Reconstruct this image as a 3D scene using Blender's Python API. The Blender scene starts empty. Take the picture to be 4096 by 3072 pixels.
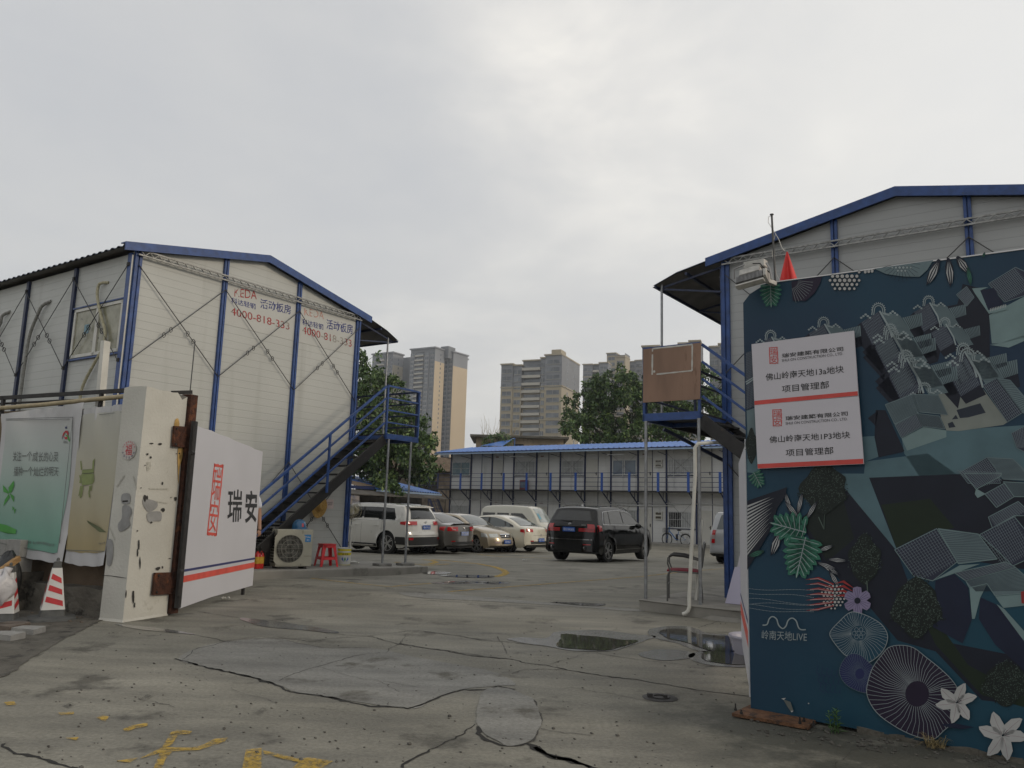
import bpy, math, random
import numpy as np
from mathutils import Vector, Matrix, noise
from math import sin, cos, pi, radians as R, sqrt, atan2
random.seed(7)
S = bpy.context.scene
COL = S.collection

# ---------------------------------------------------------------- camera, sky, sun, exposure
F, PITCH, ROLL, EYE = 3134.7, .158, .029, 1.45
cd = bpy.data.cameras.new('camera'); cam = bpy.data.objects.new('camera', cd); COL.objects.link(cam)
cd.sensor_width = 36; cd.lens = F / 4096 * 36; cd.clip_end = 3000; cd.clip_start = .05
cam.matrix_world = Matrix.Translation((0, 0, EYE)) @ Matrix.Rotation(pi/2 + PITCH, 4, 'X') @ Matrix.Rotation(ROLL, 4, 'Z')
S.camera = cam
S.view_settings.view_transform = 'Standard'; S.view_settings.look = 'None'; S.view_settings.exposure = .22; S.view_settings.gamma = 1
S.view_settings.use_curve_mapping = False
SUN_EL, SUN_AZ = R(20), R(-22)          # azimuth of the sun measured from +X (to the right of the yard)
sd = Vector((cos(SUN_EL)*cos(SUN_AZ), cos(SUN_EL)*sin(SUN_AZ), sin(SUN_EL)))
sl = bpy.data.lights.new('sun', 'SUN'); sl.energy = .9; sl.angle = R(10); sl.color = (1, .86, .68)
so = bpy.data.objects.new('sun', sl); COL.objects.link(so); so.rotation_euler = sd.to_track_quat('Z', 'Y').to_euler()

W = bpy.data.worlds.new('World'); S.world = W; W.use_nodes = True
wt = W.node_tree; wt.nodes.clear(); N = wt.nodes.new; LK = wt.links.new
wo = N('ShaderNodeOutputWorld'); bg = N('ShaderNodeBackground'); bg.inputs[1].default_value = .1
sky = N('ShaderNodeTexSky'); sky.sky_type = 'NISHITA'; sky.sun_disc = False; sky.sun_elevation = SUN_EL
sky.sun_rotation = pi/2 - SUN_AZ; sky.air_density = 1.5; sky.dust_density = 3
tc = N('ShaderNodeTexCoord'); sep = N('ShaderNodeSeparateXYZ'); LK(tc.outputs['Generated'], sep.inputs[0])
# overcast deck: clouds laid out on a flat layer overhead (direction / height)
def wmath(op, a, b=None, c=None):
    n = N('ShaderNodeMath'); n.operation = op
    for i, v in enumerate((a, b, c)):
        if v is None: continue
        if isinstance(v, (int, float)): n.inputs[i].default_value = v
        else: LK(v, n.inputs[i])
    return n.outputs[0]
zz = wmath('ADD', wmath('MAXIMUM', sep.outputs[2], 0.0), .16)
cx = wmath('DIVIDE', sep.outputs[0], zz); cy = wmath('DIVIDE', sep.outputs[1], zz)
cmb = N('ShaderNodeCombineXYZ'); LK(cx, cmb.inputs[0]); LK(cy, cmb.inputs[1]); cmb.inputs[2].default_value = 3.7
def wnoise(scale, detail, rough, off):
    m = N('ShaderNodeVectorMath'); m.operation = 'ADD'; LK(cmb.outputs[0], m.inputs[0]); m.inputs[1].default_value = off
    n = N('ShaderNodeTexNoise'); n.inputs['Scale'].default_value = scale; n.inputs['Detail'].default_value = detail
    n.inputs['Roughness'].default_value = rough; LK(m.outputs[0], n.inputs['Vector']); n.inputs['Distortion'].default_value = .25
    return n.outputs[0]
n1 = wnoise(.62, 5, .5, (1.3, .4, 0)); n2 = wnoise(2.1, 7, .58, (4.1, 2.2, 0))
cl = wmath('ADD', wmath('MULTIPLY', n1, .72), wmath('MULTIPLY', n2, .28))
rmp = N('ShaderNodeValToRGB'); LK(cl, rmp.inputs[0])
e = rmp.color_ramp.elements; e[0].position = .38; e[0].color = (5.15, 5.25, 5.45, 1); e[1].position = .62; e[1].color = (7.1, 7.0, 6.75, 1)
m_ = e.new(.5); m_.color = (5.7, 5.72, 5.75, 1)
# brighter, warmer veil towards the sun side and towards the horizon
dt = N('ShaderNodeVectorMath'); dt.operation = 'DOT_PRODUCT'; LK(tc.outputs['Generated'], dt.inputs[0])
gdir = Vector((.62, .7, .36)).normalized(); dt.inputs[1].default_value = gdir
gl = wmath('POWER', wmath('MAXIMUM', dt.outputs['Value'], 0.0), 7)
mg = N('ShaderNodeMixRGB'); mg.blend_type = 'ADD'; mg.inputs[0].default_value = 1; LK(rmp.outputs[0], mg.inputs[1])
gc = N('ShaderNodeMixRGB'); gc.blend_type = 'MULTIPLY'; gc.inputs[0].default_value = 1; gc.inputs[1].default_value = (2.6, 2.45, 2.1, 1)
cg = N('ShaderNodeCombineXYZ')
for i in range(3): LK(gl, cg.inputs[i])
LK(cg.outputs[0], gc.inputs[2]); LK(gc.outputs[0], mg.inputs[2])
# a thin bright patch where the cloud deck opens a little
d2 = N('ShaderNodeVectorMath'); d2.operation = 'DOT_PRODUCT'; LK(tc.outputs['Generated'], d2.inputs[0]); d2.inputs[1].default_value = Vector((.075, .80, .56)).normalized()
g2 = wmath('MULTIPLY', wmath('POWER', wmath('MAXIMUM', d2.outputs['Value'], 0.0), 42), wmath('MULTIPLY', wmath('SUBTRACT', wmath('MAXIMUM', cl, .44), .44), 9.0))
mg2 = N('ShaderNodeMixRGB'); mg2.blend_type = 'ADD'; LK(g2, mg2.inputs[0]); LK(mg.outputs[0], mg2.inputs[1]); mg2.inputs[2].default_value = (2.2, 1.95, 1.55, 1); mg = mg2
hz = wmath('POWER', wmath('SUBTRACT', 1.0, wmath('MAXIMUM', sep.outputs[2], 0.0)), 9)
mh = N('ShaderNodeMixRGB'); LK(wmath('MULTIPLY', hz, .75), mh.inputs[0]); LK(mg.outputs[0], mh.inputs[1]); mh.inputs[2].default_value = (6.1, 6.1, 6.05, 1)
mx = N('ShaderNodeMixRGB'); mx.inputs[0].default_value = .93; LK(sky.outputs[0], mx.inputs[1]); LK(mh.outputs[0], mx.inputs[2])
LK(mx.outputs[0], bg.inputs[0]); LK(bg.outputs[0], wo.inputs[0])

# ---------------------------------------------------------------- survey: where the photographed features stand in the place
_f = np.array([0, cos(PITCH), sin(PITCH)]); _u = np.array([0, -sin(PITCH), cos(PITCH)]); _r = np.array([1., 0, 0])
_rr = cos(ROLL)*_r + sin(ROLL)*_u; _uu = -sin(ROLL)*_r + cos(ROLL)*_u
def ray(u, v): return Vector(_f + _rr*(u-2048)/F + _uu*(1536-v)/F)
def onz(u, v, z=0.): d = ray(u, v); return Vector((0, 0, EYE)) + d*((z-EYE)/d.z)
def onp(u, v, P, n):
    d = ray(u, v); C = Vector((0, 0, EYE)); return C + d*((Vector(P)-C).dot(Vector(n))/d.dot(Vector(n)))
def aty(u, v, y): d = ray(u, v); return Vector((0, 0, EYE)) + d*(y/d.y)
def ss(a, b, x): t = min(1, max(0, (x-a)/(b-a))); return t*t*(3-2*t)
def gz(x, y):
    lx = (x+6.622)*.5617 + (y-13.131)*.8273
    return .10*ss(11.5, 14.5, y)*ss(6.2, 2.0, lx)*ss(2.5, -2.5, x) - .29*ss(18, 33, y)
def ong(u, v):
    z = 0.
    for _ in range(12):
        q = onz(u, v, z); z = gz(q.x, q.y)
    q.z = z; return q

# ---------------------------------------------------------------- mesh and object helpers
class Fr:
    def __init__(s, o, a, b, c=(0, 0, 1)):
        s.o, s.a, s.b, s.c = Vector(o), Vector(a).normalized(), Vector(b).normalized(), Vector(c).normalized()
    def __call__(s, x, y, z): return s.o + s.a*x + s.b*y + s.c*z
    def loc(s, P): q = Vector(P)-s.o; return Vector((q.dot(s.a), q.dot(s.b), q.dot(s.c)))
    def at(s, x, y, z, rz=0):
        a = s.a*cos(rz) + s.b*sin(rz); b = s.b*cos(rz) - s.a*sin(rz)
        return Fr(s(x, y, z), a, b, s.c)
def frz(o, rz): return Fr(o, (cos(rz), sin(rz), 0), (-sin(rz), cos(rz), 0))
WF = Fr((0, 0, 0), (1, 0, 0), (0, 1, 0))
class MB:
    def __init__(s, fr=None): s.v = []; s.f = []; s.m = []; s.k = 0; s.fr = fr or WF
    def P(s, p): return s.fr(*p)
    def poly(s, pts, raw=False):
        i = len(s.v); s.v += [Vector(p) if raw else s.P(p) for p in pts]; s.f.append(tuple(range(i, i+len(pts)))); s.m.append(s.k); return s
    def box(s, x0, x1, y0, y1, z0, z1):
        i = len(s.v)
        s.v += [s.P(p) for p in ((x0,y0,z0),(x1,y0,z0),(x1,y1,z0),(x0,y1,z0),(x0,y0,z1),(x1,y0,z1),(x1,y1,z1),(x0,y1,z1))]
        for q in ((3,2,1,0),(4,5,6,7),(0,1,5,4),(1,2,6,5),(2,3,7,6),(3,0,4,7)): s.f.append(tuple(i+j for j in q)); s.m.append(s.k)
        return s
    def beam(s, p, q, w, h=None, up=(0, 0, 1)):
        p, q = s.P(p), s.P(q); h = h or w; d = (q-p).normalized(); U = Vector(up)
        if abs(d.dot(U)) > .98: U = s.fr.a if abs(d.dot(s.fr.a)) < .9 else s.fr.b
        a = d.cross(U).normalized(); b = a.cross(d).normalized(); i = len(s.v)
        for c in (p, q):
            for sa, sb in ((-1,-1),(1,-1),(1,1),(-1,1)): s.v.append(c + a*sa*w/2 + b*sb*h/2)
        for g in ((3,2,1,0),(4,5,6,7),(0,1,5,4),(1,2,6,5),(2,3,7,6),(3,0,4,7)): s.f.append(tuple(i+j for j in g)); s.m.append(s.k)
        return s
    def tube(s, pts, r, n=8, cap=True):
        pts = [s.P(p) for p in pts]; rs = r if isinstance(r, (list, tuple)) else [r]*len(pts); prev = None; i0 = len(s.v)
        for j, p in enumerate(pts):
            d = (pts[min(j+1, len(pts)-1)] - pts[max(j-1, 0)]).normalized()
            if prev is None:
                U = Vector((0, 0, 1)) if abs(d.z) < .9 else Vector((1, 0, 0)); a = d.cross(U).normalized()
            else: a = (prev - d*prev.dot(d)).normalized()
            prev = a; b = d.cross(a)
            for t in range(n): s.v.append(p + (a*cos(2*pi*t/n) + b*sin(2*pi*t/n))*rs[j])
        for j in range(len(pts)-1):
            for t in range(n):
                A = i0+j*n+t; B = i0+j*n+(t+1) % n; s.f.append((A, B, B+n, A+n)); s.m.append(s.k)
        if cap:
            s.f.append(tuple(i0+t for t in range(n))[::-1]); s.m.append(s.k)
            s.f.append(tuple(i0+(len(pts)-1)*n+t for t in range(n))); s.m.append(s.k)
        return s
    def lathe(s, prof, n=24, c=(0, 0, 0), axis='z'):
        i0 = len(s.v)
        for r_, h in prof:
            for t in range(n):
                a = 2*pi*t/n; x, y = r_*cos(a), r_*sin(a)
                p = (c[0]+x, c[1]+y, c[2]+h) if axis == 'z' else ((c[0]+x, c[1]+h, c[2]+y) if axis == 'y' else (c[0]+h, c[1]+x, c[2]+y))
                s.v.append(s.P(p))
        for j in range(len(prof)-1):
            for t in range(n):
                A = i0+j*n+t; B = i0+j*n+(t+1) % n; s.f.append((A, B, B+n, A+n)); s.m.append(s.k)
        return s
    def grid(s, fn, nu, nv, close=False):
        i0 = len(s.v)
        for i in range(nu+1):
            for j in range(nv+1): s.v.append(s.P(fn(i/nu, j/nv)))
        for i in range(nu):
            for j in range(nv):
                A = i0+i*(nv+1)+j; s.f.append((A, A+nv+1, A+nv+2, A+1)); s.m.append(s.k)
        return s
    def prism(s, pts, ax, d0, d1):
        """polygon pts (2D) in the plane across axis ax, from d0 to d1"""
        def mk(p, d): return {'x': (d, p[0], p[1]), 'y': (p[0], d, p[1]), 'z': (p[0], p[1], d)}[ax]
        i = len(s.v); n = len(pts)
        s.v += [s.P(mk(p, d0)) for p in pts] + [s.P(mk(p, d1)) for p in pts]
        s.f.append(tuple(range(i, i+n))); s.m.append(s.k); s.f.append(tuple(range(i+2*n-1, i+n-1, -1))); s.m.append(s.k)
        for j in range(n): a, b = i+j, i+(j+1) % n; s.f.append((a, b, b+n, a+n)); s.m.append(s.k)
        return s
    def blob(s, c, r, n=8, jit=.15):
        ph = random.random()*9; i0 = len(s.v)
        rx, ry, rz_ = r if isinstance(r, (list, tuple)) else (r, r, r)
        def fn(u, v):
            a = 2*pi*u; b = pi*(v-.5); q = 1+jit*sin(3*a+ph)*cos(2*b+ph)
            return (c[0]+rx*q*cos(a)*cos(b), c[1]+ry*q*sin(a)*cos(b), c[2]+rz_*q*sin(b))
        return s.grid(fn, n, n)
    def obj(s, name, mats, parent=None, smooth=False, bevel=0, label=None):
        me = bpy.data.meshes.new(name)
        inv = parent_world(parent).inverted() if parent else Matrix()
        if parent is None: pass
        me.from_pydata([inv @ p for p in s.v], [], s.f)
        mats = mats if isinstance(mats, (list, tuple)) else [mats]
        for m in mats: me.materials.append(m)
        if len(mats) > 1: me.polygons.foreach_set('material_index', s.m)
        if smooth: me.polygons.foreach_set('use_smooth', [True]*len(s.f))
        me.update(); me.validate()
        o = bpy.data.objects.new(name, me); COL.objects.link(o)
        if parent: o.parent = parent
        if smooth:
            try: me.set_sharp_from_angle(angle=R(38 if smooth is True else smooth))
            except Exception: pass
        if bevel:
            b = o.modifiers.new('b', 'BEVEL'); b.width = bevel; b.segments = 2; b.limit_method = 'ANGLE'; b.angle_limit = R(40)
        if label: o['label'] = label
        return o
_pw = {}
def parent_world(o):
    M = Matrix()
    while o is not None:
        M = o.matrix_basis @ M if False else (Matrix.LocRotScale(o.location, o.rotation_euler, o.scale) @ M); o = o.parent
    return M
def thing(name, label, cat, at=(0, 0, 0), rz=0, group=None, kind=None):
    o = bpy.data.objects.new(name, None); COL.objects.link(o); o.location = at; o.rotation_euler = (0, 0, rz); o.empty_display_size = .2
    o['label'] = label; o['category'] = cat
    if group: o['group'] = group
    if kind: o['kind'] = kind
    return o
def tag(o, label, cat, group=None, kind=None):
    o['label'] = label
    if kind: o['kind'] = kind
    if cat: o['category'] = cat
    if group: o['group'] = group
    return o
def struct(o, label=None):
    o['kind'] = 'structure'
    if label: o['label'] = label
    return o
def copy_tree(o, parent=None):
    c = o.copy(); COL.objects.link(c)
    if parent: c.parent = parent
    for ch in list(o.children): copy_tree(ch, c)
    return c

# ---------------------------------------------------------------- materials
MAT = {}
def mat(name, col, rough=.6, metal=0, var=.12, scale=6, bump=0, bscale=None, spec=.5, col2=None, coat=0, alpha=1, det=5, dark=None, transl=0, stretch=None):
    """principled paint/stone/metal with mottled colour; col2 = second colour of the mottle, dark = (colour, threshold, scale) stains"""
    if name in MAT: return MAT[name]
    m = bpy.data.materials.new(name); m.use_nodes = True; t = m.node_tree; b = t.nodes['Principled BSDF']; MAT[name] = m
    nn = t.nodes.new; lk = t.links.new
    b.inputs['Roughness'].default_value = rough; b.inputs['Metallic'].default_value = metal
    b.inputs['Specular IOR Level'].default_value = spec; b.inputs['Coat Weight'].default_value = coat; b.inputs['Alpha'].default_value = alpha
    c = nn('ShaderNodeTexCoord'); src = c.outputs['Object']
    if stretch:
        mp = nn('ShaderNodeMapping'); mp.inputs['Scale'].default_value = stretch; lk(src, mp.inputs[0]); src = mp.outputs[0]
    n = nn('ShaderNodeTexNoise'); n.inputs['Scale'].default_value = scale; n.inputs['Detail'].default_value = det; lk(src, n.inputs['Vector'])
    rp = nn('ShaderNodeValToRGB'); lk(n.outputs[0], rp.inputs[0]); e = rp.color_ramp.elements
    c2 = col2 or tuple(min(1, x*(1+var)) for x in col); c1 = col if col2 else tuple(x*(1-var) for x in col)
    e[0].position = .32; e[0].color = (*c1, 1); e[1].position = .68; e[1].color = (*c2, 1); out = rp.outputs[0]
    if dark:
        dcol, th, sc = dark[:3]; n3 = nn('ShaderNodeTexNoise'); n3.inputs['Scale'].default_value = sc; n3.inputs['Detail'].default_value = 8; n3.inputs['Roughness'].default_value = .65
        lk(src, n3.inputs['Vector']); r3 = nn('ShaderNodeValToRGB'); lk(n3.outputs[0], r3.inputs[0]); k = r3.color_ramp.elements
        k[0].position = th; k[0].color = (0,0,0,1); k[1].position = th+.08; k[1].color = (1,1,1,1)
        mxx = nn('ShaderNodeMixRGB'); lk(r3.outputs[0], mxx.inputs[0]); lk(out, mxx.inputs[1]); mxx.inputs[2].default_value = (*dcol, 1); out = mxx.outputs[0]
    lk(out, b.inputs['Base Color'])
    if bump:
        n2 = nn('ShaderNodeTexNoise'); n2.inputs['Scale'].default_value = bscale or scale*4; n2.inputs['Detail'].default_value = 6; lk(src, n2.inputs['Vector'])
        bm = nn('ShaderNodeBump'); bm.inputs['Strength'].default_value = bump; bm.inputs['Distance'].default_value = .02; lk(n2.outputs[0], bm.inputs['Height']); lk(bm.outputs[0], b.inputs['Normal'])
    if transl: b.inputs['Transmission Weight'].default_value = transl
    return m
def nodes_of(m): return m.node_tree, m.node_tree.nodes['Principled BSDF']
def glassy(name, col, rough=.05, spec=.8):
    return mat(name, col, rough, 0, .05, 2, spec=spec)
def panelmat(name, col, pitch=.16, axis=2, line=.82, stain=(.30, .30, .27)):
    """sandwich wall panel: shallow pressed ribs across z, faint rain streaks"""
    if name in MAT: return MAT[name]
    m = mat(name, col, .42, 0, .05, .7, spec=.4); t, b = nodes_of(m); nn = t.nodes.new; lk = t.links.new
    base = b.inputs['Base Color'].links[0].from_socket
    g = nn('ShaderNodeNewGeometry'); s_ = nn('ShaderNodeSeparateXYZ'); lk(g.outputs['Position'], s_.inputs[0])
    d = nn('ShaderNodeMath'); d.operation = 'DIVIDE'; lk(s_.outputs[axis], d.inputs[0]); d.inputs[1].default_value = pitch
    fr_ = nn('ShaderNodeMath'); fr_.operation = 'FRACT'; lk(d.outputs[0], fr_.inputs[0])
    rp = nn('ShaderNodeValToRGB'); lk(fr_.outputs[0], rp.inputs[0]); e = rp.color_ramp.elements
    e[0].position = 0; e[0].color = (line, line, line, 1); e[1].position = .09; e[1].color = (1, 1, 1, 1)
    x = e.new(.96); x.color = (1, 1, 1, 1); x = e.new(1.0); x.color = (line, line, line, 1)
    mu = nn('ShaderNodeMixRGB'); mu.blend_type = 'MULTIPLY'; mu.inputs[0].default_value = 1; lk(base, mu.inputs[1]); lk(rp.outputs[0], mu.inputs[2])
    mp = nn('ShaderNodeMapping'); mp.inputs['Scale'].default_value = (2.2, 2.2, .18); lk(g.outputs['Position'], mp.inputs[0])
    n = nn('ShaderNodeTexNoise'); n.inputs['Scale'].default_value = 1.6; n.inputs['Detail'].default_value = 7; lk(mp.outputs[0], n.inputs['Vector'])
    r2 = nn('ShaderNodeValToRGB'); lk(n.outputs[0], r2.inputs[0]); k = r2.color_ramp.elements; k[0].position = .56; k[0].color = (0,0,0,1); k[1].position = .85; k[1].color = (.55,.55,.55,1)
    m2 = nn('ShaderNodeMixRGB'); lk(r2.outputs[0], m2.inputs[0]); lk(mu.outputs[0], m2.inputs[1]); m2.inputs[2].default_value = (*stain, 1)
    lk(m2.outputs[0], b.inputs['Base Color'])
    r3 = nn('ShaderNodeValToRGB'); lk(fr_.outputs[0], r3.inputs[0]); q = r3.color_ramp.elements
    q[0].position = 0; q[0].color = (0,0,0,1); q[1].position = .12; q[1].color = (1,1,1,1); z = q.new(.5); z.color = (.85,.85,.85,1); z = q.new(.95); z.color = (1,1,1,1); z = q.new(1.); z.color = (0,0,0,1)
    n5 = nn('ShaderNodeTexNoise'); n5.inputs['Scale'].default_value = 1.3; lk(g.outputs['Position'], n5.inputs['Vector'])
    ad = nn('ShaderNodeMath'); ad.operation = 'MULTIPLY_ADD'; lk(n5.outputs[0], ad.inputs[0]); ad.inputs[1].default_value = 1.6; lk(r3.outputs[0], ad.inputs[2])
    bm = nn('ShaderNodeBump'); bm.inputs['Strength'].default_value = .35; bm.inputs['Distance'].default_value = .006; lk(ad.outputs[0], bm.inputs['Height']); lk(bm.outputs[0], b.inputs['Normal'])
    return m
M_blue = mat('blue_painted_steel', (.018, .058, .20), .42, 0, .25, 8, bump=.1, dark=((.05,.06,.09), .66, 9))
M_navy = mat('dark_blue_steel', (.012, .022, .062), .5, 0, .3, 10)
M_black = mat('black_painted_steel', (.012, .011, .011), .5, 0, .3, 9, bump=.15, dark=((.05,.035,.025), .62, 12))
M_galv = mat('galvanised_steel', (.27, .28, .29), .42, .65, .2, 14, dark=((.2,.15,.11), .68, 10))
M_rail = mat('zinc_truss', (.25, .25, .24), .4, .5, .3, 18)
M_wallL = panelmat('cream_panel', (.465, .475, .452), .145)
M_wallR = panelmat('grey_panel', (.36, .37, .37), .145)
M_wallB = panelmat('pale_panel', (.60, .60, .59), .30, line=.9)
M_white = mat('white_paint', (.66, .66, .67), .5, 0, .04, 3)
M_rust = mat('rusty_steel', (.055, .020, .011), .85, .1, .5, 14, bump=.5, dark=((.13, .045, .018), .55, 8))
M_drk = mat('dark_steel', (.03, .028, .027), .6, .3, .3, 10)
M_conc = mat('concrete_block', (.19, .185, .17), .9, 0, .25, 5, bump=.5, bscale=40, dark=((.09,.088,.08), .6, 4))
M_plat = mat('platform_concrete', (.235, .225, .20), .85, 0, .18, 2.2, bump=.3, bscale=50, dark=((.15,.143,.125), .57, 2.5))
M_steelcable = mat('brace_rod', (.06, .06, .06), .5, .5)
M_pvc = mat('white_pvc', (.55, .54, .49), .4, 0, .08, 5)
M_roofblue = mat('blue_roof_sheet', (.055, .16, .46), .38, 0, .15, 3, spec=.6)
M_roofdark = mat('weathered_roof_sheet', (.07, .085, .12), .6, 0, .3, 6)
M_under = mat('roof_underside', (.16, .15, .14), .8, 0, .2, 3)
# ================================================================ GROUND
def axis(lo, hi, fine_lo, fine_hi, st):
    a = [lo]; 
    for k in (400, 200, 100, 60, 40, 20, 10, 5):
        if fine_lo-k > a[-1]: a.append(fine_lo-k)
    x = fine_lo
    while x < fine_hi: a.append(x); x += st
    a.append(fine_hi)
    for k in (5, 10, 20, 40, 60, 100, 200, 400, 700):
        if fine_hi+k < hi: a.append(fine_hi+k)
    a.append(hi); return a
gx = axis(-400, 400, -12, 22, .5); gy = axis(-280, 640, 2, 46, .5)
me = bpy.data.meshes.new('ground'); vs = [(x, y, gz(x, y)) for y in gy for x in gx]; nx = len(gx)
me.from_pydata(vs, [], [(j*nx+i, j*nx+i+1, (j+1)*nx+i+1, (j+1)*nx+i) for j in range(len(gy)-1) for i in range(nx-1)])
me.polygons.foreach_set('use_smooth', [True]*len(me.polygons))
mg_ = mat('yard_concrete', (.158, .152, .126), .82, 0, .16, .55, bump=.5, bscale=45, col2=(.245, .235, .200), dark=((.095, .09, .074), .57, 1.3)); me.materials.append(mg_)
t, b = nodes_of(mg_); nn = t.nodes.new; lk = t.links.new
srcc = b.inputs['Base Color'].links[0].from_socket
tcx = nn('ShaderNodeTexCoord')
n = nn('ShaderNodeTexNoise'); n.inputs['Scale'].default_value = 34; n.inputs['Detail'].default_value = 6; n.inputs['Roughness'].default_value = .7; lk(tcx.outputs['Object'], n.inputs['Vector'])
r_ = nn('ShaderNodeValToRGB'); lk(n.outputs[0], r_.inputs[0]); k = r_.color_ramp.elements; k[0].position = .3; k[0].color = (.72, .71, .69, 1); k[1].position = .7; k[1].color = (1.22, 1.22, 1.22, 1)
mu = nn('ShaderNodeMixRGB'); mu.blend_type = 'MULTIPLY'; mu.inputs[0].default_value = 1; lk(srcc, mu.inputs[1]); lk(r_.outputs[0], mu.inputs[2])
# streaks left by tyres across the gateway, and pitted specks
mp = nn('ShaderNodeMapping'); mp.inputs['Scale'].default_value = (.7, 2.6, 1); mp.inputs['Rotation'].default_value = (0, 0, .5); lk(tcx.outputs['Object'], mp.inputs[0])
n2 = nn('ShaderNodeTexNoise'); n2.inputs['Scale'].default_value = 1.1; n2.inputs['Detail'].default_value = 9; n2.inputs['Roughness'].default_value = .6; lk(mp.outputs[0], n2.inputs['Vector'])
r2 = nn('ShaderNodeValToRGB'); lk(n2.outputs[0], r2.inputs[0]); k = r2.color_ramp.elements; k[0].position = .36; k[0].color = (.72, .715, .70, 1); k[1].position = .62; k[1].color = (1.14, 1.13, 1.10, 1)
mu2 = nn('ShaderNodeMixRGB'); mu2.blend_type = 'MULTIPLY'; mu2.inputs[0].default_value = 1; lk(mu.outputs[0], mu2.inputs[1]); lk(r2.outputs[0], mu2.inputs[2])
vo = nn('ShaderNodeTexVoronoi'); vo.inputs['Scale'].default_value = 5.5; lk(tcx.outputs['Object'], vo.inputs['Vector'])
sp = nn('ShaderNodeMath'); sp.operation = 'LESS_THAN'; lk(vo.outputs['Distance'], sp.inputs[0]); sp.inputs[1].default_value = .06
n4 = nn('ShaderNodeTexNoise'); n4.inputs['Scale'].default_value = .9; lk(tcx.outputs['Object'], n4.inputs['Vector'])
s4 = nn('ShaderNodeMath'); s4.operation = 'GREATER_THAN'; lk(n4.outputs[0], s4.inputs[0]); s4.inputs[1].default_value = .5
s5 = nn('ShaderNodeMath'); s5.operation = 'MULTIPLY'; lk(sp.outputs[0], s5.inputs[0]); lk(s4.outputs[0], s5.inputs[1])
s6 = nn('ShaderNodeMath'); s6.operation = 'MULTIPLY'; lk(s5.outputs[0], s6.inputs[0]); s6.inputs[1].default_value = .75
m3 = nn('ShaderNodeMixRGB'); lk(s6.outputs[0], m3.inputs[0]); lk(mu2.outputs[0], m3.inputs[1]); m3.inputs[2].default_value = (.03, .03, .027, 1)
# mossy black grime along the foot of the hoarding and the left kerb
ng = nn('ShaderNodeTexNoise'); ng.inputs['Scale'].default_value = 2.6; ng.inputs['Detail'].default_value = 8; ng.inputs['Roughness'].default_value = .7; lk(tcx.outputs['Object'], ng.inputs['Vector'])
sx = nn('ShaderNodeSeparateXYZ'); lk(tcx.outputs['Object'], sx.inputs[0])
def mth(op, a, b_, c_=None):
    q = nn('ShaderNodeMath'); q.operation = op
    for i, v in enumerate((a, b_, c_)):
        if v is None: continue
        if isinstance(v, (int, float)): q.inputs[i].default_value = v
        else: lk(v, q.inputs[i])
    return q.outputs[0]
dist = mth('ADD', mth('MULTIPLY', mth('SUBTRACT', sx.outputs[0], 1.79), .51), mth('MULTIPLY', mth('SUBTRACT', sx.outputs[1], 5.9), .86))
band = mth('SUBTRACT', 1.0, mth('MINIMUM', mth('MULTIPLY', mth('ABSOLUTE', mth('ADD', dist, .25), 0.0), .75), 1.0))
inx = mth('MINIMUM', mth('MAXIMUM', mth('MULTIPLY', mth('SUBTRACT', sx.outputs[0], .7), .9), 0.0), 1.0)
iny = mth('MINIMUM', mth('MAXIMUM', mth('MULTIPLY', mth('SUBTRACT', 7.6, sx.outputs[1]), .8), 0.0), 1.0)
gr = mth('MULTIPLY', mth('MULTIPLY', inx, iny), mth('MULTIPLY', band, mth('MULTIPLY', mth('MAXIMUM', mth('SUBTRACT', ng.outputs[0], .30), 0.0), 6.0)))
grc = mth('MINIMUM', gr, .85)
m4 = nn('ShaderNodeMixRGB'); lk(grc, m4.inputs[0]); lk(m3.outputs[0], m4.inputs[1]); m4.inputs[2].default_value = (.045, .046, .036, 1)
lk(m4.outputs[0], b.inputs['Base Color'])
rr_ = nn('ShaderNodeMapRange'); lk(n2.outputs[0], rr_.inputs[0]); rr_.inputs[3].default_value = .55; rr_.inputs[4].default_value = .95; lk(rr_.outputs[0], b.inputs['Roughness'])
ground = bpy.data.objects.new('ground', me); COL.objects.link(ground); struct(ground, 'cracked grey concrete yard')

def z1(p): return (.926*p[0], 2400+.926*p[1])
def z2(p): return (1600+.7685*p[0], 2300+.7685*p[1])
def z3(p): return (1300+.3617*p[0], 1900+.3617*p[1])
def z4(p): return (1900+.3617*p[0], 1900+.3617*p[1])
def zv(p): return (1.852*p[0], 1.852*p[1])
def idt(p): return p
def smooth_loop(P, n=5, j=0.0):
    out = []; L = len(P)
    for i in range(L):
        a, b_, c, d = P[i-1], P[i], P[(i+1) % L], P[(i+2) % L]
        for k in range(n):
            t = k/n; q = .5*((2*b_)+(c-a)*t+(2*a-5*b_+4*c-d)*t*t+(3*b_-a-3*c+d)*t**3)
            q = q + Vector((noise.noise(q*7)*j, noise.noise(q*7+Vector((9, 0, 0)))*j, 0)); out.append(q)
    return out
def sheet(name, pts, cv, off, m, label=None, n=5, j=.02):
    P = [ong(*cv(p)) for p in pts]; P = smooth_loop(P, n, j)
    for q in P: q.z = gz(q.x, q.y)+off
    if (sum(P[i-1].x*P[i].y-P[i].x*P[i-1].y for i in range(len(P)))) < 0: P = P[::-1]
    mb = MB(); mb.poly(P, raw=True); return struct(mb.obj(name, m), label)
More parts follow.
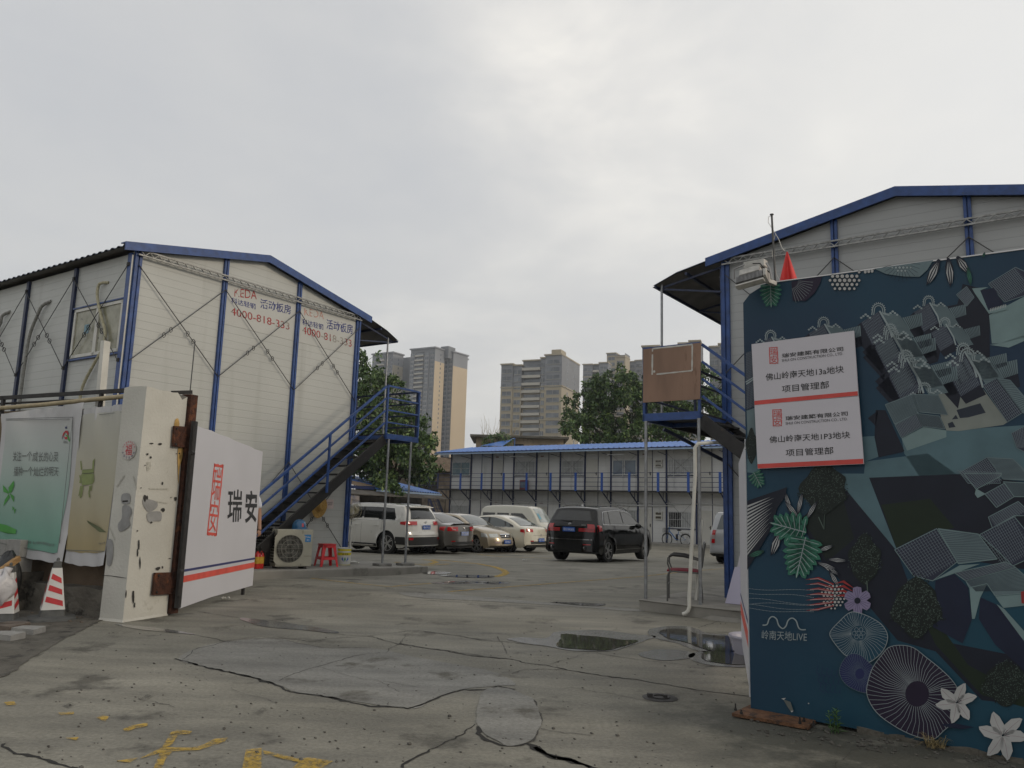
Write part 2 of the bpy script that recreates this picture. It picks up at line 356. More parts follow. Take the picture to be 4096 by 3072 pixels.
def ribbon(name, lst, m, off=.003, jag=.02):
    mb = MB()
    for pts, cv, w in lst:
        P = [ong(*cv(p)) for p in pts]; Q = []
        for i in range(len(P)-1):
            L = (P[i+1]-P[i]).length; k = max(2, int(L/.045))
            for s_ in range(k): Q.append(P[i].lerp(P[i+1], s_/k))
        Q.append(P[-1]); T = []
        for i, q in enumerate(Q):
            d = (Q[min(i+1, len(Q)-1)]-Q[max(i-1, 0)]).normalized(); nrm = Vector((-d.y, d.x, 0))
            o_ = noise.noise(q*3.1)*jag*2.2 + noise.noise(q*14)*jag + random.uniform(-.3, .3)*jag
            ww = w*(.35+1.3*abs(noise.noise(q*5+Vector((3, 1, 0)))) )*(.7+.6*random.random())
            T.append((q+nrm*(o_+ww/2), q+nrm*(o_-ww/2)))
        for i in range(len(T)-1):
            quad = [T[i][1], T[i+1][1], T[i+1][0], T[i][0]]
            mb.poly([(a.x, a.y, gz(a.x, a.y)+off) for a in quad])
    return struct(mb.obj(name, m))
m_patch = mg_.copy(); m_patch.name = 'repair_concrete'
for nd in m_patch.node_tree.nodes:
    if nd.type == 'VALTORGB' and abs(nd.color_ramp.elements[0].position-.32) < .001: nd.color_ramp.elements[0].color = (.165, .163, .150, 1); nd.color_ramp.elements[1].color = (.26, .257, .24, 1)
m_crack = mat('crack_shadowed_earth', (.018, .017, .015), .95, 0, .3, 20)
m_fine = mat('hairline_dirt', (.055, .052, .046), .95, 0, .3, 20)
m_damp = mat('damp_concrete', (.155, .152, .142), .17, 0, .25, 4, spec=1.0, bump=.05, bscale=30)
m_water = mat('standing_water', (.060, .057, .048), .03, 0, .1, 2, spec=.6, bump=.02, bscale=3)
m_yel = mat('worn_yellow_paint', (.46, .30, .045), .8, 0, .2, 6, bump=.2)
t, b = nodes_of(m_yel); nn = t.nodes.new; lk = t.links.new
tcx = nn('ShaderNodeTexCoord'); n = nn('ShaderNodeTexNoise'); n.inputs['Scale'].default_value = 13; n.inputs['Detail'].default_value = 12; n.inputs['Roughness'].default_value = .8; lk(tcx.outputs['Object'], n.inputs['Vector'])
r_ = nn('ShaderNodeValToRGB'); lk(n.outputs[0], r_.inputs[0]); k = r_.color_ramp.elements; k[0].position = .38; k[0].color = (0, 0, 0, 1); k[1].position = .56; k[1].color = (.85, .85, .85, 1)
lk(r_.outputs[0], b.inputs['Alpha'])
m_yel2 = m_yel.copy(); m_yel2.name = 'faint_yellow_line'
r2 = [x for x in m_yel2.node_tree.nodes if x.type == 'VALTORGB'][-1].color_ramp.elements; r2[0].position = .26; r2[1].position = .55; r2[1].color = (.85, .85, .85, 1)

sheet('pavement', [(385, 1424), (440, 1396), (510, 1384), (600, 1380), (700, 1400), (800, 1400), (900, 1420), (1010, 1440), (1075, 1455), (1110, 1478), (1075, 1482), (1000, 1489), (935, 1510), (900, 1530), (850, 1528), (740, 1512), (640, 1496), (590, 1476), (470, 1447)], zv, .003, m_patch, 'darker repaired concrete patch')
sheet('pavement', [(440, 600), (560, 592), (640, 625), (700, 660), (735, 760), (715, 830), (670, 872), (560, 892), (470, 850), (410, 790), (400, 700)], z2, .005, m_patch, 'small repaired concrete patch')
sheet('pavement', [(0, 90), (240, 100), (600, 130), (1100, 170), (1250, 180), (1240, 192), (900, 165), (500, 140), (100, 118)], z2, .004, m_patch, n=4)
sheet('puddle_edge', [(560, 335), (640, 326), (760, 330), (800, 302), (900, 291), (1050, 288), (1200, 308), (1330, 320), (1300, 336), (1200, 368), (1100, 396), (900, 396), (780, 374), (640, 356)], z2, .005, m_damp, 'damp rim round a puddle')
sheet('puddle_edge', [(1290, 290), (1370, 270), (1480, 268), (1540, 280), (1600, 305), (1720, 318), (1780, 400), (1700, 408), (1560, 400), (1450, 360), (1330, 330)], z2, .005, m_damp)
sheet('puddle_edge', [(1500, 425), (1560, 400), (1700, 396), (1826, 410), (1828, 475), (1700, 480), (1560, 460)], z2, .005, m_damp)
sheet('puddle_edge', [(1240, 415), (1330, 390), (1470, 395), (1540, 415), (1480, 440), (1340, 445)], z2, .005, m_damp)
sheet('puddle_edge', [(1180, 1190), (1400, 1174), (1640, 1174), (1900, 1184), (2060, 1195), (1900, 1212), (1600, 1206), (1300, 1208)], z3, .005, m_damp)
sheet('puddle_edge', [(1040, 78), (1200, 95), (1400, 125), (1460, 145), (1300, 130), (1150, 118), (1080, 100)], z1, .005, m_damp)
sheet('puddle_edge', [(500, 105), (700, 125), (850, 150), (720, 140), (580, 125)], z1, .005, m_damp)
sheet('puddle', [(850, 310), (950, 318), (1040, 325), (1140, 340), (1240, 345), (1180, 368), (1100, 390), (1040, 395), (950, 390), (820, 375), (835, 335)], z2, .010, m_water, 'dark puddle reflecting the sheds')
sheet('puddle', [(1390, 285), (1480, 285), (1550, 310), (1680, 320), (1720, 330), (1730, 375), (1750, 395), (1640, 400), (1560, 380), (1480, 350), (1400, 335), (1350, 300)], z2, .010, m_water)
sheet('puddle', [(1590, 405), (1700, 400), (1822, 420), (1826, 460), (1750, 470), (1620, 455), (1570, 430)], z2, .010, m_water)
sheet('puddle', [(1070, 1082), (1200, 1070), (1340, 1075), (1395, 1088), (1300, 1100), (1150, 1100)], z3, .010, m_water, n=3)
sheet('puddle', [(1240, 1112), (1420, 1108), (1620, 1110), (1800, 1115), (1880, 1130), (1700, 1140), (1430, 1132)], z3, .010, m_water, n=3)
sheet('puddle', [(1290, 1190), (1420, 1180), (1640, 1182), (1740, 1190), (1620, 1198), (1400, 1202)], z3, .010, m_water, n=3)
sheet('puddle', [(1750, 1190), (1900, 1187), (1990, 1196), (1880, 1206), (1770, 1202)], z3, .010, m_water, n=3)
sheet('puddle', [(820, 1412), (1100, 1415), (1400, 1428), (1440, 1440), (1300, 1455), (1100, 1442), (960, 1427)], z4, .010, m_water, n=3)
ribbon('ground_crack', [
    ([(385, 1422), (420, 1438), (470, 1447), (540, 1463), (595, 1478), (625, 1495), (690, 1503), (740, 1514), (800, 1525), (850, 1528), (880, 1533), (905, 1528), (935, 1510), (975, 1495), (1000, 1489), (1045, 1489), (1075, 1482), (1110, 1490)], zv, .048),
    ([(400, 790), (450, 850), (530, 893), (600, 890), (660, 880), (690, 905), (760, 935), (860, 965), (990, 1003), (1060, 1040)], z2, .055),
    ([(690, 900), (760, 930), (860, 962), (990, 1003)], z2, .055),
    ([(0, 355), (230, 395), (400, 425), (570, 440), (640, 460), (760, 470), (870, 495), (1000, 515), (1100, 535), (1250, 550), (1400, 575), (1550, 600), (1700, 618), (1830, 632)], z2, .030),
    ([(0, 1003), (200, 890), (400, 780)], z2, .018),
    ([(0, 625), (60, 645), (130, 675), (230, 700), (340, 726)], z1, .03),
    ([(700, 125), (860, 155), (950, 175), (1010, 185)], z1, .014)], m_crack)
ribbon('ground_crack', [
    ([(387, 1425), (430, 1400), (470, 1390), (510, 1382), (555, 1375), (600, 1380), (640, 1388), (700, 1400), (800, 1400)], zv, .015),
    ([(850, 50), (1040, 80), (1240, 110), (1430, 145), (1600, 160), (1720, 190), (1900, 215), (2070, 240), (2212, 260)], z1, .022),
    ([(1080, 175), (1200, 160), (1340, 180), (1500, 160), (1600, 158), (1750, 135), (1830, 135), (2000, 160), (2200, 185)], z1, .014),
    ([(1660, 228), (1700, 205), (1730, 185), (1760, 150)], z1, .010), ([(1200, 350), (1300, 310), (1370, 290), (1500, 250), (1640, 228)], z1, .014),
    ([(1370, 290), (1500, 330), (1650, 350), (1800, 380)], z1, .006), ([(1640, 345), (1680, 380), (1720, 400)], z1, .006),
    ([(0, 285), (120, 292), (330, 320), (450, 345), (560, 350), (740, 370), (860, 390), (1000, 402), (1150, 430), (1350, 455), (1500, 475), (1640, 480)], z2, .015),
    ([(505, 320), (535, 360), (560, 412)], z2, .008), ([(580, 515), (640, 495), (740, 488), (870, 498)], z2, .016), ([(985, 405), (880, 440), (765, 465)], z2, .008),
    ([(450, 610), (480, 590), (560, 592), (640, 625), (700, 660), (735, 760), (715, 830), (670, 875)], z2, .015),
    ([(480, 835), (600, 810), (680, 800)], z2, .006), ([(500, 715), (620, 708)], z2, .006), ([(740, 800), (850, 830), (990, 840)], z2, .015),
    ([(715, 660), (780, 660), (890, 670)], z2, .007), ([(870, 585), (1020, 610), (1180, 635), (1300, 660), (1500, 690), (1720, 720)], z2, .008),
    ([(1550, 275), (1680, 235), (1800, 230)], z2, .015), ([(0, 125), (300, 140), (620, 158), (900, 172), (1240, 192), (1500, 215), (1800, 240)], z2, .014),
    ([(130, 97), (160, 110), (240, 118), (400, 122), (560, 128), (800, 150)], z2, .030), ([(250, 85), (120, 70), (0, 60)], z2, .015),
    ([(820, 1106), (870, 1050), (930, 1000), (1010, 935)], lambda p: (2896+.5425*p[0], 2472+.5425*p[1]), .007),
    ([(1000, 380), (1200, 450), (1500, 480), (1700, 520)], z1, .004), ([(600, 425), (750, 465)], z1, .008)], m_fine, off=.0045)
# short scraped tyre scuffs
ribbon('ground_scuff', [([(a+i*7, b_-i*4), (a+i*7+28, b_-i*4+9)], z1, .006) for a, b_, k_ in ((380, 190, 4), (460, 150, 5), (270, 460, 5), (90, 400, 4), (600, 430, 6), (1090, 490, 7), (130, 240, 5)) for i in range(k_)], m_fine, off=.004, jag=.004)
def strip(pts, cv, w):
    return (pts, cv, w)
def lineobj(name, lst, m, label):
    mb = MB()
    for pts, cv, w in lst:
        P = [ong(*cv(p)) for p in pts]; Q = []
        for i in range(len(P)-1):
            k = max(2, int((P[i+1]-P[i]).length/.3))
            for s_ in range(k): Q.append(P[i].lerp(P[i+1], s_/k))
        Q.append(P[-1]); T = []
        for i, q in enumerate(Q):
            d = (Q[min(i+1, len(Q)-1)]-Q[max(i-1, 0)]).normalized(); n_ = Vector((-d.y, d.x, 0)); T.append((q+n_*w/2, q-n_*w/2))
        for i in range(len(T)-1): mb.poly([(a.x, a.y, gz(a.x, a.y)+.006) for a in (T[i][1], T[i+1][1], T[i+1][0], T[i][0])])
    return struct(mb.obj(name, m), label)
lineobj('road_marking', [([(1792, 2368), (2061, 2346), (2576, 2306), (2940, 2272)], idt, .06), ([(1243, 2314), (1330, 2324), (1417, 2334)], idt, .06),
    ([(1417, 2334), (1560, 2348), (1640, 2341), (1725, 2334)], idt, .05), ([(1180, 935), (1400, 955), (1700, 985), (1880, 1020), (1975, 1055), (2005, 1085), (1960, 1110), (1880, 1128)], z3, .16),
    ([(780, 965), (1000, 990), (1160, 988), (1235, 966), (1190, 948), (1080, 937)], z3, .16), ([(960, 1010), (1160, 1000), (1380, 985)], z3, .12),
    ([(30, 880), (300, 905), (860, 922)], z4, .14)], m_yel2, 'thin worn yellow court lines')
mb = MB()
for pts in ([(738, 575), (765, 565), (830, 570), (820, 582), (770, 585), (745, 625), (720, 640), (830, 642), (880, 628), (925, 604), (985, 598), (970, 615), (860, 652), (745, 658), (715, 690), (690, 760), (650, 760), (680, 690), (690, 665), (600, 690), (700, 640)],
            [(1062, 650), (1130, 643), (1128, 760), (1040, 760)], [(1135, 652), (1200, 668), (1290, 690), (1335, 684), (1440, 700), (1390, 730), (1340, 770), (1220, 770), (1290, 705), (1220, 690), (1140, 668)],
            [(530, 562), (570, 545), (638, 533), (636, 548), (580, 560), (545, 574)], [(250, 490), (320, 486), (318, 496), (262, 500)], [(415, 512), (450, 500), (470, 508), (455, 528)], [(15, 445), (60, 440), (70, 455), (30, 458)],
            [(500, 700), (560, 690), (600, 684), (560, 706)], [(280, 600), (340, 596), (330, 610)]):
    P = [ong(*z1(p)) for p in pts]; mb.poly([(q.x, q.y, q.z+.006) for q in P])
struct(mb.obj('road_marking', m_yel), 'faded yellow painted letters on the concrete')

# ---------------------------------------------------------------- plinths of the two sheds
UG = Vector((cos(.974), sin(.974), 0)); VG = Vector((-sin(.974), cos(.974), 0))
LF = Fr((-6.622, 13.131, 0), UG, -VG)              # a along the gable, b outward
UR = Vector((cos(-.626), sin(-.626), 0)); RF = Fr((3.519, 12.825, 0), UR, (-.586, -.810, 0))
RF.b = Vector((UR.y, -UR.x, 0)); 
def zL(x): return .15 + .026*(6.1-x)
def onL(u, v):
    z = .2
    for _ in range(12):
        q = LF.loc(onz(u, v, z)); z = zL(q.x)
    return q
mb = MB(LF)
top = [(-.2, -.1), (-.2, 1.62), (2.0, 1.33), (3.4, 1.38), (4.6, 1.36), (5.5, 1.41), (6.15, 1.37), (6.75, 1.30), (6.75, -9), (5.3, -9), (5.3, -.1)]
n = len(top); i = len(mb.v)
mb.v += [LF(x, y, zL(x)) for x, y in top] + [LF(x, y, -.15) for x, y in top]; mb.f.append(tuple(range(n))); mb.m.append(0)
for j in range(n): mb.f.append((j, j+n, (j+1) % n+n, (j+1) % n)); mb.m.append(0)
o = mb.obj('pavement', M_plat, bevel=.02); struct(o, 'raised concrete plinth under the steel stair')
mb = MB(RF); mb.prism([(-.86, -9), (-.86, 1.38), (.1, 1.52), (7, 1.6), (7, -.2), (.2, -.2), (.2, -9)], 'z', -.2, .15)
struct(mb.obj('pavement', M_plat, bevel=.02), 'raised concrete plinth below the chair')
mb = MB(); q0 = onz(2750, 2440, .0)
mb.k = 0; P = [onz(u, v, .0) for u, v in ((2800, 2452), (2990, 2462), (3020, 2492), (2900, 2488), (2790, 2468))]; P = smooth_loop(P, 4, .03)
n = len(P); c = sum(P, Vector())/n
for i in range(n):
    a, b_ = P[i-1], P[i]; a1 = c+(a-c)*.8; b1 = c+(b_-c)*.8; a1.z = b1.z = .05
    mb.poly([(a.x, a.y, -.01), (b_.x, b_.y, -.01), b1, a1]); mb.poly([a1, b1, (c.x, c.y, .055)])
struct(mb.obj('pavement', M_plat, smooth=True), 'slumped mortar at the plinth foot')
# small round drain cover in the gateway
q = ong(2640, 2792); mb = MB(frz((q.x, q.y, q.z+.004), 0)); mb.lathe([(0, .004), (.13, .004), (.14, 0)], 20)
mb.lathe([(.05, .004), (.05, .012), (.08, .012), (.08, .004)], 16); mb.box(-.10, -.06, -.02, .02, .004, .03); mb.box(.02, .05, -.05, -.02, .004, .03)
tag(mb.obj('drain_cover', M_drk, smooth=True), 'small round dark metal cover set in the gateway concrete', 'drain cover')
# broken dirt strip with rubble outside the wall on the left
m_dirt = mat('trodden_dirt', (.07, .064, .052), .95, 0, .4, 4, bump=.8, bscale=25, col2=(.13, .12, .10), dark=((.035, .032, .027), .55, 6))
P = [onz(*p, 0) for p in ((-700, 2900), (0, 2712), (120, 2640), (250, 2560), (395, 2488), (420, 2455), (420, 2380), (0, 2360), (-700, 2380))]
P = smooth_loop(P[:1]+[P[0].lerp(P[1], .5)]+P[1:], 12, .05); mb = MB(); mb.poly([(q.x, q.y, .006) for q in P]); struct(mb.obj('path', m_dirt), 'trodden dirt strip outside the wall')

# grit and small stones lying on the open concrete
random.seed(17); mb = MB(); m_grit = mat('yard_grit', (.09, .085, .075), .95, 0, .4, 9)
for i in range(420):
    q = ong(random.uniform(150, 3000), random.uniform(2470, 3100)); r_ = random.uniform(.003, .010)*(1.6 if i % 9 == 0 else 1); mb.blob((q.x, q.y, q.z+r_*.4), (r_, r_*.8, r_*.6), 4, .3)
for i in range(160):
    t_ = random.random(); q = ong(3000+1100*t_, 2880+150*t_+random.uniform(-10, 60)); r_ = random.uniform(.004, .018); mb.blob((q.x, q.y, q.z+r_*.4), (r_, r_*.8, r_*.6), 4, .3)
tag(mb.obj('gravel', m_grit), 'scattered grit on the concrete', None, None, 'stuff')
# ================================================================ writing
_tc = {}
def glyphs(body):
    if body in _tc: return _tc[body]
    c = bpy.data.curves.new('t', 'FONT'); c.body = body; c.resolution_u = 3
    o = bpy.data.objects.new('t', c); COL.objects.link(o); bpy.context.view_layer.update()
    m = bpy.data.meshes.new_from_object(o.evaluated_get(bpy.context.evaluated_depsgraph_get()))
    v = np.array([x.co[:2] for x in m.vertices]); f = [tuple(p.vertices) for p in m.polygons]
    bpy.data.objects.remove(o); bpy.data.meshes.remove(m); bpy.data.curves.remove(c)
    lo, hi = v.min(0), v.max(0); v = (v-lo)/(hi-lo); _tc[body] = (v, f); return _tc[body]
def bold(body, off):
    k = body+'#b'
    if k in _tc: return k
    c = bpy.data.curves.new('t', 'FONT'); c.body = body; c.resolution_u = 3; c.offset = off
    o = bpy.data.objects.new('t', c); COL.objects.link(o); bpy.context.view_layer.update()
    m = bpy.data.meshes.new_from_object(o.evaluated_get(bpy.context.evaluated_depsgraph_get())); v = np.array([x.co[:2] for x in m.vertices]); f = [tuple(p.vertices) for p in m.polygons]
    bpy.data.objects.remove(o); bpy.data.meshes.remove(m); lo, hi = v.min(0), v.max(0); _tc[k] = ((v-lo)/(hi-lo), f); return k
def text(mb, body, O, U, V):
    """writing stretched over the parallelogram O (bottom left), U (along), V (up), world space"""
    v, f = glyphs(body); i = len(mb.v); O, U, V = Vector(O), Vector(U), Vector(V)
    mb.v += [O + U*float(a) + V*float(b) for a, b in v]
    for q in f: mb.f.append(tuple(i+j for j in q)); mb.m.append(mb.k)
def text_px(mb, body, bl, br, tl, P, n, cv=idt, off=.004):
    a, b_, c = [onp(*cv(p), P, n) for p in (bl, br, tl)]; o = Vector(n)*off; text(mb, body, a+o, b_-a, c-a)
def inkmat(name, col, lo=.3, hi=.5, scale=9):
    m = mat(name, col, .6, 0, .1, 5); t, b = nodes_of(m); nn = t.nodes.new; lk = t.links.new
    g = nn('ShaderNodeTexCoord'); n = nn('ShaderNodeTexNoise'); n.inputs['Scale'].default_value = scale; n.inputs['Detail'].default_value = 6; lk(g.outputs['Object'], n.inputs['Vector'])
    r_ = nn('ShaderNodeValToRGB'); lk(n.outputs[0], r_.inputs[0]); k = r_.color_ramp.elements; k[0].position = lo; k[0].color = (0, 0, 0, 1); k[1].position = hi; k[1].color = (1, 1, 1, 1); lk(r_.outputs[0], b.inputs['Alpha']); return m

# ================================================================ the two tall white sheds
def zigzag(mb, x0, x1, y, z, h, st):
    n = int(abs(x1-x0)/st); s_ = (x1-x0)/n
    for i in range(n):
        a = z-h/2 if i % 2 else z+h/2; b_ = z+h/2 if i % 2 else z-h/2
        mb.beam((x0+i*s_, y, a), (x0+(i+1)*s_, y, b_), .022, .012)
def rod(parent, fr, p, q, rings=True):
    mb = MB(fr); mb.tube([p, q], .008, 6)
    if rings:
        p_, q_ = Vector(p), Vector(q)
        for t_ in (.60, .67):
            c = p_.lerp(q_, t_); mb.tube([tuple(c + Vector((cos(a)*.03, 0, sin(a)*.045))) for a in [i*pi/4 for i in range(9)]], .007, 5)
    return mb.obj('brace_rod', M_steelcable, parent)
def shed(fr, name, label, base, wallm, side, L, canopy):
    """gable house on frame fr: x along the gable 0..5.46, y outward, body towards -y; canopy: +1 on the x=5.46 side, -1 on the x=0 side"""
    H = thing(name, label, 'site office', fr(0, 0, 0)); W_ = 5.46; ze = 5.68; za = 6.27
    MB(fr).prism([(0, base-.3), (W_, base-.3), (W_, ze), (W_/2, za), (0, ze)], 'y', -.06, 0).obj('gable_wall', wallm, H)
    MB(fr).box(0, .06, -L, -.062, base-.3, ze-.02).obj('side_wall', wallm, H)
    MB(fr).box(W_-.06, W_, -L, -.062, base-.3, ze-.02).obj('side_wall', wallm, H)
    MB(fr).prism([(0.06, base-.3), (W_-.06, base-.3), (W_-.06, ze), (W_/2, za), (0.06, ze)], 'y', -L, -L+.06).obj('gable_wall', wallm, H)
    # ridged roof sheet
    xs = [(-.22, ze+.03), (W_/2, za+.07), (W_+.22, ze+.03)]
    if canopy > 0: xs = xs[:2] + [(W_+.25, ze+.03), (W_+.8, ze-.12), (W_+1.22, ze-.30)]
    else: xs = [(-1.25, ze-.26), (-.8, ze-.08), (-.3, ze+.03)] + xs[1:]
    mb = MB(fr); n = int(L/.05)
    prof = [0, .032, .032, 0]
    for i in range(n):
        y0 = .12-i*.05; y1 = y0-.05; h0 = prof[i % 4]; h1 = prof[(i+1) % 4]
        for (xa, zA), (xb, zB) in zip(xs, xs[1:]): mb.poly([(xa, y0, zA+h0), (xb, y0, zB+h0), (xb, y1, zB+h1), (xa, y1, zA+h1)])
    rf = mb.obj('roof', M_roofdark, H)
    mb = MB(fr)
    for (xa, zA), (xb, zB) in zip(xs, xs[1:]): mb.poly([(xa, .10, zA-.012), (xb, .10, zB-.012), (xb, -L, zB-.012), (xa, -L, zA-.012)])
    mb.obj('roof_lining', M_under, rf)
    # purlins and stays below the canopy
    s_ = 1 if canopy > 0 else -1; X = W_ if canopy > 0 else 0
    mb = MB(fr); xo = X+s_*1.2; zo = ze-.31 if canopy > 0 else ze-.27
    mb.beam((xo, .1, zo), (xo, -L, zo), .03, .05); mb.beam((X+s_*.62, .1, ze-.115), (X+s_*.62, -L, ze-.115), .04, .05)
    for k in range(int(L/1.82)+1): mb.beam((X, -k*1.82-.02, ze-.50), (xo-s_*.1, -k*1.82-.02, zo-.03), .03, .03); mb.beam((X, -k*1.82-.02, ze-.06), (xo-s_*.03, -k*1.82-.02, zo-.01), .03, .035)
    mb.obj('canopy_frame', M_navy, H)
    # blue barge boards
    for a, b_ in (((-.25, ze+.09), (W_/2, za+.12)), ((W_/2, za+.12), (W_+.25, ze+.09))):
        d = (b_[1]-a[1])/(b_[0]-a[0]); mb = MB(fr)
        mb.prism([(a[0], a[1]), (a[0], a[1]-.15), (b_[0], b_[1]-.15), (b_[0], b_[1])], 'y', .115, .145)
        mb.prism([(a[0], a[1]+.001), (a[0], a[1]-.02), (b_[0], b_[1]-.02), (b_[0], b_[1]+.001)], 'y', -.02, .114)
        mb.obj('barge_board', M_blue, H)
    # posts
    for k in range(4):
        x = min(max(k*1.82, .06), W_-.06); zt = (ze+.0 + (za-ze)*(1-abs(x-W_/2)/(W_/2)))-.0
        mb = MB(fr)
        if k in (0, 3):
            mb.box(x-.065, x-.012, .001, .05, base-.2, zt); mb.box(x+.012, x+.065, .001, .05, base-.2, zt); mb.box(x-.012, x+.012, .001, .028, base-.2, zt)
        else:
            mb.box(x-.05, x-.008, .001, .05, base-.2, zt); mb.box(x+.008, x+.05, .001, .05, base-.2, zt); mb.box(x-.008, x+.008, .001, .02, base-.2, zt)
        mb.obj('post', M_blue, H, bevel=.004)
    for X_, sg in ((0, -1), (W_, 1)):
        for j in range(int(L/1.82)+1):
            y = -j*1.82-.06; mb = MB(fr); a, b_ = sorted((X_+sg*.001, X_+sg*.05))
            mb.box(a, b_, y-.045 if j else y-.055, y+.045, base-.2, ze-.03); mb.obj('post', M_blue if j == 0 else M_navy, H)
            for zz_ in (5.45, 3.76): MB(fr).box(X_-.02+sg*.055, X_+.02+sg*.055, y-.03, y+.03, zz_-.03, zz_+.03).obj('bracket', M_drk, H)
            if j < int(L/1.82):
                rod(H, fr, (X_+sg*.06, y, 5.45), (X_+sg*.06, y-1.82, 3.76)); rod(H, fr, (X_+sg*.075, y-1.82, 5.45), (X_+sg*.075, y, 3.76))
    mb = MB(fr)
    for z in (ze-.055, ze+.035): mb.box(.02, W_-.02, .075, .105, z-.012, z+.012)
    zigzag(mb, .05, W_-.05, .09, ze-.01, .08, .085); mb.obj('lattice_rail', M_rail, H)
    for k in range(3):
        xa, xb = k*1.82+.06*(k == 0), (k+1)*1.82-.06*(k == 2)
        rod(H, fr, (xa, .06, 5.45), (xb, .06, 3.76)); rod(H, fr, (xb, .08, 5.45), (xa, .08, 3.76))
        if k or name != 'x': rod(H, fr, (xa, .06, 2.27), (xb, .06, base+.15)); rod(H, fr, (xb, .08, 2.27), (xa, .08, base+.15))
    return H
shedL = shed(LF, 'prefab_office', 'cream panelled two storey site shed with faded red and blue lettering high on its gable', .2, M_wallL, -1, 16.4, 1)
shedR = shed(RF, 'prefab_office', 'grey panelled site shed with a blue roof edge rising behind the dark hoarding', .15, M_wallR, 1, 14.6, -1)
# drainpipe cable down the near corner of the cream shed
MB(LF).tube([(-.055, .045, 5.6), (-.056, .05, 4), (-.06, .045, .3)], .012, 6).obj('cable', M_pvc, shedL)
# smooth lettered panels
GP = LF(0, 0, 0); GN = tuple(-VG)
m_smooth = mat('smooth_cream_panel', (.47, .475, .45), .4, 0, .04, 1.5)
for xa, xb, za_ in ((1.88, 3.58, 4.80), (3.70, 5.33, 4.80)):
    MB(LF).box(xa, xb, .001, .004, za_, 5.62).obj('sign_panel', m_smooth, shedL)
def c3(p): return (900+.4973*p[0], 900+.4973*p[1])
i_red = inkmat('peeling_red_ink', (.34, .03, .03), .42, .50, 5); i_blue = inkmat('peeling_blue_ink', (.02, .03, .17), .33, .41, 11); i_grey = inkmat('ghost_of_lettering', (.30, .285, .25), .2, .3)
i_pink = inkmat('faded_red_ink', (.50, .25, .20), .40, .55, 8)
PP = LF(0, .004, 0)
for i, (m1, items) in enumerate((
    (i_red, [('KEDA', (75, 575), (255, 598), (75, 505), 'r'), ('科达轻钢', (50, 628), (245, 680), (50, 580), 'b'), ('活动板房', (283, 668), (530, 722), (283, 590), 'b'), ('4000-818-333', (45, 722), (518, 845), (45, 660), 'n')]),
    (i_red, [('KEDA', (638, 725), (795, 758), (638, 665), 'p'), ('科达轻钢', (622, 800), (790, 845), (622, 752), 'b'), ('活动板房', (815, 835), (1028, 880), (815, 755), 'b'), ('4000-818-333', (620, 872), (1018, 982), (620, 812), 'n')]))):
    for body, bl, br, tl, kk in items:
        if kk == 'n':
            mb = MB(); text_px(mb, body, bl, br, tl, PP, GN, c3, .002); mb.obj('lettering', i_grey, shedL)
            mb = MB(); text_px(mb, body, bl, br, tl, PP, GN, c3, .004); mb.obj('lettering', i_red, shedL)
        else:
            if kk == 'b': mb = MB(); text_px(mb, bold(body, .012), bl, br, tl, PP, GN, c3, .002); mb.obj('lettering', i_blue, shedL)
            else: mb = MB(); text_px(mb, body, bl, br, tl, PP, GN, c3, .003); mb.obj('lettering', i_pink if kk == 'p' else i_red, shedL)
# window papered over from inside, on the long side of the cream shed
def Sd(x, d, z): return (-d, -x, z)       # along the side, depth outward, height
m_paper = mat('old_newspaper_behind_glass', (.19, .185, .12), .25, 0, .25, 5, spec=.6, col2=(.34, .33, .25), dark=((.06, .06, .05), .60, 9))
wp = MB(LF); x0, x1, za_, zb = .14, 1.76, 3.92, 4.84
for a in ((x0, x0+.06, za_, zb), (x1-.06, x1, za_, zb), (x0, x1, za_, za_+.06), (x0, x1, zb-.06, zb), ((x0+x1)/2-.05, (x0+x1)/2+.05, za_, zb)):
    wp.box(-.035, -.002, -a[1], -a[0], a[2]+random.random()*.001, a[3])
wn = wp.obj('window', M_pvc, shedL, bevel=.004)
for a, b_ in ((x0+.06, (x0+x1)/2-.05), ((x0+x1)/2+.05, x1-.06)): MB(LF).box(-.014, -.010, -b_, -a, za_+.06, zb-.06).obj('pane', m_paper, wn)
MB(LF).box(-.018, -.0145, -1.38, -1.22, 4.35, 4.52).obj('paper', mat('blue_print', (.10, .22, .27), .4), wn)
MB(LF).box(-.05, -.002, -1.80, -.10, 4.845, 4.87).obj('lintel', M_blue, shedL); MB(LF).box(-.05, -.002, -1.80, -.10, 3.875, 3.905).obj('window_sill', M_blue, shedL)
# drain hoses hanging from holes in the side wall
SP = LF(-.06, 0, 0); SN = tuple(-UG)
def hose(pts, cv, label, m, r=.024):
    P = [LF.loc(onp(*cv(p), SP, SN)) for p in pts]; P[0].x = 0.0
    Q = []
    for i in range(len(P)-1):
        for s_ in range(5):
            t_ = s_/5; a, b_, c, d = P[max(i-1, 0)], P[i], P[i+1], P[min(i+2, len(P)-1)]
            Q.append(.5*((2*b_)+(c-a)*t_+(2*a-5*b_+4*c-d)*t_*t_+(3*b_-a-3*c+d)*t_**3))
    Q.append(P[-1]); mb = MB(LF); mb.tube([tuple(q) for q in Q], [r*(1+.12*(i % 2)) for i in range(len(Q))], 8)
    tag(mb.obj('drain_hose', m, smooth=True), label, 'hose', 'drain hoses hanging down the shed side')
cz = lambda p: (.4973*p[0], 900+.4973*p[1])
m_hose = mat('yellowed_hose', (.42, .39, .26), .6, 0, .2, 20); m_hoseg = mat('grey_hose', (.22, .22, .20), .6, 0, .3, 20)
hose([(850, 455), (800, 475), (782, 560), (795, 650), (820, 760), (845, 860), (830, 980), (760, 1110), (690, 1240), (655, 1330), (640, 1420)], cz, 'yellowed drain hose hanging in front of the papered window', m_hose)
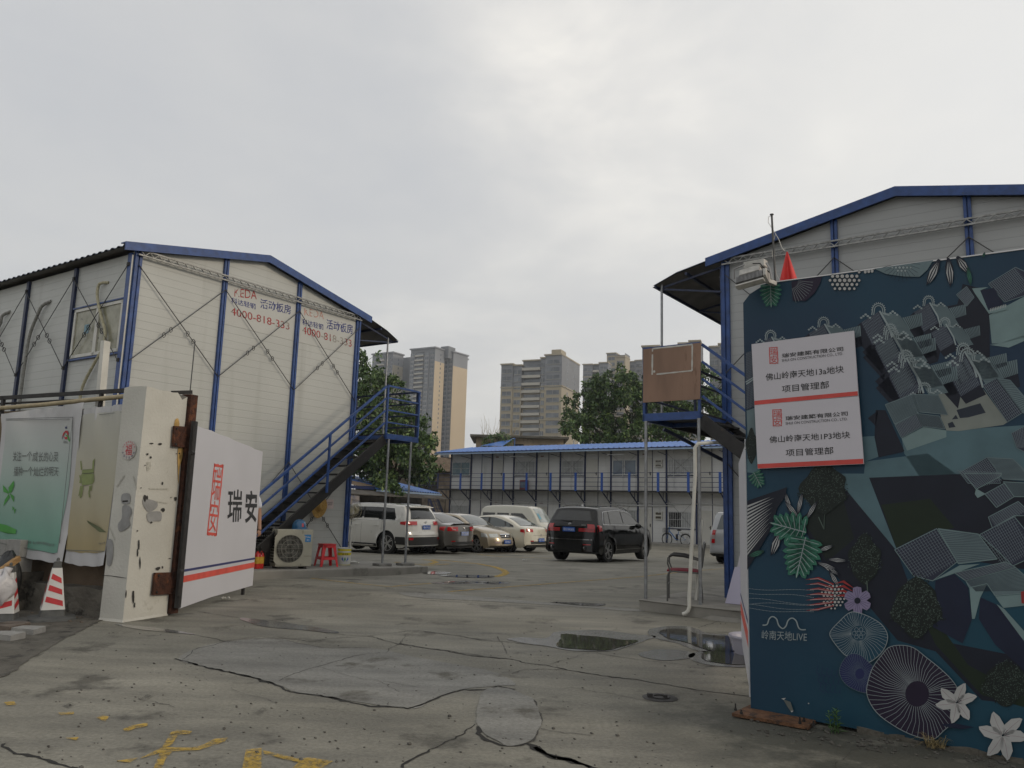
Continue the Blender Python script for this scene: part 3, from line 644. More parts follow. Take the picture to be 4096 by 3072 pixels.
hose([(388, 605), (340, 650), (300, 730), (250, 850), (225, 950), (205, 1080), (180, 1250), (150, 1500)], cz, 'long grey drain hose curling down beside the second blue post', m_hoseg, .028)
hose([(60, 690), (20, 730), (0, 800), (-60, 900), (-90, 1100), (-100, 1500)], cz, 'grey drain hose cut off by the edge of the photo', m_hoseg, .028)

# ================================================================ steel stairs
def stair(fr, name, label, x0, x1, y0, y1, sgn, run_to, base, poles, cz_, Lw):
    """landing x0..x1, y0..y1 at 3.0; flight goes from the landing's edge xs towards run_to; sgn = direction of the flight"""
    T = thing(name, label, 'staircase', fr((x0+x1)/2, y1, base)); xs = x0 if sgn < 0 else x1; zt = 3.0
    mb = MB(fr); mb.box(x0+.002, x1-.002, y0, y1-.05, zt-.03, zt); mb.obj('landing', M_black, T)
    mb = MB(fr); mb.box(x0, x1, y1-.045, y1, zt-.11, zt+.012); mb.box(x0, x0+.05, y0, y1-.047, zt-.11, zt-.032); mb.box(x1-.05, x1, y0, y1-.047, zt-.11, zt-.032)
    mb.beam((x0+.06, y0+.05, zt-.07), (x1-.06, y0+.05, zt-.07), .05, .07); mb.obj('landing_frame', M_blue, T, bevel=.004)
    xr = x1 if sgn < 0 else x0         # outer end, where the walkway rail runs back
    mb = MB(fr); a, b_ = sorted((xr, xr-(.0+1.12)*(1 if sgn < 0 else -1))); mb.box(a+.003, b_-.003, -Lw, y0-.003, zt-.03, zt-.001)
    mb.box(min(xr, xr-.05*(-sgn)), max(xr, xr-.05*(-sgn)), -Lw, y0-.004, zt-.12, zt-.032)
    mb.obj('walkway_deck', M_black, T)
    # railings
    def railing(P, Q, m, nposts, name_='handrail', offs=(1.07, .80, .53, .26), w=.04):
        mb = MB(fr); P, Q = Vector(P), Vector(Q)
        for i, o_ in enumerate(offs): mb.beam(tuple(P+Vector((0, 0, o_))), tuple(Q+Vector((0, 0, o_))), w if i == 0 else w*.8, w if i == 0 else w*.8)
        for k in range(nposts):
            c = P.lerp(Q, k/(nposts-1)); mb.box(c.x-.02, c.x+.02, c.y-.022, c.y+.022, c.z-.1, c.z+offs[0]+.021)
        return mb.obj(name_, m, T, bevel=.003)
    railing((x0+.02, y1-.022, zt), (x1-.02, y1-.022, zt), M_blue, 2)
    railing((xr+.02*sgn, y1-.08, zt), (xr+.02*sgn, -Lw, zt), M_blue if False else M_navy, int(Lw/1.82)+2)
    # flight
    dx = run_to-xs; slope = (zt-base)/abs(dx)
    for y in (y0+.08, y1-.06):
        mb = MB(fr); mb.beam((xs-.02*sgn, y, zt-.12), (run_to, y, base+.02), .05, .21); mb.obj('stringer', M_black, T, bevel=.004)
    n = 14
    for k in range(n):
        t_ = (k+.55)/n; x = xs+dx*t_; z = zt-(zt-base)*t_
        MB(fr).box(x-.12, x+.12, y0+.11, y1-.09, z-.075, z-.045).obj('tread', M_black, T)
    a = Vector((xs+.03*sgn, y1-.022, zt-.02)); b_ = Vector((run_to, y1-.022, base+.12))
    mb = MB(fr)
    for i, o_ in enumerate((1.07, .80, .53, .26)): mb.beam(tuple(a+Vector((0, 0, o_))), tuple(b_+Vector((0, 0, o_*.95))), .045 if i == 0 else .036)
    for t_ in (.46, .97):
        c = a.lerp(b_, t_); mb.box(c.x-.02, c.x+.02, c.y+.0, c.y+.04, c.z-.12, c.z+1.05)
    mb.obj('handrail', M_blue, T, bevel=.003)
    for x, y, z in poles: MB(fr).tube([(x, y, z), (x, y, zt-.112)], .025, 14).obj('support_pole', M_galv, T, smooth=True)
    x, y, z0_, z1_ = cz_; MB(fr).tube([(x, y, z0_), (x, y, z1_)], .022, 12).obj('canopy_post', M_galv, T, smooth=True)
    mb = MB(fr); mb.beam((x, y, z1_-.03), (x+.5*(1 if sgn > 0 else -1), y, z1_-.02), .02); 
    return T
stL = stair(LF, 'steel_staircase', 'blue railed black steel stair climbing beside the cream lettered gable', 5.52, 6.62, .02, .95, -1, 2.05, .26, [(5.6, .97, .2), (6.33, .98, .2)], (6.45, -.02, 3.0, 5.44), 9)
stR = stair(RF, 'steel_staircase', 'blue and black steel stair whose landing carries a sheet of plywood', -.93, .04, .02, 1.13, 1, 3.5, .17, [(-.85, 1.17, .15), (.06, 1.24, .15)], (-1.12, .0, 3.0, 5.47), 9)
mb = MB(RF); mb.beam((-.95, .3, 2.85), (.0, -.9, 2.2), .05); mb.beam((.25, .25, 2.7), (.9, .9, 2.35), .04); mb.beam((.0, .2, 2.88), (.95, .2, 2.0), .05, .09); mb.obj('under_brace', M_navy, stR)
for x, y in ((5.6, .97), (6.33, .98)):
    mb = MB(LF.at(x, y, zL(x), .2)); mb.box(-.17, .17, -.13, .13, -.02, .06); mb.obj('footing', M_conc, stL, bevel=.02)
# plywood sheet wired to the landing rail
m_ply = mat('weathered_plywood', (.24, .15, .105), .75, 0, .18, 3, bump=.2, stretch=(1, 1, .25), dark=((.13, .07, .045), .62, 4))
PL = thing('plywood_board', 'brown plywood sheet marked with a white outline on the landing rail', 'board', RF(-.45, 1.16, 3.2))
zz_ = lambda p: (2400+.3617*p[0], 1300+.3617*p[1])
Pp = RF(0, 1.165, 0); Pn = tuple(RF.b)
cr = [RF.loc(onp(*zz_(p), Pp, Pn)) for p in ((475, 858), (1105, 820), (1113, 195), (478, 268))]
mb = MB(RF); mb.prism([(c.x, c.z) for c in cr], 'y', 1.148, 1.166); mb.obj('sheet', m_ply, PL)
mb = MB(RF)
for seg in (((578, 550), (582, 262)), ((582, 262), (1022, 215)), ((1022, 215), (1018, 505)), ((578, 550), (1018, 505))):
    P = [RF.loc(onp(*zz_(p), Pp, Pn)) for p in seg]; k = 9; d = (P[1]-P[0]); nrm = Vector((-d.z, 0, d.x)).normalized(); pr = []
    for i in range(k+1):
        c = P[0].lerp(P[1], i/k); w = .011*(.6+.8*random.random()); pr.append((c+nrm*w, c-nrm*w))
    for i in range(k):
        if random.random() < .93: mb.poly([(q.x, 1.169, q.z) for q in (pr[i][0], pr[i+1][0], pr[i+1][1], pr[i][1])])
for px_ in ((600, 515),):
    c = RF.loc(onp(*zz_(px_), Pp, Pn)); mb.poly([(c.x+.02*cos(a), 1.169, c.z+.02*sin(a)) for a in [i*pi/5 for i in range(10)]])
mb.obj('paint_outline', mat('white_filler', (.5, .49, .45), .7), PL)
# white waste pipe, chair, boards and bowl at the grey shed
q = RF.loc(onp(2780, 1790, RF(0, 1.57, 0), Pn)); q2 = RF.loc(onp(2757, 2390, RF(0, 1.57, 0), Pn)); q3 = RF.loc(onp(2905, 1780, RF(0, .25, 0), Pn))
mb = MB(RF); mb.tube([(q3.x, -.1, q3.z), (q3.x-.05, .5, q3.z+.02), (q.x+.14, 1.46, q.z+.07), (q.x+.04, 1.55, q.z+.06), (q.x, 1.57, q.z), (q.x-.001, 1.57, q.z-.4), (q2.x, 1.57, .3), (q2.x, 1.575, .14), (q2.x-.015, 1.58, .085), (q2.x-.05, 1.59, .05), (q2.x-.09, 1.60, .035)], .027, 14)
o = tag(mb.obj('waste_pipe', M_pvc, smooth=60), 'cream plastic waste pipe dropping beside the chair to the ground', 'pipe')
mb = MB(RF); mb.tube([(.05, .35, .15), (.1, .1, 2.2)], .025, 10)
# ================================================================ gate pillar, gate leaf, street wall
def c2_(p): return (.4973*p[0], 1600+.4973*p[1])       # survey sheet of the gate area
m_pil = mat('flaking_whitewash', (.52, .51, .46), .7, 0, .08, 1.6, bump=.25, bscale=30, dark=((.40, .385, .33), .63, 2.6))
m_cem = mat('bare_cement_patch', (.27, .27, .265), .9, 0, .15, 8); m_hole = mat('chipped_hole', (.035, .033, .03), .95)
A_ = ong(490, 2490); L_ = ong(398, 2480); B_ = ong(667, 2462)
A_.z = L_.z = B_.z = 0
PIL = thing('gate_pillar', 'chipped whitewashed gate pillar with a round red lucky sticker', 'pillar', A_)
Bk = B_ + (L_-A_); ctr = (A_+Bk)/2
mb = MB(); NL = 10
def pl(P, Q, n): return [P.lerp(Q, i/n) for i in range(n)]
foot = pl(A_, B_, 8)+pl(B_, Bk, 5)+pl(Bk, L_, 8)+pl(L_, A_, 5)
random.seed(3)
tops = [2.81+(.025*noise.noise(p*6)) - (.10 if 5 <= i <= 8 else 0)*random.random() for i, p in enumerate(foot)]
zs = [0, .03, .4, .9, 1.4, 1.9, 2.4, 2.66]
for z in zs:
    for i, p in enumerate(foot):
        d = (p-ctr).normalized(); j = (.006*noise.noise(Vector((p.x*5, p.y*5, z*3))))
        mb.v.append(p + d*(j + (.012 if z < .02 else 0)) + Vector((0, 0, z)))
for i, p in enumerate(foot): mb.v.append(p+Vector((0, 0, tops[i])))
n = len(foot)
for k in range(len(zs)):
    for i in range(n): mb.f.append((k*n+i, k*n+(i+1) % n, (k+1)*n+(i+1) % n, (k+1)*n+i)); mb.m.append(0)
mb.v.append(ctr+Vector((0, 0, 2.82))); c_ = len(mb.v)-1
for i in range(n): mb.f.append((len(zs)*n+i, len(zs)*n+(i+1) % n, c_)); mb.m.append(1)
mb.obj('shaft', [m_pil, mat('broken_mortar_top', (.16, .155, .14), .95, 0, .4, 12, bump=.8)], PIL)
rn = Vector(((B_-A_).y, -(B_-A_).x, 0)).normalized(); ln = Vector((-(L_-A_).y, (L_-A_).x, 0)).normalized()
if ln.y > 0: ln = -ln
def face_poly(mb, pts, cv, P, nrm, off, j=0, n=3):
    Q = [onp(*cv(p), P, nrm) for p in pts]; s_ = smooth_loop([q.copy() for q in Q], n, j) if n > 1 else Q
    nn_ = Vector(nrm).normalized(); out = []
    for q in s_:
        q = q - nn_*((q-Vector(P)).dot(nn_)-off); out.append(q)
    mb.poly(out, raw=True)
mb = MB()
for pts in ([(1145, 800), (1180, 795), (1250, 815), (1265, 850), (1235, 885), (1190, 900), (1150, 850)], [(1190, 905), (1285, 898), (1292, 970), (1240, 975), (1200, 985), (1182, 950)]): face_poly(mb, pts, c2_, A_, rn, .009, .01)
for pts in ([(985, 760), (1045, 755), (1045, 830), (985, 830)], [(990, 855), (1040, 850), (1062, 900), (1040, 960), (1050, 1010), (1000, 1050), (965, 1055), (955, 1000), (985, 950)], [(868, 1125), (908, 1130), (912, 1240), (895, 1330), (865, 1320), (862, 1200)]): face_poly(mb, pts, c2_, L_, ln, .009, .01)
mb.obj('cement_patch', m_cem, PIL)
mb = MB()
for cx_, cy_, a, b_ in ((1282, 353, 14, 9), (1182, 436, 8, 9), (1208, 462, 7, 12), (1163, 525, 5, 6), (1303, 670, 6, 12), (1160, 790, 12, 35), (1178, 785, 8, 20), (1308, 882, 16, 18), (1212, 985, 9, 8), (1100, 1052, 7, 6), (1112, 1160, 6, 50), (1102, 1225, 6, 30), (1122, 1310, 6, 45), (1265, 1355, 18, 16), (1303, 1345, 8, 11), (1068, 1580, 9, 55), (1078, 1650, 7, 20), (1230, 1465, 9, 6), (1130, 707, 5, 5), (1438, 430, 8, 8), (1415, 432, 5, 4), (1408, 792, 12, 18), (1215, 350, 18, 5), (1008, 1560, 6, 30), (1370, 785, 5, 5), (1360, 1275, 12, 4)):
    face_poly(mb, [(cx_+a*(.7+.6*random.random())*cos(t_*pi/4), cy_+b_*(.7+.6*random.random())*sin(t_*pi/4)) for t_ in range(8)], c2_, A_, rn, .010, 0, 1)
face_poly(mb, [(830, 1408), (900, 1412), (960, 1420), (1020, 1430), (1020, 1433), (955, 1426), (900, 1417), (830, 1412)], c2_, L_, ln, .010, 0, 1)
face_poly(mb, [(990, 810), (1035, 806), (1036, 818), (992, 822)], c2_, L_, ln, .012, 0, 1)
mb.obj('chip', m_hole, PIL)
mb = MB()
for pts in ([(1180, 500), (1210, 495), (1208, 550), (1190, 570), (1178, 570)], [(1190, 708), (1358, 710), (1350, 722), (1200, 718)], [(1250, 812), (1345, 825), (1340, 832), (1250, 822)]): face_poly(mb, pts, c2_, A_, rn, .008, 0, 1)
for pts in ([(1070, 610), (1078, 610), (1105, 700), (1100, 735), (1095, 700)], [(1003, 600), (1008, 604), (945, 700), (938, 695)], [(880, 1020), (888, 1020), (932, 1125), (924, 1130)]): face_poly(mb, pts, c2_, L_, ln, .008, 0, 1)
mb.obj('scraped_mark', mat('scraped_plaster', (.42, .41, .36), .9, 0, .2, 30), PIL)
mb = MB()
for pts in ([(1405, 160), (1430, 150), (1440, 210), (1400, 210)], [(1430, 385), (1465, 385), (1462, 460), (1440, 560), (1432, 680), (1425, 500)]): face_poly(mb, pts, c2_, A_, rn, .009, .008)
mb.obj('rust_stain', mat('rust_run', (.42, .27, .09), .8, 0, .3, 12), PIL)
mb = MB(); O = onp(*c2_((1042, 402)), L_, ln); lu = (A_-L_).normalized(); LH = Fr(O, lu, ln)
mb.poly([LH(.118*cos(i*pi/16), .012, .118*sin(i*pi/16)) for i in range(32)], raw=True); stk = mb.obj('sticker', mat('sticker_ground', (.47, .44, .41), .5), PIL)
mr = mat('sticker_red', (.50, .02, .04), .5); mk = mat('sticker_blue', (.02, .03, .10), .5)
mb = MB(); text(mb, '福', LH(-.055, .015, -.065), lu*.11, Vector((0, 0, .135)))
for i, ch in enumerate('平安健康福旺神州'):
    a = pi*(.88-.76*i/7); r_ = .098; text(mb, ch, LH(r_*cos(a)-.009, .015, r_*sin(a)-.009), lu*.018, Vector((0, 0, .02)))
mb.obj('sticker_writing', mr, stk)
mb = MB()
for i, ch in enumerate('中国平安健康'):
    a = pi*(1.12+.76*i/5); r_ = .098; text(mb, ch, LH(r_*cos(a)-.012, .015, r_*sin(a)-.012), lu*.025, Vector((0, 0, .027)))
mb.obj('sticker_writing', mk, stk)
# rusty channel and hinge plates
GP_ = thing('gate_post', 'rusty brown steel channel bolted to the chipped pillar', 'gate post', B_)
pf = Fr(B_, B_-A_, rn); mb = MB(pf); mb.box(.012, .03, -.10, .05, .02, 2.82); mb.box(.03, .14, .035, .05, .02, 2.82); mb.box(.03, .14, -.10, -.085, .02, 2.82); mb.box(.1, .115, -.084, .034, .02, 2.8)
mb.obj('channel', M_rust, GP_, bevel=.003)
for pts in ([(1405, 208), (1520, 215), (1520, 385), (1393, 375)], [(1250, 1390), (1430, 1385), (1425, 1560), (1230, 1570)]):
    q = [onp(*c2_(p), B_+rn*.055, rn) for p in pts]; mb = MB(); mb.v += [p for p in q] + [p-rn*.03 for p in q]; mb.f += [(0, 1, 2, 3), (7, 6, 5, 4), (0, 4, 5, 1), (1, 5, 6, 2), (2, 6, 7, 3), (3, 7, 4, 0)]; mb.m += [0]*6
    pp = mb.obj('hinge_plate', M_rust, GP_)
    c = (q[0]+q[3])/2
    for k in (.12, .88):
        w = q[0].lerp(q[3], k)+(q[1]-q[0])*.14; f_ = Fr(w, rn, B_-A_); mb = MB(f_); mb.lathe([(.014, 0), (.014, .012), (0, .012)], 8, axis='x'); mb.obj('bolt', M_drk, pp)
mb = MB(pf); mb.beam((-.26, -.02, 2.80), (.09, -.02, 2.86), .03, .05); mb.obj('top_bar', M_drk, GP_)
mb = MB(pf); mb.tube([(.06, -.02, 2.84), (.065, -.02, 3.55)], .0075, 6); tag(mb.obj('rebar', mat('rebar_grey', (.09, .09, .09), .6, .5)), 'thin steel bar standing upright on the rusty gate post', 'steel bar')
# gate leaf
G0 = onz(722, 2430, .1); G1 = onz(1005, 2352, .1); gn = Vector(((G1-G0).y, -(G1-G0).x, 0)).normalized(); gd = (G1-G0).normalized()
GL = thing('gate_leaf', 'white steel gate leaf lettered in red and black with a blue and red stripe', 'gate', G0)
top = [(1590, 210), (1640, 228), (1700, 245), (1760, 275), (1840, 300), (1900, 332), (2010, 372), (2050, 395), (2114, 415)]; bot = [(2032, 1492), (1900, 1530), (1700, 1585), (1452, 1655)]
q = [onp(*c2_(p), G0, gn) for p in top+bot]; q[-1].z = .09
mb = MB(); n = len(q); mb.v += q + [p-gn*.045 for p in q]; mb.f += [tuple(range(n)), tuple(range(2*n-1, n-1, -1))]+[(i, i+n, (i+1) % n+n, (i+1) % n) for i in range(n)]; mb.m += [0]*(n+2)
m_gate = mat('gate_white_vinyl', (.54, .54, .575), .42, 0, .03, 1.5, bump=.05, bscale=3)
mb.obj('panel', m_gate, GL)
mb = MB(Fr(G0, gd, gn)); mb.box(-.075, -.006, -.05, .008, .0, 2.36); mb.tube([(-.09, 0, .15), (-.09, 0, 2.3)], .018, 8)
for z in (.45, 1.95): mb.tube([(-.13, 0, z), (-.05, 0, z)], .03, 10)
mb.obj('frame', M_drk, GL); MB(Fr(G0, gd, gn)).box(2.2, 2.25, -.05, -.01, -.12, .1).obj('drop_bolt', M_drk, GL)
m_gred = mat('gate_red', (.62, .085, .06), .5); m_gblue = mat('gate_navy', (.035, .04, .14), .5); m_ink = mat('black_lettering', (.022, .022, .024), .5)
mb = MB(); face_poly(mb, [(1477, 1415), (2048, 1304), (2044, 1346), (1472, 1468)], c2_, G0, gn, .003, 0, 1); mb.obj('stripe', m_gred, GL, label='wide red stripe')
mb = MB(); face_poly(mb, [(1482, 1362), (2052, 1266), (2051, 1281), (1480, 1382)], c2_, G0, gn, .003, 0, 1); mb.obj('stripe', m_gblue, GL, label='thin blue stripe')
def seal(mb, tl, tr, br, bl, cv, P, nrm, off, t=.07, rough=0):
    """red seal: wobbly frame with the two characters stacked inside"""
    def at_(s_, t_):
        a = (tl[0]+(tr[0]-tl[0])*s_, tl[1]+(tr[1]-tl[1])*s_); b_ = (bl[0]+(br[0]-bl[0])*s_, bl[1]+(br[1]-bl[1])*s_)
        return (a[0]+(b_[0]-a[0])*t_, a[1]+(b_[1]-a[1])*t_)
    ts = t*.42; N_ = 10
    def edge(s0, t0, s1, t1, ds, dt):
        o_ = []; i_ = []
        for k in range(N_+1):
            w = rough*(random.random()-.5); o_.append(at_(s0+(s1-s0)*k/N_+w*(ds != 0), t0+(t1-t0)*k/N_+w*.4*(dt != 0))); i_.append(at_(s0+(s1-s0)*k/N_+ds, t0+(t1-t0)*k/N_+dt))
        face_poly(mb, o_+i_[::-1], cv, P, nrm, off, 0, 1)
    edge(0, 0, 1, 0, 0, ts); edge(0, 1, 1, 1, 0, -ts); edge(0, 0, 0, 1, t, 0); edge(1, 0, 1, 1, -t, 0)
    for ch, t0, t1 in (('瑞', .05, .50), ('安', .51, .95)):
        text_px(mb, ch, at_(.12, t1), at_(.88, t1), at_(.12, t0), Vector(P)+Vector(nrm)*off, nrm, cv, .0006)
mb = MB(); seal(mb, (1722, 510), (1797, 522), (1742, 1094), (1664, 1086), c2_, G0, gn, .003, .10, .06); mb.obj('seal', m_gred, GL)
mb = MB(); text_px(mb, bold('瑞', .012), (1826, 985), (1940, 980), (1836, 715), G0, gn, c2_, .003); text_px(mb, bold('安', .022), (1968, 990), (2062, 985), (1976, 725), G0, gn, c2_, .003)
mb.obj('lettering', m_ink, GL)
# street wall left of the pillar
wd = Vector((-.925, .38, 0)).normalized(); SWn = Vector((-.38, -.925, 0)).normalized()
SW = Fr(L_, wd, SWn)
m_tan = mat('stained_tan_render', (.155, .115, .078), .9, 0, .25, 2, bump=.4, bscale=20, dark=((.05, .04, .032), .64, 7))
WL = thing('street_wall', 'low stained wall topped by a dark rail behind the two banners', 'wall', SW(0, 0, 0))
MB(SW).box(0, 9, -.50, -.30, -.2, 2.60).obj('render', m_tan, WL)
mb = MB(SW); mb.beam((-.0, -.14, 2.80), (9, -.14, 2.66), .04, .05); mb.beam((.0, -.2, 2.72), (9, -.2, 2.62), .05, .02)
for x in (.55, 2.4, 4.2): mb.beam((x, -.14, 2.50), (x, -.14, 2.78), .04)
mb.obj('rail', M_drk, WL)
MB(SW).tube([(0, -.1, 2.72), (1.6, -.1, 2.64), (4, -.1, 2.56)], .03, 10).obj('bamboo_pole', mat('bamboo', (.34, .28, .17), .6, 0, .2, 10), WL, smooth=True)
m_ledge = mat('rough_concrete_ledge', (.13, .12, .10), .95, 0, .3, 3, bump=.7, bscale=20, dark=((.035, .032, .028), .55, 2.3))
def lump(fr, x0, x1, y0, y1, z0, z1, m, parent=None, name='block', j=.02, label=None):
    mb = MB(fr)
    nx_, ny_, nz_ = 8, 3, 3
    def P(u, v, w): 
        p = Vector((x0+(x1-x0)*u, y0+(y1-y0)*v, z0+(z1-z0)*w)); s_ = Vector((noise.noise(p*6), noise.noise(p*6+Vector((5, 0, 0))), noise.noise(p*6+Vector((0, 7, 0)))))*j; return tuple(p+s_)
    mb.grid(lambda a, b_: P(a, 1, b_), nx_, nz_); mb.grid(lambda a, b_: P(a, b_, 1), nx_, ny_); mb.grid(lambda a, b_: P(0, a, b_), ny_, nz_); mb.grid(lambda a, b_: P(1, a, b_), ny_, nz_); mb.grid(lambda a, b_: P(a, 0, b_), nx_, nz_)
    return mb.obj(name, m, parent)
lump(SW, .02, 1.55, -.31, -.10, -.05, .34, m_ledge, WL, 'ledge', .03)
lump(SW, 1.42, 2.3, -.31, .12, -.05, .46, m_ledge, WL, 'ledge', .03, )
lump(SW, 2.0, 4.5, -.31, .05, -.05, .40, m_ledge, WL, 'ledge', .04)
# cloth banners
def banner(name, label, TL, TR, BR, BL, m, seed, edge=.0):
    q = [SW.loc(onp(*c2_(p), SW(0, 0, 0), SWn)) for p in (TL, TR, BR, BL)]
    def fn(u, v):
        a = q[0].lerp(q[1], u); b_ = q[3].lerp(q[2], u); p = b_.lerp(a, v)
        k = noise.noise(Vector((u*2.2+seed, v*1.3+u*1.2, seed)))*.05 + noise.noise(Vector((u*5+v*4, v*1.6-u, seed)))*.022 + .014*sin(u*7+v*5+seed)
        k += .03*math.exp(-((v-.97)/.04)**2)*noise.noise(Vector((u*14, 3, seed)))
        sag = (-.035*sin(pi*u)*(1-v) + .02*noise.noise(Vector((u*5, v*.3, seed))))
        return (p.x, -.02+k, p.z+sag)
    mb = MB(SW); mb.grid(fn, 40, 40); T = thing(name, label, 'banner', SW(q[3].x, 0, .7)); mb.obj('cloth', m, T, smooth=180); return T, q, fn
def clothprint(T, q, fn, px, m, off=.006, n=14, name='print'):
    """printed area given by four pixels; follows the folds"""
    pts = [SW.loc(onp(*c2_(p), SW(0, 0, 0), SWn)) for p in px]
    def g(u, v):
        a = pts[0].lerp(pts[1], u); b_ = pts[3].lerp(pts[2], u); return uvfold(q, fn, b_.lerp(a, v), off)
    mb = MB(SW); mb.grid(g, n, n); return mb.obj(name, m, T, smooth=180)
def uvfold(q, fn, p, off):
    u, v = .5, .5
    for _ in range(6):      # invert the bilinear patch
        a = q[0].lerp(q[1], u); b_ = q[3].lerp(q[2], u); v = (p.z-b_.z)/(a.z-b_.z); 
        xl = q[3].x+(q[0].x-q[3].x)*v; xr = q[2].x+(q[1].x-q[2].x)*v; u = (p.x-xl)/(xr-xl)
    r_ = fn(u, v); return (p.x, r_[1]+off, r_[2])
def cloth_text(T, q, fn, body, bl, br, tl, m, off=.014, name='lettering', polys=None):
    mb = MB(); P0 = SW(0, 0, 0)
    if polys:
        for pts in polys:
            mb.poly([onp(*c2_(p), P0, SWn) for p in pts], raw=True)
    else: text_px(mb, body, bl, br, tl, P0, tuple(SWn), c2_, 0)
    mb.v = [SW(*uvfold(q, fn, SW.loc(p), off)) for p in mb.v]; return mb.obj(name, m, T)
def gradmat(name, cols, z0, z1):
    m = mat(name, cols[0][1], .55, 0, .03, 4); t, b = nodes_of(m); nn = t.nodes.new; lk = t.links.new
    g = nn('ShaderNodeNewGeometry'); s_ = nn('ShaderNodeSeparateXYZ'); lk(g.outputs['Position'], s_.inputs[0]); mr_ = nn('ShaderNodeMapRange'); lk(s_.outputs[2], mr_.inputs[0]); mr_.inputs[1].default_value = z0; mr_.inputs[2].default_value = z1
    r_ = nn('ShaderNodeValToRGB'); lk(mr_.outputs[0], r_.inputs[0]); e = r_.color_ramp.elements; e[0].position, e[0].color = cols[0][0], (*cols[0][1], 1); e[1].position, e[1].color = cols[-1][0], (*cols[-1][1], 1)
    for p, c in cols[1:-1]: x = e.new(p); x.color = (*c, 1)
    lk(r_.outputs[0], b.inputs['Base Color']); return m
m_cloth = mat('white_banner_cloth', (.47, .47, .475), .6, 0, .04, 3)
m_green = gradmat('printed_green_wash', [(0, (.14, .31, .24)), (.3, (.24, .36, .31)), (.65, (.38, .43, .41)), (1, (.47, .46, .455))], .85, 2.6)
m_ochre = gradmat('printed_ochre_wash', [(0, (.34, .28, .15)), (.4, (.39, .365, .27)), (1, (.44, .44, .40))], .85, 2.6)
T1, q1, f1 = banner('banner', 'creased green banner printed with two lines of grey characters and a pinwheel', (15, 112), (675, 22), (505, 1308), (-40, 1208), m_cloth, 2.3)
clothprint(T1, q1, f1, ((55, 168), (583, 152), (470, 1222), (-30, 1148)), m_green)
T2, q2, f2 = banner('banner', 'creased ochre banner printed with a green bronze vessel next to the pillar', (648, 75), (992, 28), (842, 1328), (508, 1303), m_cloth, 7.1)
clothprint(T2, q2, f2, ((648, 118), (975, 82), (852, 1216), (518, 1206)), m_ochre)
m_tx = mat('grey_banner_text', (.13, .14, .135), .6)
cloth_text(T1, q1, f1, '关注一个成长的心灵', (108, 488), (440, 490), (112, 412), m_tx); cloth_text(T1, q1, f1, '播种一个灿烂的明天', (115, 606), (446, 606), (118, 532), m_tx)
cloth_text(T1, q1, f1, '中共佛山市委宣传部　佛山市精神文明建设委员会办公室', (130, 1124), (448, 1165), (131, 1100), m_tx)
cloth_text(T2, q2, f2, '中共佛山市委', (790, 1148), (856, 1152), (791, 1134), m_tx)
cloth_text(T1, q1, f1, '文明佛山', (480, 340), (524, 342), (480, 318), m_tx)
m_gr = mat('banner_green', (.06, .27, .05), .6); m_rd = mat('banner_red', (.42, .03, .04), .6)
cloth_text(T1, q1, f1, '', 0, 0, 0, m_gr, polys=[[(82, 745), (78, 700), (118, 642), (122, 680), (100, 735)], [(78, 750), (42, 735), (38, 680), (55, 700), (80, 735)], [(80, 750), (88, 775), (40, 850), (52, 800)], [(88, 745), (118, 765), (116, 812), (100, 785)], [(0, 990), (60, 1000), (130, 1030), (125, 1062), (60, 1065), (0, 1050)], [(115, 870), (130, 865), (118, 905)], [(105, 845), (118, 860), (104, 880)]], name='pinwheel_print')
cloth_text(T1, q1, f1, '', 0, 0, 0, m_rd, polys=[[(485, 260), (505, 240), (530, 240), (538, 262), (528, 290), (520, 262), (505, 255), (492, 270), (480, 300), (478, 275)], [(490, 290), (515, 290), (525, 280), (522, 305), (500, 308)]], name='emblem')
cloth_text(T1, q1, f1, '', 0, 0, 0, m_gr, polys=[[(500, 270), (530, 275), (548, 325), (536, 328), (520, 290)]], name='emblem')
cloth_text(T1, q1, f1, '', 0, 0, 0, mat('banner_navy', (.03, .04, .12), .6), polys=[[(502, 205), (515, 212), (522, 200), (522, 222), (508, 226)], [(478, 275), (473, 305), (476, 312), (482, 285)]], name='emblem')
m_vs = mat('vessel_green', (.20, .24, .09), .6); m_vd = mat('vessel_dark', (.11, .13, .06), .6)
cloth_text(T2, q2, f2, '', 0, 0, 0, m_vs, polys=[[(652, 560), (742, 546), (745, 580), (650, 590)], [(645, 592), (742, 584), (735, 668), (650, 680)], [(632, 600), (642, 598), (645, 665), (632, 660), (638, 630)], [(742, 592), (748, 590), (745, 655), (738, 655)], [(738, 480), (755, 462), (745, 548), (732, 548)], [(640, 485), (646, 482), (652, 556), (643, 556)], [(650, 685), (662, 682), (650, 770), (640, 785), (638, 775)], [(640, 685), (648, 685), (635, 760), (626, 768)], [(710, 678), (722, 676), (712, 730), (718, 768), (708, 770), (702, 735)], [(724, 676), (733, 674), (726, 720), (720, 715)]], name='vessel_print')
cloth_text(T2, q2, f2, '', 0, 0, 0, m_vd, polys=[[(650, 585), (745, 572), (745, 578), (650, 591)], [(655, 556), (742, 544), (742, 549), (655, 561)], [(690, 950), (810, 1015), (860, 1060), (800, 1050), (700, 975)]], name='vessel_print')
for T, q_, f_, lines in ((T1, q1, f1, ([(55, 150), (590, 136), (590, 141), (55, 155)], [(55, 160), (560, 148), (560, 152), (55, 164)], [(590, 136), (595, 136), (492, 1150), (487, 1150)], [(-40, 1140), (455, 1225), (455, 1230), (-40, 1146)])), (T2, q2, f2, ([(650, 130), (975, 90), (975, 94), (650, 134)], [(520, 1203), (852, 1213), (852, 1218), (520, 1208)]))):
    cloth_text(T, q_, f_, '', 0, 0, 0, m_tx, polys=[list(l) for l in lines], name='border_line')
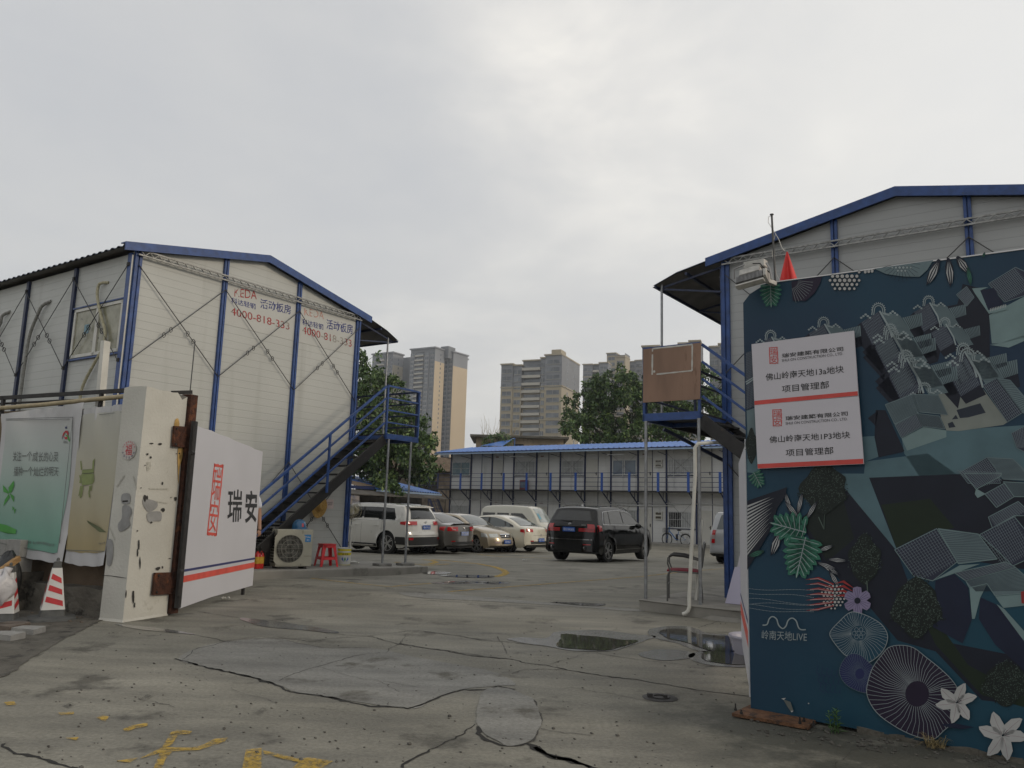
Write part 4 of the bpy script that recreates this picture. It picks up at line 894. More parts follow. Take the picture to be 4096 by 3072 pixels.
# white plastic trunking and blocks
tq = lambda p: (.4973*p[0], 900+.4973*p[1])
a = SW.loc(onp(*tq((850, 935)), SW(0, -.35, 0), SWn)); b_ = SW.loc(onp(*tq((810, 1400)), SW(0, -.35, 0), SWn))
mb = MB(SW); mb.beam((a.x, -.35, a.z), (b_.x, -.35, b_.z-.1), .10, .07); tag(mb.obj('cable_trunking', M_pvc, bevel=.004), 'length of white trunking standing upright behind the wall rail', 'trunking')
# concrete blocks, plank, bundle, cones, rubble
cb = lambda p: (.3014*p[0], 2100+.3014*p[1])
m_blk = mat('pale_lightweight_block', (.27, .265, .25), .9, 0, .12, 12, bump=.3, bscale=60)
for k, (x0, x1, y0, y1, z0, z1, lb) in enumerate(((1.44, 1.66, -.14, .04, .455, .66, 'grey block at the bottom front of the small stack'), (1.42, 1.68, -.16, .07, .665, .88, 'grey block on top of the front stack beside the cone'),
        (1.78, 1.93, -.18, .02, .455, .66, 'grey block under the narrow upper one'), (1.78, 1.96, -.20, .0, .665, .87, 'narrow grey block on top of the back stack'))):
    tag(MB(SW).box(x0, x1, y0, y1, z0, z1).obj('concrete_block', m_blk, bevel=.006), lb, 'block', 'grey blocks stacked on the ledge')
p0 = onp(*cb((250, 440)), SW(0, .25, 0), SWn); p1 = onp(*cb((-30, 640)), SW(0, .55, 0), SWn)
tag(MB().beam(p0, p1, .05, .07).obj('wooden_batten', mat('raw_timber', (.33, .20, .085), .8, 0, .25, 5, stretch=(1, 1, 8)), bevel=.003), 'short orange brown batten leaning under the green banner', 'batten')
q = onz(*cb((100, 900)), .1)
mb = MB(); q = onp(*cb((100, 700)), SW(0, .30, 0), SWn); mb.blob((q.x, q.y, .42), (.15, .12, .32), 14, .12)
tag(mb.obj('tarpaulin_bundle', mat('black_tarpaulin', (.02, .022, .023), .45, 0, .3, 6, bump=.6, bscale=12), smooth=180), 'dark tarpaulin bundle stuffed under the banner beside the cones', 'bundle')
m_sleeve = mat('white_cone_sleeve', (.55, .55, .53), .5, 0, .06, 6); m_cred = mat('red_reflective_stripe', (.45, .02, .025), .45, 0, .15, 12); m_rub = mat('worn_black_rubber', (.085, .088, .086), .8, 0, .25, 12)
def cone(q, rz, label, s=1.0, slant=1):
    T = thing('traffic_cone', label, 'traffic cone', q, 0, 'striped cones outside the wall'); fr = frz(q, rz)
    def sq(h, w, rnd=.25, n=6):
        P = []
        for cx_, cy_, a0 in ((1, 1, 0), (-1, 1, 90), (-1, -1, 180), (1, -1, 270)):
            for i in range(n+1):
                a = R(a0+90*i/n); P.append(((w*(1-rnd))*cx_+w*rnd*cos(a), (w*(1-rnd))*cy_+w*rnd*sin(a), h))
        return P
    def loft(mb, levels):
        r0 = None
        for h, w, rd in levels:
            P = sq(h*s, w*s, rd); i = len(mb.v); mb.v += [fr(*p) for p in P]
            if r0 is not None:
                n_ = len(P)
                for k in range(n_): mb.f.append((r0+k, r0+(k+1) % n_, i+(k+1) % n_, i+k)); mb.m.append(0)
            r0 = i
        mb.f.append(tuple(range(r0, r0+len(P)))); mb.m.append(0)
    mb = MB(); loft(mb, [(0, .255, .5), (.03, .25, .5), (.045, .17, .4), (.05, .135, .2)]); mb.obj('base', m_rub, T, smooth=True)
    mb = MB(); loft(mb, [(.04, .135, .15), (.13, .118, .15), (.59, .048, .2), (.62, .045, .3), (.67, .04, .5), (.675, .02, .5)]); mb.obj('body', m_rub, T, smooth=True)
    mb = MB(fr); mb.lathe([(0, .68*s), (.018*s, .68*s), (.018*s, .70*s), (.012*s, .715*s), (0, .72*s)], 10); mb.obj('top', m_rub, T)
    w_ = lambda h: .118+(h-.13)*(.048-.118)/.46 + .006
    mb = MB(); loft(mb, [(.125, w_(.125)+.002, .12), (.16, w_(.16), .12), (.40, w_(.40), .12), (.60, w_(.60), .12)]); mb.obj('sleeve', m_sleeve, T, smooth=True)
    mb = MB(fr)
    for sd_ in range(4):
        f2_ = frz(q, rz+sd_*pi/2)
        for z0_ in (.19, .32, .45):
            def pt(x, h): w = w_(h)+.003; return tuple(fr.loc(f2_(x*(w-.018)*s, w*s, h*s)))
            d = .055*slant
            mb.poly([pt(-.95, z0_+d*.5), pt(.95, z0_-d*.5), pt(.95, z0_-d*.5+.062), pt(-.95, z0_+d*.5+.062)])
    mb.obj('stripe', m_cred, T); return T
q = ong(205, 2478); cone(q, R(32), 'white cone with slanted red stripes standing beside the stacked blocks', 1.0, -1)
q2_ = onz(15, 2492, 0); cone(q2_, R(18), 'striped cone at the edge of the photo draped with a white bag', .94, 1)
mb = MB(); mb.blob((q2_.x-.02, q2_.y-.10, .40), (.13, .10, .17), 16, .28); mb.tube([(q2_.x, q2_.y-.08, .52), (q2_.x+.01, q2_.y-.05, .62)], [.03, .045], 8)
tag(mb.obj('plastic_bag', mat('white_plastic_bag', (.50, .49, .50), .35, 0, .06, 10, bump=.9, bscale=9), smooth=180), 'crumpled white plastic bag hung over the striped cone', 'plastic bag')
m_brk = mat('dusty_brick', (.13, .105, .085), .95, 0, .25, 9, bump=.4)
for px_, w, d, h, rz, lb, m in (((60, 1410), .24, .13, .09, .1, 'dusty brick half buried at the foot of the bagged cone', m_brk), ((190, 1385), .26, .13, .10, .15, 'longer dusty brick lying between the cones', m_brk),
        ((370, 1440), .26, .17, .09, .2, 'pale broken block lying flat in the dirt', m_blk), ((100, 1520), .24, .17, .09, .1, 'pale broken block lying lowest in the dirt', m_blk), ((10, 1500), .2, .12, .08, .4, 'pale rubble piece cut by the edge of the photo', m_blk)):
    q = onz(*cb(px_), 0); lump(frz(q, rz-.3), -w/2, w/2, -d/2, d/2, -.02, h*.7, m, None, 'rubble_block', .015); o = bpy.data.objects[-1] if False else None
    for ob in reversed(list(COL.objects)):
        if ob.name.startswith('rubble_block') and 'label' not in ob: tag(ob, lb, 'rubble', 'rubble beside the cones'); break
random.seed(11); mb = MB()
for i in range(260):
    q = onz(random.uniform(-100, 520), random.uniform(2430, 2640), 0)
    lim = ong(385, 2490)
    if q.x > -4.75-(9.6-q.y)*.75: continue
    r_ = random.uniform(.006, .028); mb.blob((q.x, q.y, r_*.4), (r_, r_*.8, r_*.6), 4, .3)
tag(mb.obj('gravel', m_brk), None or 'loose gravel in the dirt strip', None, None, 'stuff')
# ================================================================ hoarding with printed artwork
H0 = ong(3011, 2850); H0.z = 0
H1 = onz(4096, 3030, .04); ha = (H1-H0); ha.z = 0; ha.normalize(); hb = Vector((ha.y, -ha.x, 0))
HF = Fr(H0, ha, hb)
zA = lambda p: (2896+.5425*p[0], 1000+.5425*p[1]); zB = lambda p: (2896+.5425*p[0], 1900+.5425*p[1]); zC = lambda p: (2896+.5425*p[0], 2472+.5425*p[1])
def hl(p, cv=zA): return HF.loc(onp(*cv(p), H0, hb))
HO = thing('hoarding', 'dark blue hoarding printed with village roofs, leaves and flowers', 'hoarding', H0)
m_vin = mat('deep_blue_print', (.009, .026, .060), .5, 0, .15, .55, spec=.35, bump=.6, bscale=1.6, col2=(.008, .058, .092), det=2)
tl = hl((148, 392)); tl2 = hl((195, 330)); tl3 = hl((325, 245)); tr = hl((2212, -5)); sl_ = (tr.z-tl3.z)/(tr.x-tl3.x)
bl = hl((205, 672), zC); b2 = hl((880, 790), zC); b3 = hl((2212, 1035), zC)
X1 = 2.15
outl = [(bl.x, bl.z), (b2.x, b2.z), (b3.x, b3.z), (X1, b3.z-.01), (X1, tr.z+sl_*(X1-tr.x)), (tl3.x, tl3.z), (tl2.x, tl2.z), (tl.x, tl.z)]
mb = MB(HF); mb.prism(outl, 'y', -.16, 0); mb.obj('board', m_vin, HO, bevel=.008)
for x in (.12, 1.1, 2.05): mb = MB(HF); mb.box(x-.04, x+.04, -.25, -.165, .03, 2.9); mb.beam((x, -.25, 2.2), (x, -1.3, .03), .05); mb.obj('support', M_rust, HO)
ARTY = [0.0008]; AM = MB(HF); AM_M = []
def art(name, polys, m, cv=zA, lift=None, label=None):
    """printed shapes as one part; every shape clipped to stand on the board's face"""
    y = ARTY[0]; ARTY[0] += .00016 if lift is None else lift
    if m not in AM_M: AM_M.append(m)
    AM.k = AM_M.index(m)
    for pts in polys:
        P = [hl(p, cv) for p in pts]; AM.poly([(min(p.x, X1), y, p.z) for p in P])
def wline(pts, w, closed=False):
    """a thin line as quads (photo-survey units)"""
    out = []; n = len(pts)
    for i in range(n if closed else n-1):
        a = pts[i]; b_ = pts[(i+1) % n]; dx, dy = b_[0]-a[0], b_[1]-a[1]; L = sqrt(dx*dx+dy*dy) or 1; nx_, ny_ = -dy/L*w/2, dx/L*w/2
        out.append([(a[0]+nx_, a[1]+ny_), (b_[0]+nx_, b_[1]+ny_), (b_[0]-nx_, b_[1]-ny_), (a[0]-nx_, a[1]-ny_)])
    return out
def lerp2(a, b, t): return (a[0]+(b[0]-a[0])*t, a[1]+(b[1]-a[1])*t)
def tiles(q, n, w=3, cross=0):
    """tile courses across quad q = (a,b,c,d): lines from edge ab to edge dc"""
    o = []
    for i in range(1, n): o += wline([lerp2(q[0], q[1], i/n), lerp2(q[3], q[2], i/n)], w)
    for i in range(1, cross): o += wline([lerp2(q[0], q[3], i/cross), lerp2(q[1], q[2], i/cross)], w*.6)
    return o
def pc(name, c, r=.5): return mat(name, c, r, 0, .10, 6, spec=.3)
p_pale = pc('print_pale_teal', (.17, .245, .25)); p_street = pc('print_street_teal', (.085, .15, .175)); p_dkroof = pc('print_roof_indigo', (.028, .032, .055)); p_mid = pc('print_roof_grey_teal', (.125, .175, .19))
p_tile = pc('print_tile_line', (.16, .20, .225)); p_tiled = pc('print_tile_shadow', (.022, .03, .045)); p_ridge = pc('print_ridge_light', (.27, .32, .33)); p_shadow = pc('print_night_shadow', (.010, .013, .024)); p_navy = pc('print_navy_wall', (.011, .016, .038))
p_lawn = pc('print_lawn', (.012, .022, .012)); p_tree = pc('print_tree', (.011, .017, .015)); p_leafl = pc('print_tree_light', (.085, .12, .10)); p_court = pc('print_courtyard', (.20, .22, .20)); p_white = pc('print_white', (.36, .37, .37)); p_line = pc('print_line', (.26, .30, .31))
p_green = pc('print_leaf_green', (.035, .15, .10)); p_greend = pc('print_leaf_dark', (.012, .045, .036)); p_pur = pc('print_plum', (.018, .012, .030)); p_pur2 = pc('print_violet', (.018, .024, .085)); p_lil = pc('print_lilac', (.22, .19, .30)); p_red = pc('print_red', (.28, .03, .03)); p_seed = pc('print_seed_white', (.42, .42, .41))
# broad masses first
art('street_print', [[(1310, 1385), (1640, 1330), (2240, 1290), (2240, 1640), (1780, 1700), (1500, 1760), (1330, 1500)], [(980, 1380), (1130, 1370), (1150, 1520), (1040, 1560)], [(1040, 1560), (1500, 1500), (1780, 1700), (1200, 1760), (1030, 1700)]], p_street)
art('street_print', [[(860, -10), (1085, -10), (1275, 540), (1100, 580), (980, 530)], [(700, -10), (870, -10), (900, 60), (760, 90)]], p_street, zB)
art('shadow_print', [[(560, 330), (860, 60), (1275, 560), (1400, 900), (1680, 1240), (2240, 1350), (2240, 1700), (1900, 1660), (1560, 1300), (1280, 1220), (1080, 980), (900, 820), (720, 640)], [(1070, 20), (1800, -10), (2240, 60), (2240, 700), (1270, 540)]], p_shadow, zB)
art('lawn_print', [[(1160, 220), (1520, 175), (1700, 390), (1640, 400), (1560, 390), (1270, 535)], [(1480, 1080), (1560, 1060), (1800, 1400), (2240, 1640), (2240, 1720), (1900, 1620), (1560, 1250)]], p_lawn, zB)
art('shadow_print', [[(560, 330), (680, 230), (860, 60), (880, 180), (960, 470), (760, 640), (640, 420)]], p_tree, zB)
art('wall_print', [[(1120, 1180), (1190, 1180), (1330, 1480), (1320, 1490), (1140, 1530), (1110, 1380)], [(1760, 250), (1960, 300), (1960, 600), (1960, 1000), (1800, 900), (1620, 420), (1720, 400)], [(1060, 1240), (1140, 1180), (1120, 1300)]], p_shadow)
art('wall_print', [[(1955, 480), (2240, 330), (2240, 640), (2030, 690), (1975, 690)], [(1310, 1390), (1470, 1305), (1640, 1330), (1640, 1380), (1350, 1480)], [(1960, 700), (2030, 690), (2240, 620), (2240, 660), (2100, 720)]], p_pale)
art('wall_print', [[(1580, 1065), (1900, 1010), (2090, 1270), (2060, 1290), (1730, 1335), (1640, 1330), (1600, 1240)]], p_court)
art('shadow_print', [[(1800, 1235), (1890, 1130), (1930, 1200)], [(1680, 1250), (1710, 1215), (1728, 1245)], [(1650, 1280), (1685, 1265), (1708, 1305), (1660, 1312)], [(1715, 1180), (1890, 1130), (1800, 1235), (1740, 1240)]], p_tiled)
# roof units of the little village
units = [(345, 640, .82), (735, 545, .85), (1140, 450, 1.), (1510, 388, .85), (1225, 600, .95), (1240, 632, 1.), (1340, 800, 1.05), (1360, 838, 1.12), (1630, 545, .8), (1765, 745, 1.), (1795, 790, 1.15), (1480, 1030, .9)]
D, Lt, Tl, Rg, Sh, Lk = [], [], [], [], [], []
for x, y, s in units:
    f_ = lambda dx, dy: (x+dx*s, y+dy*s)
    full = y < 1000
    dk = [f_(0, 5), f_(-130, 85), f_(-45, 255), f_(85, 175)]; lt = [f_(15, 5), f_(160, 35), f_(262, 190), f_(140, 215)]; lk = [f_(175, 50), f_(318, 15), f_(325, 105), f_(228, 138)]
    if full:
        Sh += [[f_(-130, 85), f_(-45, 255), f_(-60, 330), f_(-215, 160)], [f_(228, 138), f_(325, 105), f_(340, 190), f_(262, 215)], [f_(85, 175), f_(-45, 255), f_(-10, 300), f_(120, 240)]]
        D.append(dk); Lt.append(lt); Lk.append(lk); Tl += tiles([dk[0], dk[1], dk[2], dk[3]], 15, 2.2*s, 9)
        Rg += wline([f_(8, 0), f_(78, 120), f_(100, 195)], 13*s)
    for r_, w_ in ((44, 7), (30, 6)):
        arc = [f_(r_*cos(a), -r_*1.05*sin(a)-8) for a in [pi*i/12 for i in range(13)]]; Rg += wline([f_(-r_-6, 30)]+arc[::-1]+[f_(r_+4, 20), f_(r_+40, 30)], w_*s)
    for k in range(11):
        a = pi*k/10; Rg += wline([f_(44*cos(a), -46*sin(a)-8), f_(54*cos(a), -57*sin(a)-8)], 6*s)
    for cx_, cy_ in ((105, 28), (-95, 50)):
        for k in range(5): Rg.append([f_(cx_+(k-2)*16+10*cos(a), cy_-12*(2-abs(k-2))+8*sin(a)) for a in [i*pi/3 for i in range(6)]])
for nm, pl_, m_ in (('shadow_print', Sh, p_shadow), ('roof_print', D, p_dkroof), ('tile_print', Tl, p_tile), ('roof_print', Lt, p_mid), ('roof_print', Lk, p_mid)): art(nm, pl_, m_)
art('tile_print', [l for q in Lk for l in tiles([q[0], q[1], q[2], q[3]], 10, 4)] + [l for q in Lt for l in tiles([q[0], q[3], q[2], q[1]], 20, 1.6)], p_tiled); art('ridge_print', Rg, p_ridge)
# left sliver roofs beside the signs
q_ = [[(160, 760), (215, 740), (240, 1150), (165, 1180)]]; art('roof_print', q_, p_dkroof); art('tile_print', tiles([q_[0][0], q_[0][1], q_[0][2], q_[0][3]], 7, 2, 34), p_tile)
art('roof_print', [[(168, 1185), (240, 1160), (245, 1370), (175, 1380)]], p_mid); art('ridge_print', wline([(160, 975), (228, 935), (226, 950), (165, 990)], 8), p_ridge)
art('street_print', [[(172, 1385), (262, 1375), (264, 1650), (172, 1640)]], p_street)
# larger roofs
big = [([(1950, 250), (2150, 128), (2240, 170), (2240, 330), (2070, 385)], zA, 'd', [(1950, 250), (2150, 128), (2270, 280), (2070, 385)]), ([(1715, 330), (1790, 270), (1845, 350), (1790, 415)], zA, 'd', [(1715, 330), (1790, 270), (1845, 350), (1790, 415)]),
       ([(1190, 1140), (1390, 1065), (1440, 1195), (1260, 1285)], zA, 'm', [(1190, 1140), (1390, 1065), (1440, 1195), (1260, 1285)]), ([(1390, 1065), (1580, 1070), (1650, 1215), (1440, 1195)], zA, 'm', [(1390, 1065), (1580, 1070), (1650, 1215), (1440, 1195)]),
       ([(1262, 1290), (1420, 1205), (1465, 1300), (1310, 1385)], zA, 'd', [(1262, 1290), (1420, 1205), (1465, 1300), (1310, 1385)]), ([(1420, 1205), (1590, 1225), (1630, 1320), (1465, 1300)], zA, 'm', [(1420, 1205), (1590, 1225), (1630, 1320), (1465, 1300)]),
       ([(1910, 1000), (2010, 945), (2200, 1200), (2090, 1270)], zA, 'd', [(1910, 1000), (2010, 945), (2200, 1200), (2090, 1270)]), ([(2010, 945), (2110, 960), (2240, 1110), (2240, 1210), (2200, 1200)], zA, 'm', [(2010, 945), (2110, 960), (2260, 1160), (2200, 1200)]),
       ([(2120, 1350), (2240, 1290), (2240, 1500), (2160, 1460)], zA, 'd', [(2120, 1350), (2240, 1290), (2240, 1460), (2160, 1460)]), ([(1740, 1640), (1940, 1530), (2000, 1600), (2040, 1720), (1800, 1720)], zA, 'd', [(1740, 1640), (1940, 1530), (2060, 1700), (1860, 1760)]), ([(1940, 1530), (2130, 1540), (2240, 1640), (2240, 1700), (2060, 1690)], zA, 'm', [(1940, 1530), (2130, 1540), (2260, 1690), (2060, 1690)]),
       ([(1260, 550), (1570, 395), (1720, 640), (1540, 780), (1400, 745)], zB, 'd', [(1260, 550), (1570, 395), (1725, 640), (1440, 790)]), ([(1580, 395), (1875, 435), (2015, 620), (1730, 655)], zB, 'm', [(1580, 395), (1875, 435), (2015, 620), (1730, 655)]),
       ([(1885, 440), (2140, 305), (2240, 430), (2240, 620), (2130, 670), (2020, 560)], zB, 'd', [(1885, 440), (2140, 305), (2280, 560), (2060, 690)]), ([(1770, -10), (2050, -10), (2040, 10), (1860, 105)], zB, 'd', [(1700, -40), (2050, -20), (2040, 10), (1860, 105)]), ([(1925, 140), (2070, 60), (2140, 160), (2010, 240)], zB, 'd', [(1925, 140), (2070, 60), (2140, 160), (2010, 240)]),
       ([(1950, 310), (2170, 195), (2240, 260), (2240, 300), (2140, 300), (1980, 390)], zB, 'd', [(1950, 310), (2170, 195), (2240, 260), (2010, 390)]), ([(2060, 50), (2240, 60), (2240, 160), (2140, 160)], zB, 'm', [(2060, 50), (2240, 60), (2240, 160), (2140, 160)]),
       ([(1700, 720), (2080, 640), (2150, 680), (1785, 780)], zB, 'd', [(1700, 720), (2080, 640), (2150, 680), (1785, 780)]), ([(1785, 780), (2150, 680), (2240, 760), (2240, 870), (2000, 890), (1940, 800), (1810, 830)], zB, 'm', [(1785, 780), (2150, 680), (2290, 860), (1860, 860)])]
art('wall_print', [[(1560, 780), (1700, 730), (1800, 830), (1830, 1060), (1760, 1240), (1540, 1120)], [(2000, 950), (2080, 1010), (2240, 1180), (2240, 1460), (2000, 1250), (1880, 1060), (1890, 900)]], p_navy, zB)
art('wall_print', [[(1810, 830), (1940, 805), (1890, 905), (1850, 1060), (1830, 1060)], [(2000, 895), (2240, 875), (2240, 960), (2060, 980)], [(1540, 780), (1740, 665), (1890, 655), (1700, 725)], [(2010, 950), (2070, 990), (2240, 1180), (2240, 1260)], [(1860, 100), (1930, 140), (1870, 170), (1850, 140)]], p_pale, zB)
for cv in (zA, zB):
    for kk, m_ in (('d', p_dkroof), ('m', p_mid)): art('roof_print', [b[0] for b in big if b[1] is cv and b[2] == kk], m_, cv)
    art('tile_print', [l for b in big if b[1] is cv and b[2] == 'd' for l in tiles(b[3], 16 if b[3][1][0]-b[3][0][0] > 150 else 9, 3, 14)], p_tile, cv)
    art('tile_print', [l for b in big if b[1] is cv and b[2] == 'm' for l in tiles([b[3][0], b[3][3], b[3][2], b[3][1]], 18, 3)], p_tiled, cv)
    art('ridge_print', [l for b in big if b[1] is cv for l in wline(b[0], 5, True)], p_mid if cv is zA else p_pale, cv)
art('shadow_print', [[(1900, 300), (1990, 280), (2060, 395), (1945, 450), (1860, 330)]], p_navy); art('balustrade_print', [[(1830, 285), (1950, 275), (1890, 300), (1950, 445), (2085, 405), (2090, 440), (1955, 472), (1850, 320)]], p_pale)
art('balustrade_print', [l for k in range(10) for l in wline([(1968+k*12, 455-k*3.4), (1966+k*12, 432-k*3.4)], 5)], p_white)
art('red_door_print', [[(2190, 860), (2240, 850), (2240, 950), (2195, 945)]], p_red, zB)
# printed trees: speckled crowns
random.seed(5)
def speck(cx_, cy_, rx, ry, n, s, pw=1):
    o = []
    for _ in range(n):
        a = random.uniform(0, 2*pi); r_ = sqrt(random.random())**pw; x = cx_+rx*r_*cos(a)*(1+.18*sin(3*a)); y = cy_+ry*r_*sin(a)*(1+.15*cos(4*a)); b_ = random.uniform(0, pi); k = s*random.uniform(.5, 1.3)
        o.append([(x+k*cos(b_), y+k*sin(b_)), (x-k*.4*sin(b_), y+k*.4*cos(b_)), (x-k*cos(b_), y-k*sin(b_)), (x+k*.4*sin(b_), y-k*.4*cos(b_))])
    return o
def crownp(cx_, cy_, rx, ry): return [[(cx_+rx*cos(a)*(1+.12*sin(5*a+cx_)), cy_+ry*sin(a)*(1+.12*cos(4*a))) for a in [i*pi/16 for i in range(32)]]]
for c, n, s in (((740, 100, 170, 170), 500, 8), ((1040, 620, 115, 170), 320, 9), ((1420, 980, 180, 205), 700, 10), ((2080, 1540, 170, 150), 500, 9), ((205, -215, 40, 120), 60, 6)):
    art('tree_print', crownp(*c)+speck(c[0], c[1], c[2]*1.1, c[3]*1.1, n//3, s), p_tree, zB); art('tree_print', speck(c[0], c[1]-10, c[2], c[3], n, s*.55), p_leafl, zB)
art('tree_print', wline([(700, 310), (740, 400), (745, 290), (738, 400)], 7)+wline([(1055, 780), (1065, 900)], 8), p_leafl, zB)
# botanical ornament
def rot(p, c, a, s=1): x, y = p; return (c[0]+s*(x*cos(a)-y*sin(a)), c[1]+s*(x*sin(a)+y*cos(a)))
def monstera(c, ang, s, cv, lobes=6):
    """split leaf: base at c, pointing along ang"""
    G, Vn, Dk = [], [], []
    for sd_ in (-1, 1):
        for k in range(lobes):
            t_ = k/lobes; x0 = 8+t_*78; an = sd_*R(92-62*t_); L = (52-26*abs(t_-.25))*1.1; w = 9.5
            dx, dy = cos(an), sin(an); px_, py_ = -dy, dx
            lob = [(x0-w*.7, 0), (x0+dx*L*.5-px_*w*1.05, dy*L*.5-py_*w*1.05), (x0+dx*L*.85-px_*w*.7, dy*L*.85-py_*w*.7), (x0+dx*L, dy*L), (x0+dx*L*.8+px_*w*.75, dy*L*.8+py_*w*.75), (x0+dx*L*.5+px_*w*.9, dy*L*.5+py_*w*.9), (x0+w, 0)]
            G.append([rot(p, c, ang, s) for p in lob]); Vn += wline([rot((x0-4, 0), c, ang, s), rot((x0+dx*L*.78, dy*L*.78), c, ang, s)], 1.5*s)
            for j in (-.5, .5): Dk += wline([rot((x0+dx*L*.25+px_*w*j, dy*L*.25+py_*w*j), c, ang, s), rot((x0+dx*L*.8+px_*w*j, dy*L*.8+py_*w*j), c, ang, s)], 1.1*s)
    G.append([rot(p, c, ang, s) for p in ((0, -14), (30, -22), (70, -14), (112, 0), (70, 14), (30, 22), (0, 14), (-6, 0))]); Vn += wline([rot((-4, 0), c, ang, s), rot((108, 0), c, ang, s)], 2.6*s)
    art('leaf_print', G, p_green, cv); art('leaf_print', Dk, p_greend, cv); art('vein_print', Vn, p_ridge, cv)
def blade(c, ang, L, w, cv, m1=None, m2=None, n=3):
    O, Wt = [], []
    O.append([rot(p, c, ang) for p in ((0, -w*.15), (L*.3, -w*.5), (L*.7, -w*.42), (L, w*.1), (L*.7, w*.45), (L*.3, w*.5), (0, w*.15))])
    for k in range(n):
        y = w*(-.33+.66*k/max(1, n-1)); Wt.append([rot(p, c, ang) for p in ((L*.12, y*.3), (L*.5, y-w*.09), (L*.9, y*.5), (L*.5, y+w*.09))])
    art('blade_print', O, m1 or p_shadow, cv); art('blade_print', Wt, m2 or p_white, cv)
monstera((1110-990+255-30, 255), R(88), 1.55, zA)
fan_ = lambda c, r0, r1, a0, a1, n, w: [l for k in range(n) for l in wline([(c[0]+r0*cos(a0+(a1-a0)*k/(n-1)), c[1]+r0*sin(a0+(a1-a0)*k/(n-1))), (c[0]+r1*cos(a0+(a1-a0)*k/(n-1)), c[1]+r1*sin(a0+(a1-a0)*k/(n-1)))], w)]
art('petal_print', [[(500, 235), (725, 198), (710, 250), (670, 320), (605, 378), (510, 375)]], p_pur); art('petal_print', fan_((490, 225), 60, 170, R(5), R(75), 10, 2), p_line)
art('petal_print', [[(1110, 140), (1545, 78), (1500, 150), (1445, 200), (1330, 198), (1200, 180)]], p_mid); art('vein_print', fan_((1310, 95), 75, 140, R(5), R(165), 13, 2.5), p_shadow)
def seeds(cx_, cy_, R_, r_, cv, ytop=None, m1=None):
    O, Wt = [], []
    y = -R_
    row = 0
    while y <= R_:
        x = -R_ + (row % 2)*r_
        while x <= R_:
            if x*x+y*y < R_*R_*.97:
                px_, py_ = cx_+x, cy_+y
                if ytop is None or py_ > ytop(px_)+r_*.3:
                    k = 1-.35*(sqrt(x*x+y*y)/R_)**3; O.append([(px_+r_*1.02*k*cos(a), py_+r_*1.02*k*sin(a)) for a in [i*pi/5 for i in range(10)]]); Wt.append([(px_+r_*.8*k*cos(a), py_+r_*.8*k*sin(a)) for a in [i*pi/5 for i in range(10)]])
            x += r_*2.1
        y += r_*1.8; row += 1
    art('seed_print', O, p_shadow, cv); art('seed_print', Wt, m1 or p_seed, cv)
ytop = lambda x: 245-(x-325)*.131
seeds(890, 195, 122, 17, zA, ytop); seeds(1310, 95, 80, 13, zA, ytop, p_ridge)
art('petal_print', [[(1045+25*k+11*cos(a), 163-3*k+13*sin(a)) for a in [i*pi/4 for i in range(8)]] for k in range(3)], p_seed)
blade((1590, 72), R(115), 215, 62, zA); blade((1655, 62), R(84), 215, 60, zA); blade((1720, 50), R(55), 150, 60, zA); blade((1800, 130), R(80), 140, 34, zA, p_greend, p_green); blade((1925, 20), R(110), 45, 18, zA, p_greend, p_green, 2)
monstera((225, -15), R(62), 1.1, zB, 5)
art('frond_print', [[(176, 190), (470, 90), (455, 160), (400, 240), (340, 420), (176, 700)]], p_shadow, zB)
art('frond_print', [[(176, 232+k*27-7), lerp2((176, 232+k*27), (455-k*4, 118+k*14), .62+.1*(k % 2)), (176, 232+k*27+9)] for k in range(14)], p_white, zB)

for c, a, L in (((545, 300), -78, 180), ((500, 290), -105, 170), ((610, 330), -60, 160), ((560, 320), -130, 170), ((700, 560), -20, 120), ((760, 620), 5, 160), ((700, 640), 32, 190), ((780, 700), 60, 150), ((680, 640), 20, 170)): blade(c, R(a), L, 34, zB)
blade((420, 420), R(110), 190, 60, zB); blade((300, 560), R(160), 120, 40, zB, p_greend, p_green)
monstera((600, 420), R(195), 2.4, zB); monstera((605, 470), R(103), 2.7, zB, 7)
for y0, y1 in ((830, 860), (862, 905), (915, 948), (952, 950), (960, 990), (980, 1018)):
    o = []
    for k in range(46):
        t_ = k/46; x = 192+480*t_; y = y0+(y1-y0)*t_+10*sin(t_*5+y0); o += wline([(x, y), (x+6, y+.8)], 3.4)
    art('stitch_print', o, p_line, zB)
seeds(810, 890, 95, 13, zB)
art('frond_print', [[(815, 800+26*k), (705, 752+38*k), (606, 770+38*k), (700, 768+38*k), (812, 812+26*k)] for k in range(7)]+[[(820, 800+30*k), (890, 775+34*k), (965, 835+26*k), (880, 792+34*k)] for k in range(4)], p_red, zB)
art('frond_print', [l for k in range(7) for l in wline([(800, 806+26*k), (700, 763+38*k), (640, 768+38*k)], 3)], p_seed, zB)
for k in range(6):
    a = k*pi/3+.5; c = (990, 925); art('petal_print', [[rot(p, c, a) for p in ((12, -8), (50, -34), (95, -30), (104, 0), (95, 30), (50, 34), (12, 8))]], p_lil, zB, .0001)
    art('petal_print', [l for j in (-1, 0, 1) for l in wline([rot((25, j*8), c, a), rot((90, j*22), c, a)], 2)], p_pur2, zB, .0001)
art('petal_print', [[(990+24*cos(i*pi/6), 925+24*sin(i*pi/6)) for i in range(12)]], p_shadow, zB)
w = [(x, y) for x, y in ((292, 1105), (325, 1100), (340, 1060), (365, 1042), (395, 1060), (410, 1105), (440, 1130), (465, 1110), (480, 1070), (510, 1053), (540, 1075), (555, 1120), (575, 1138), (610, 1138))]
W2 = []
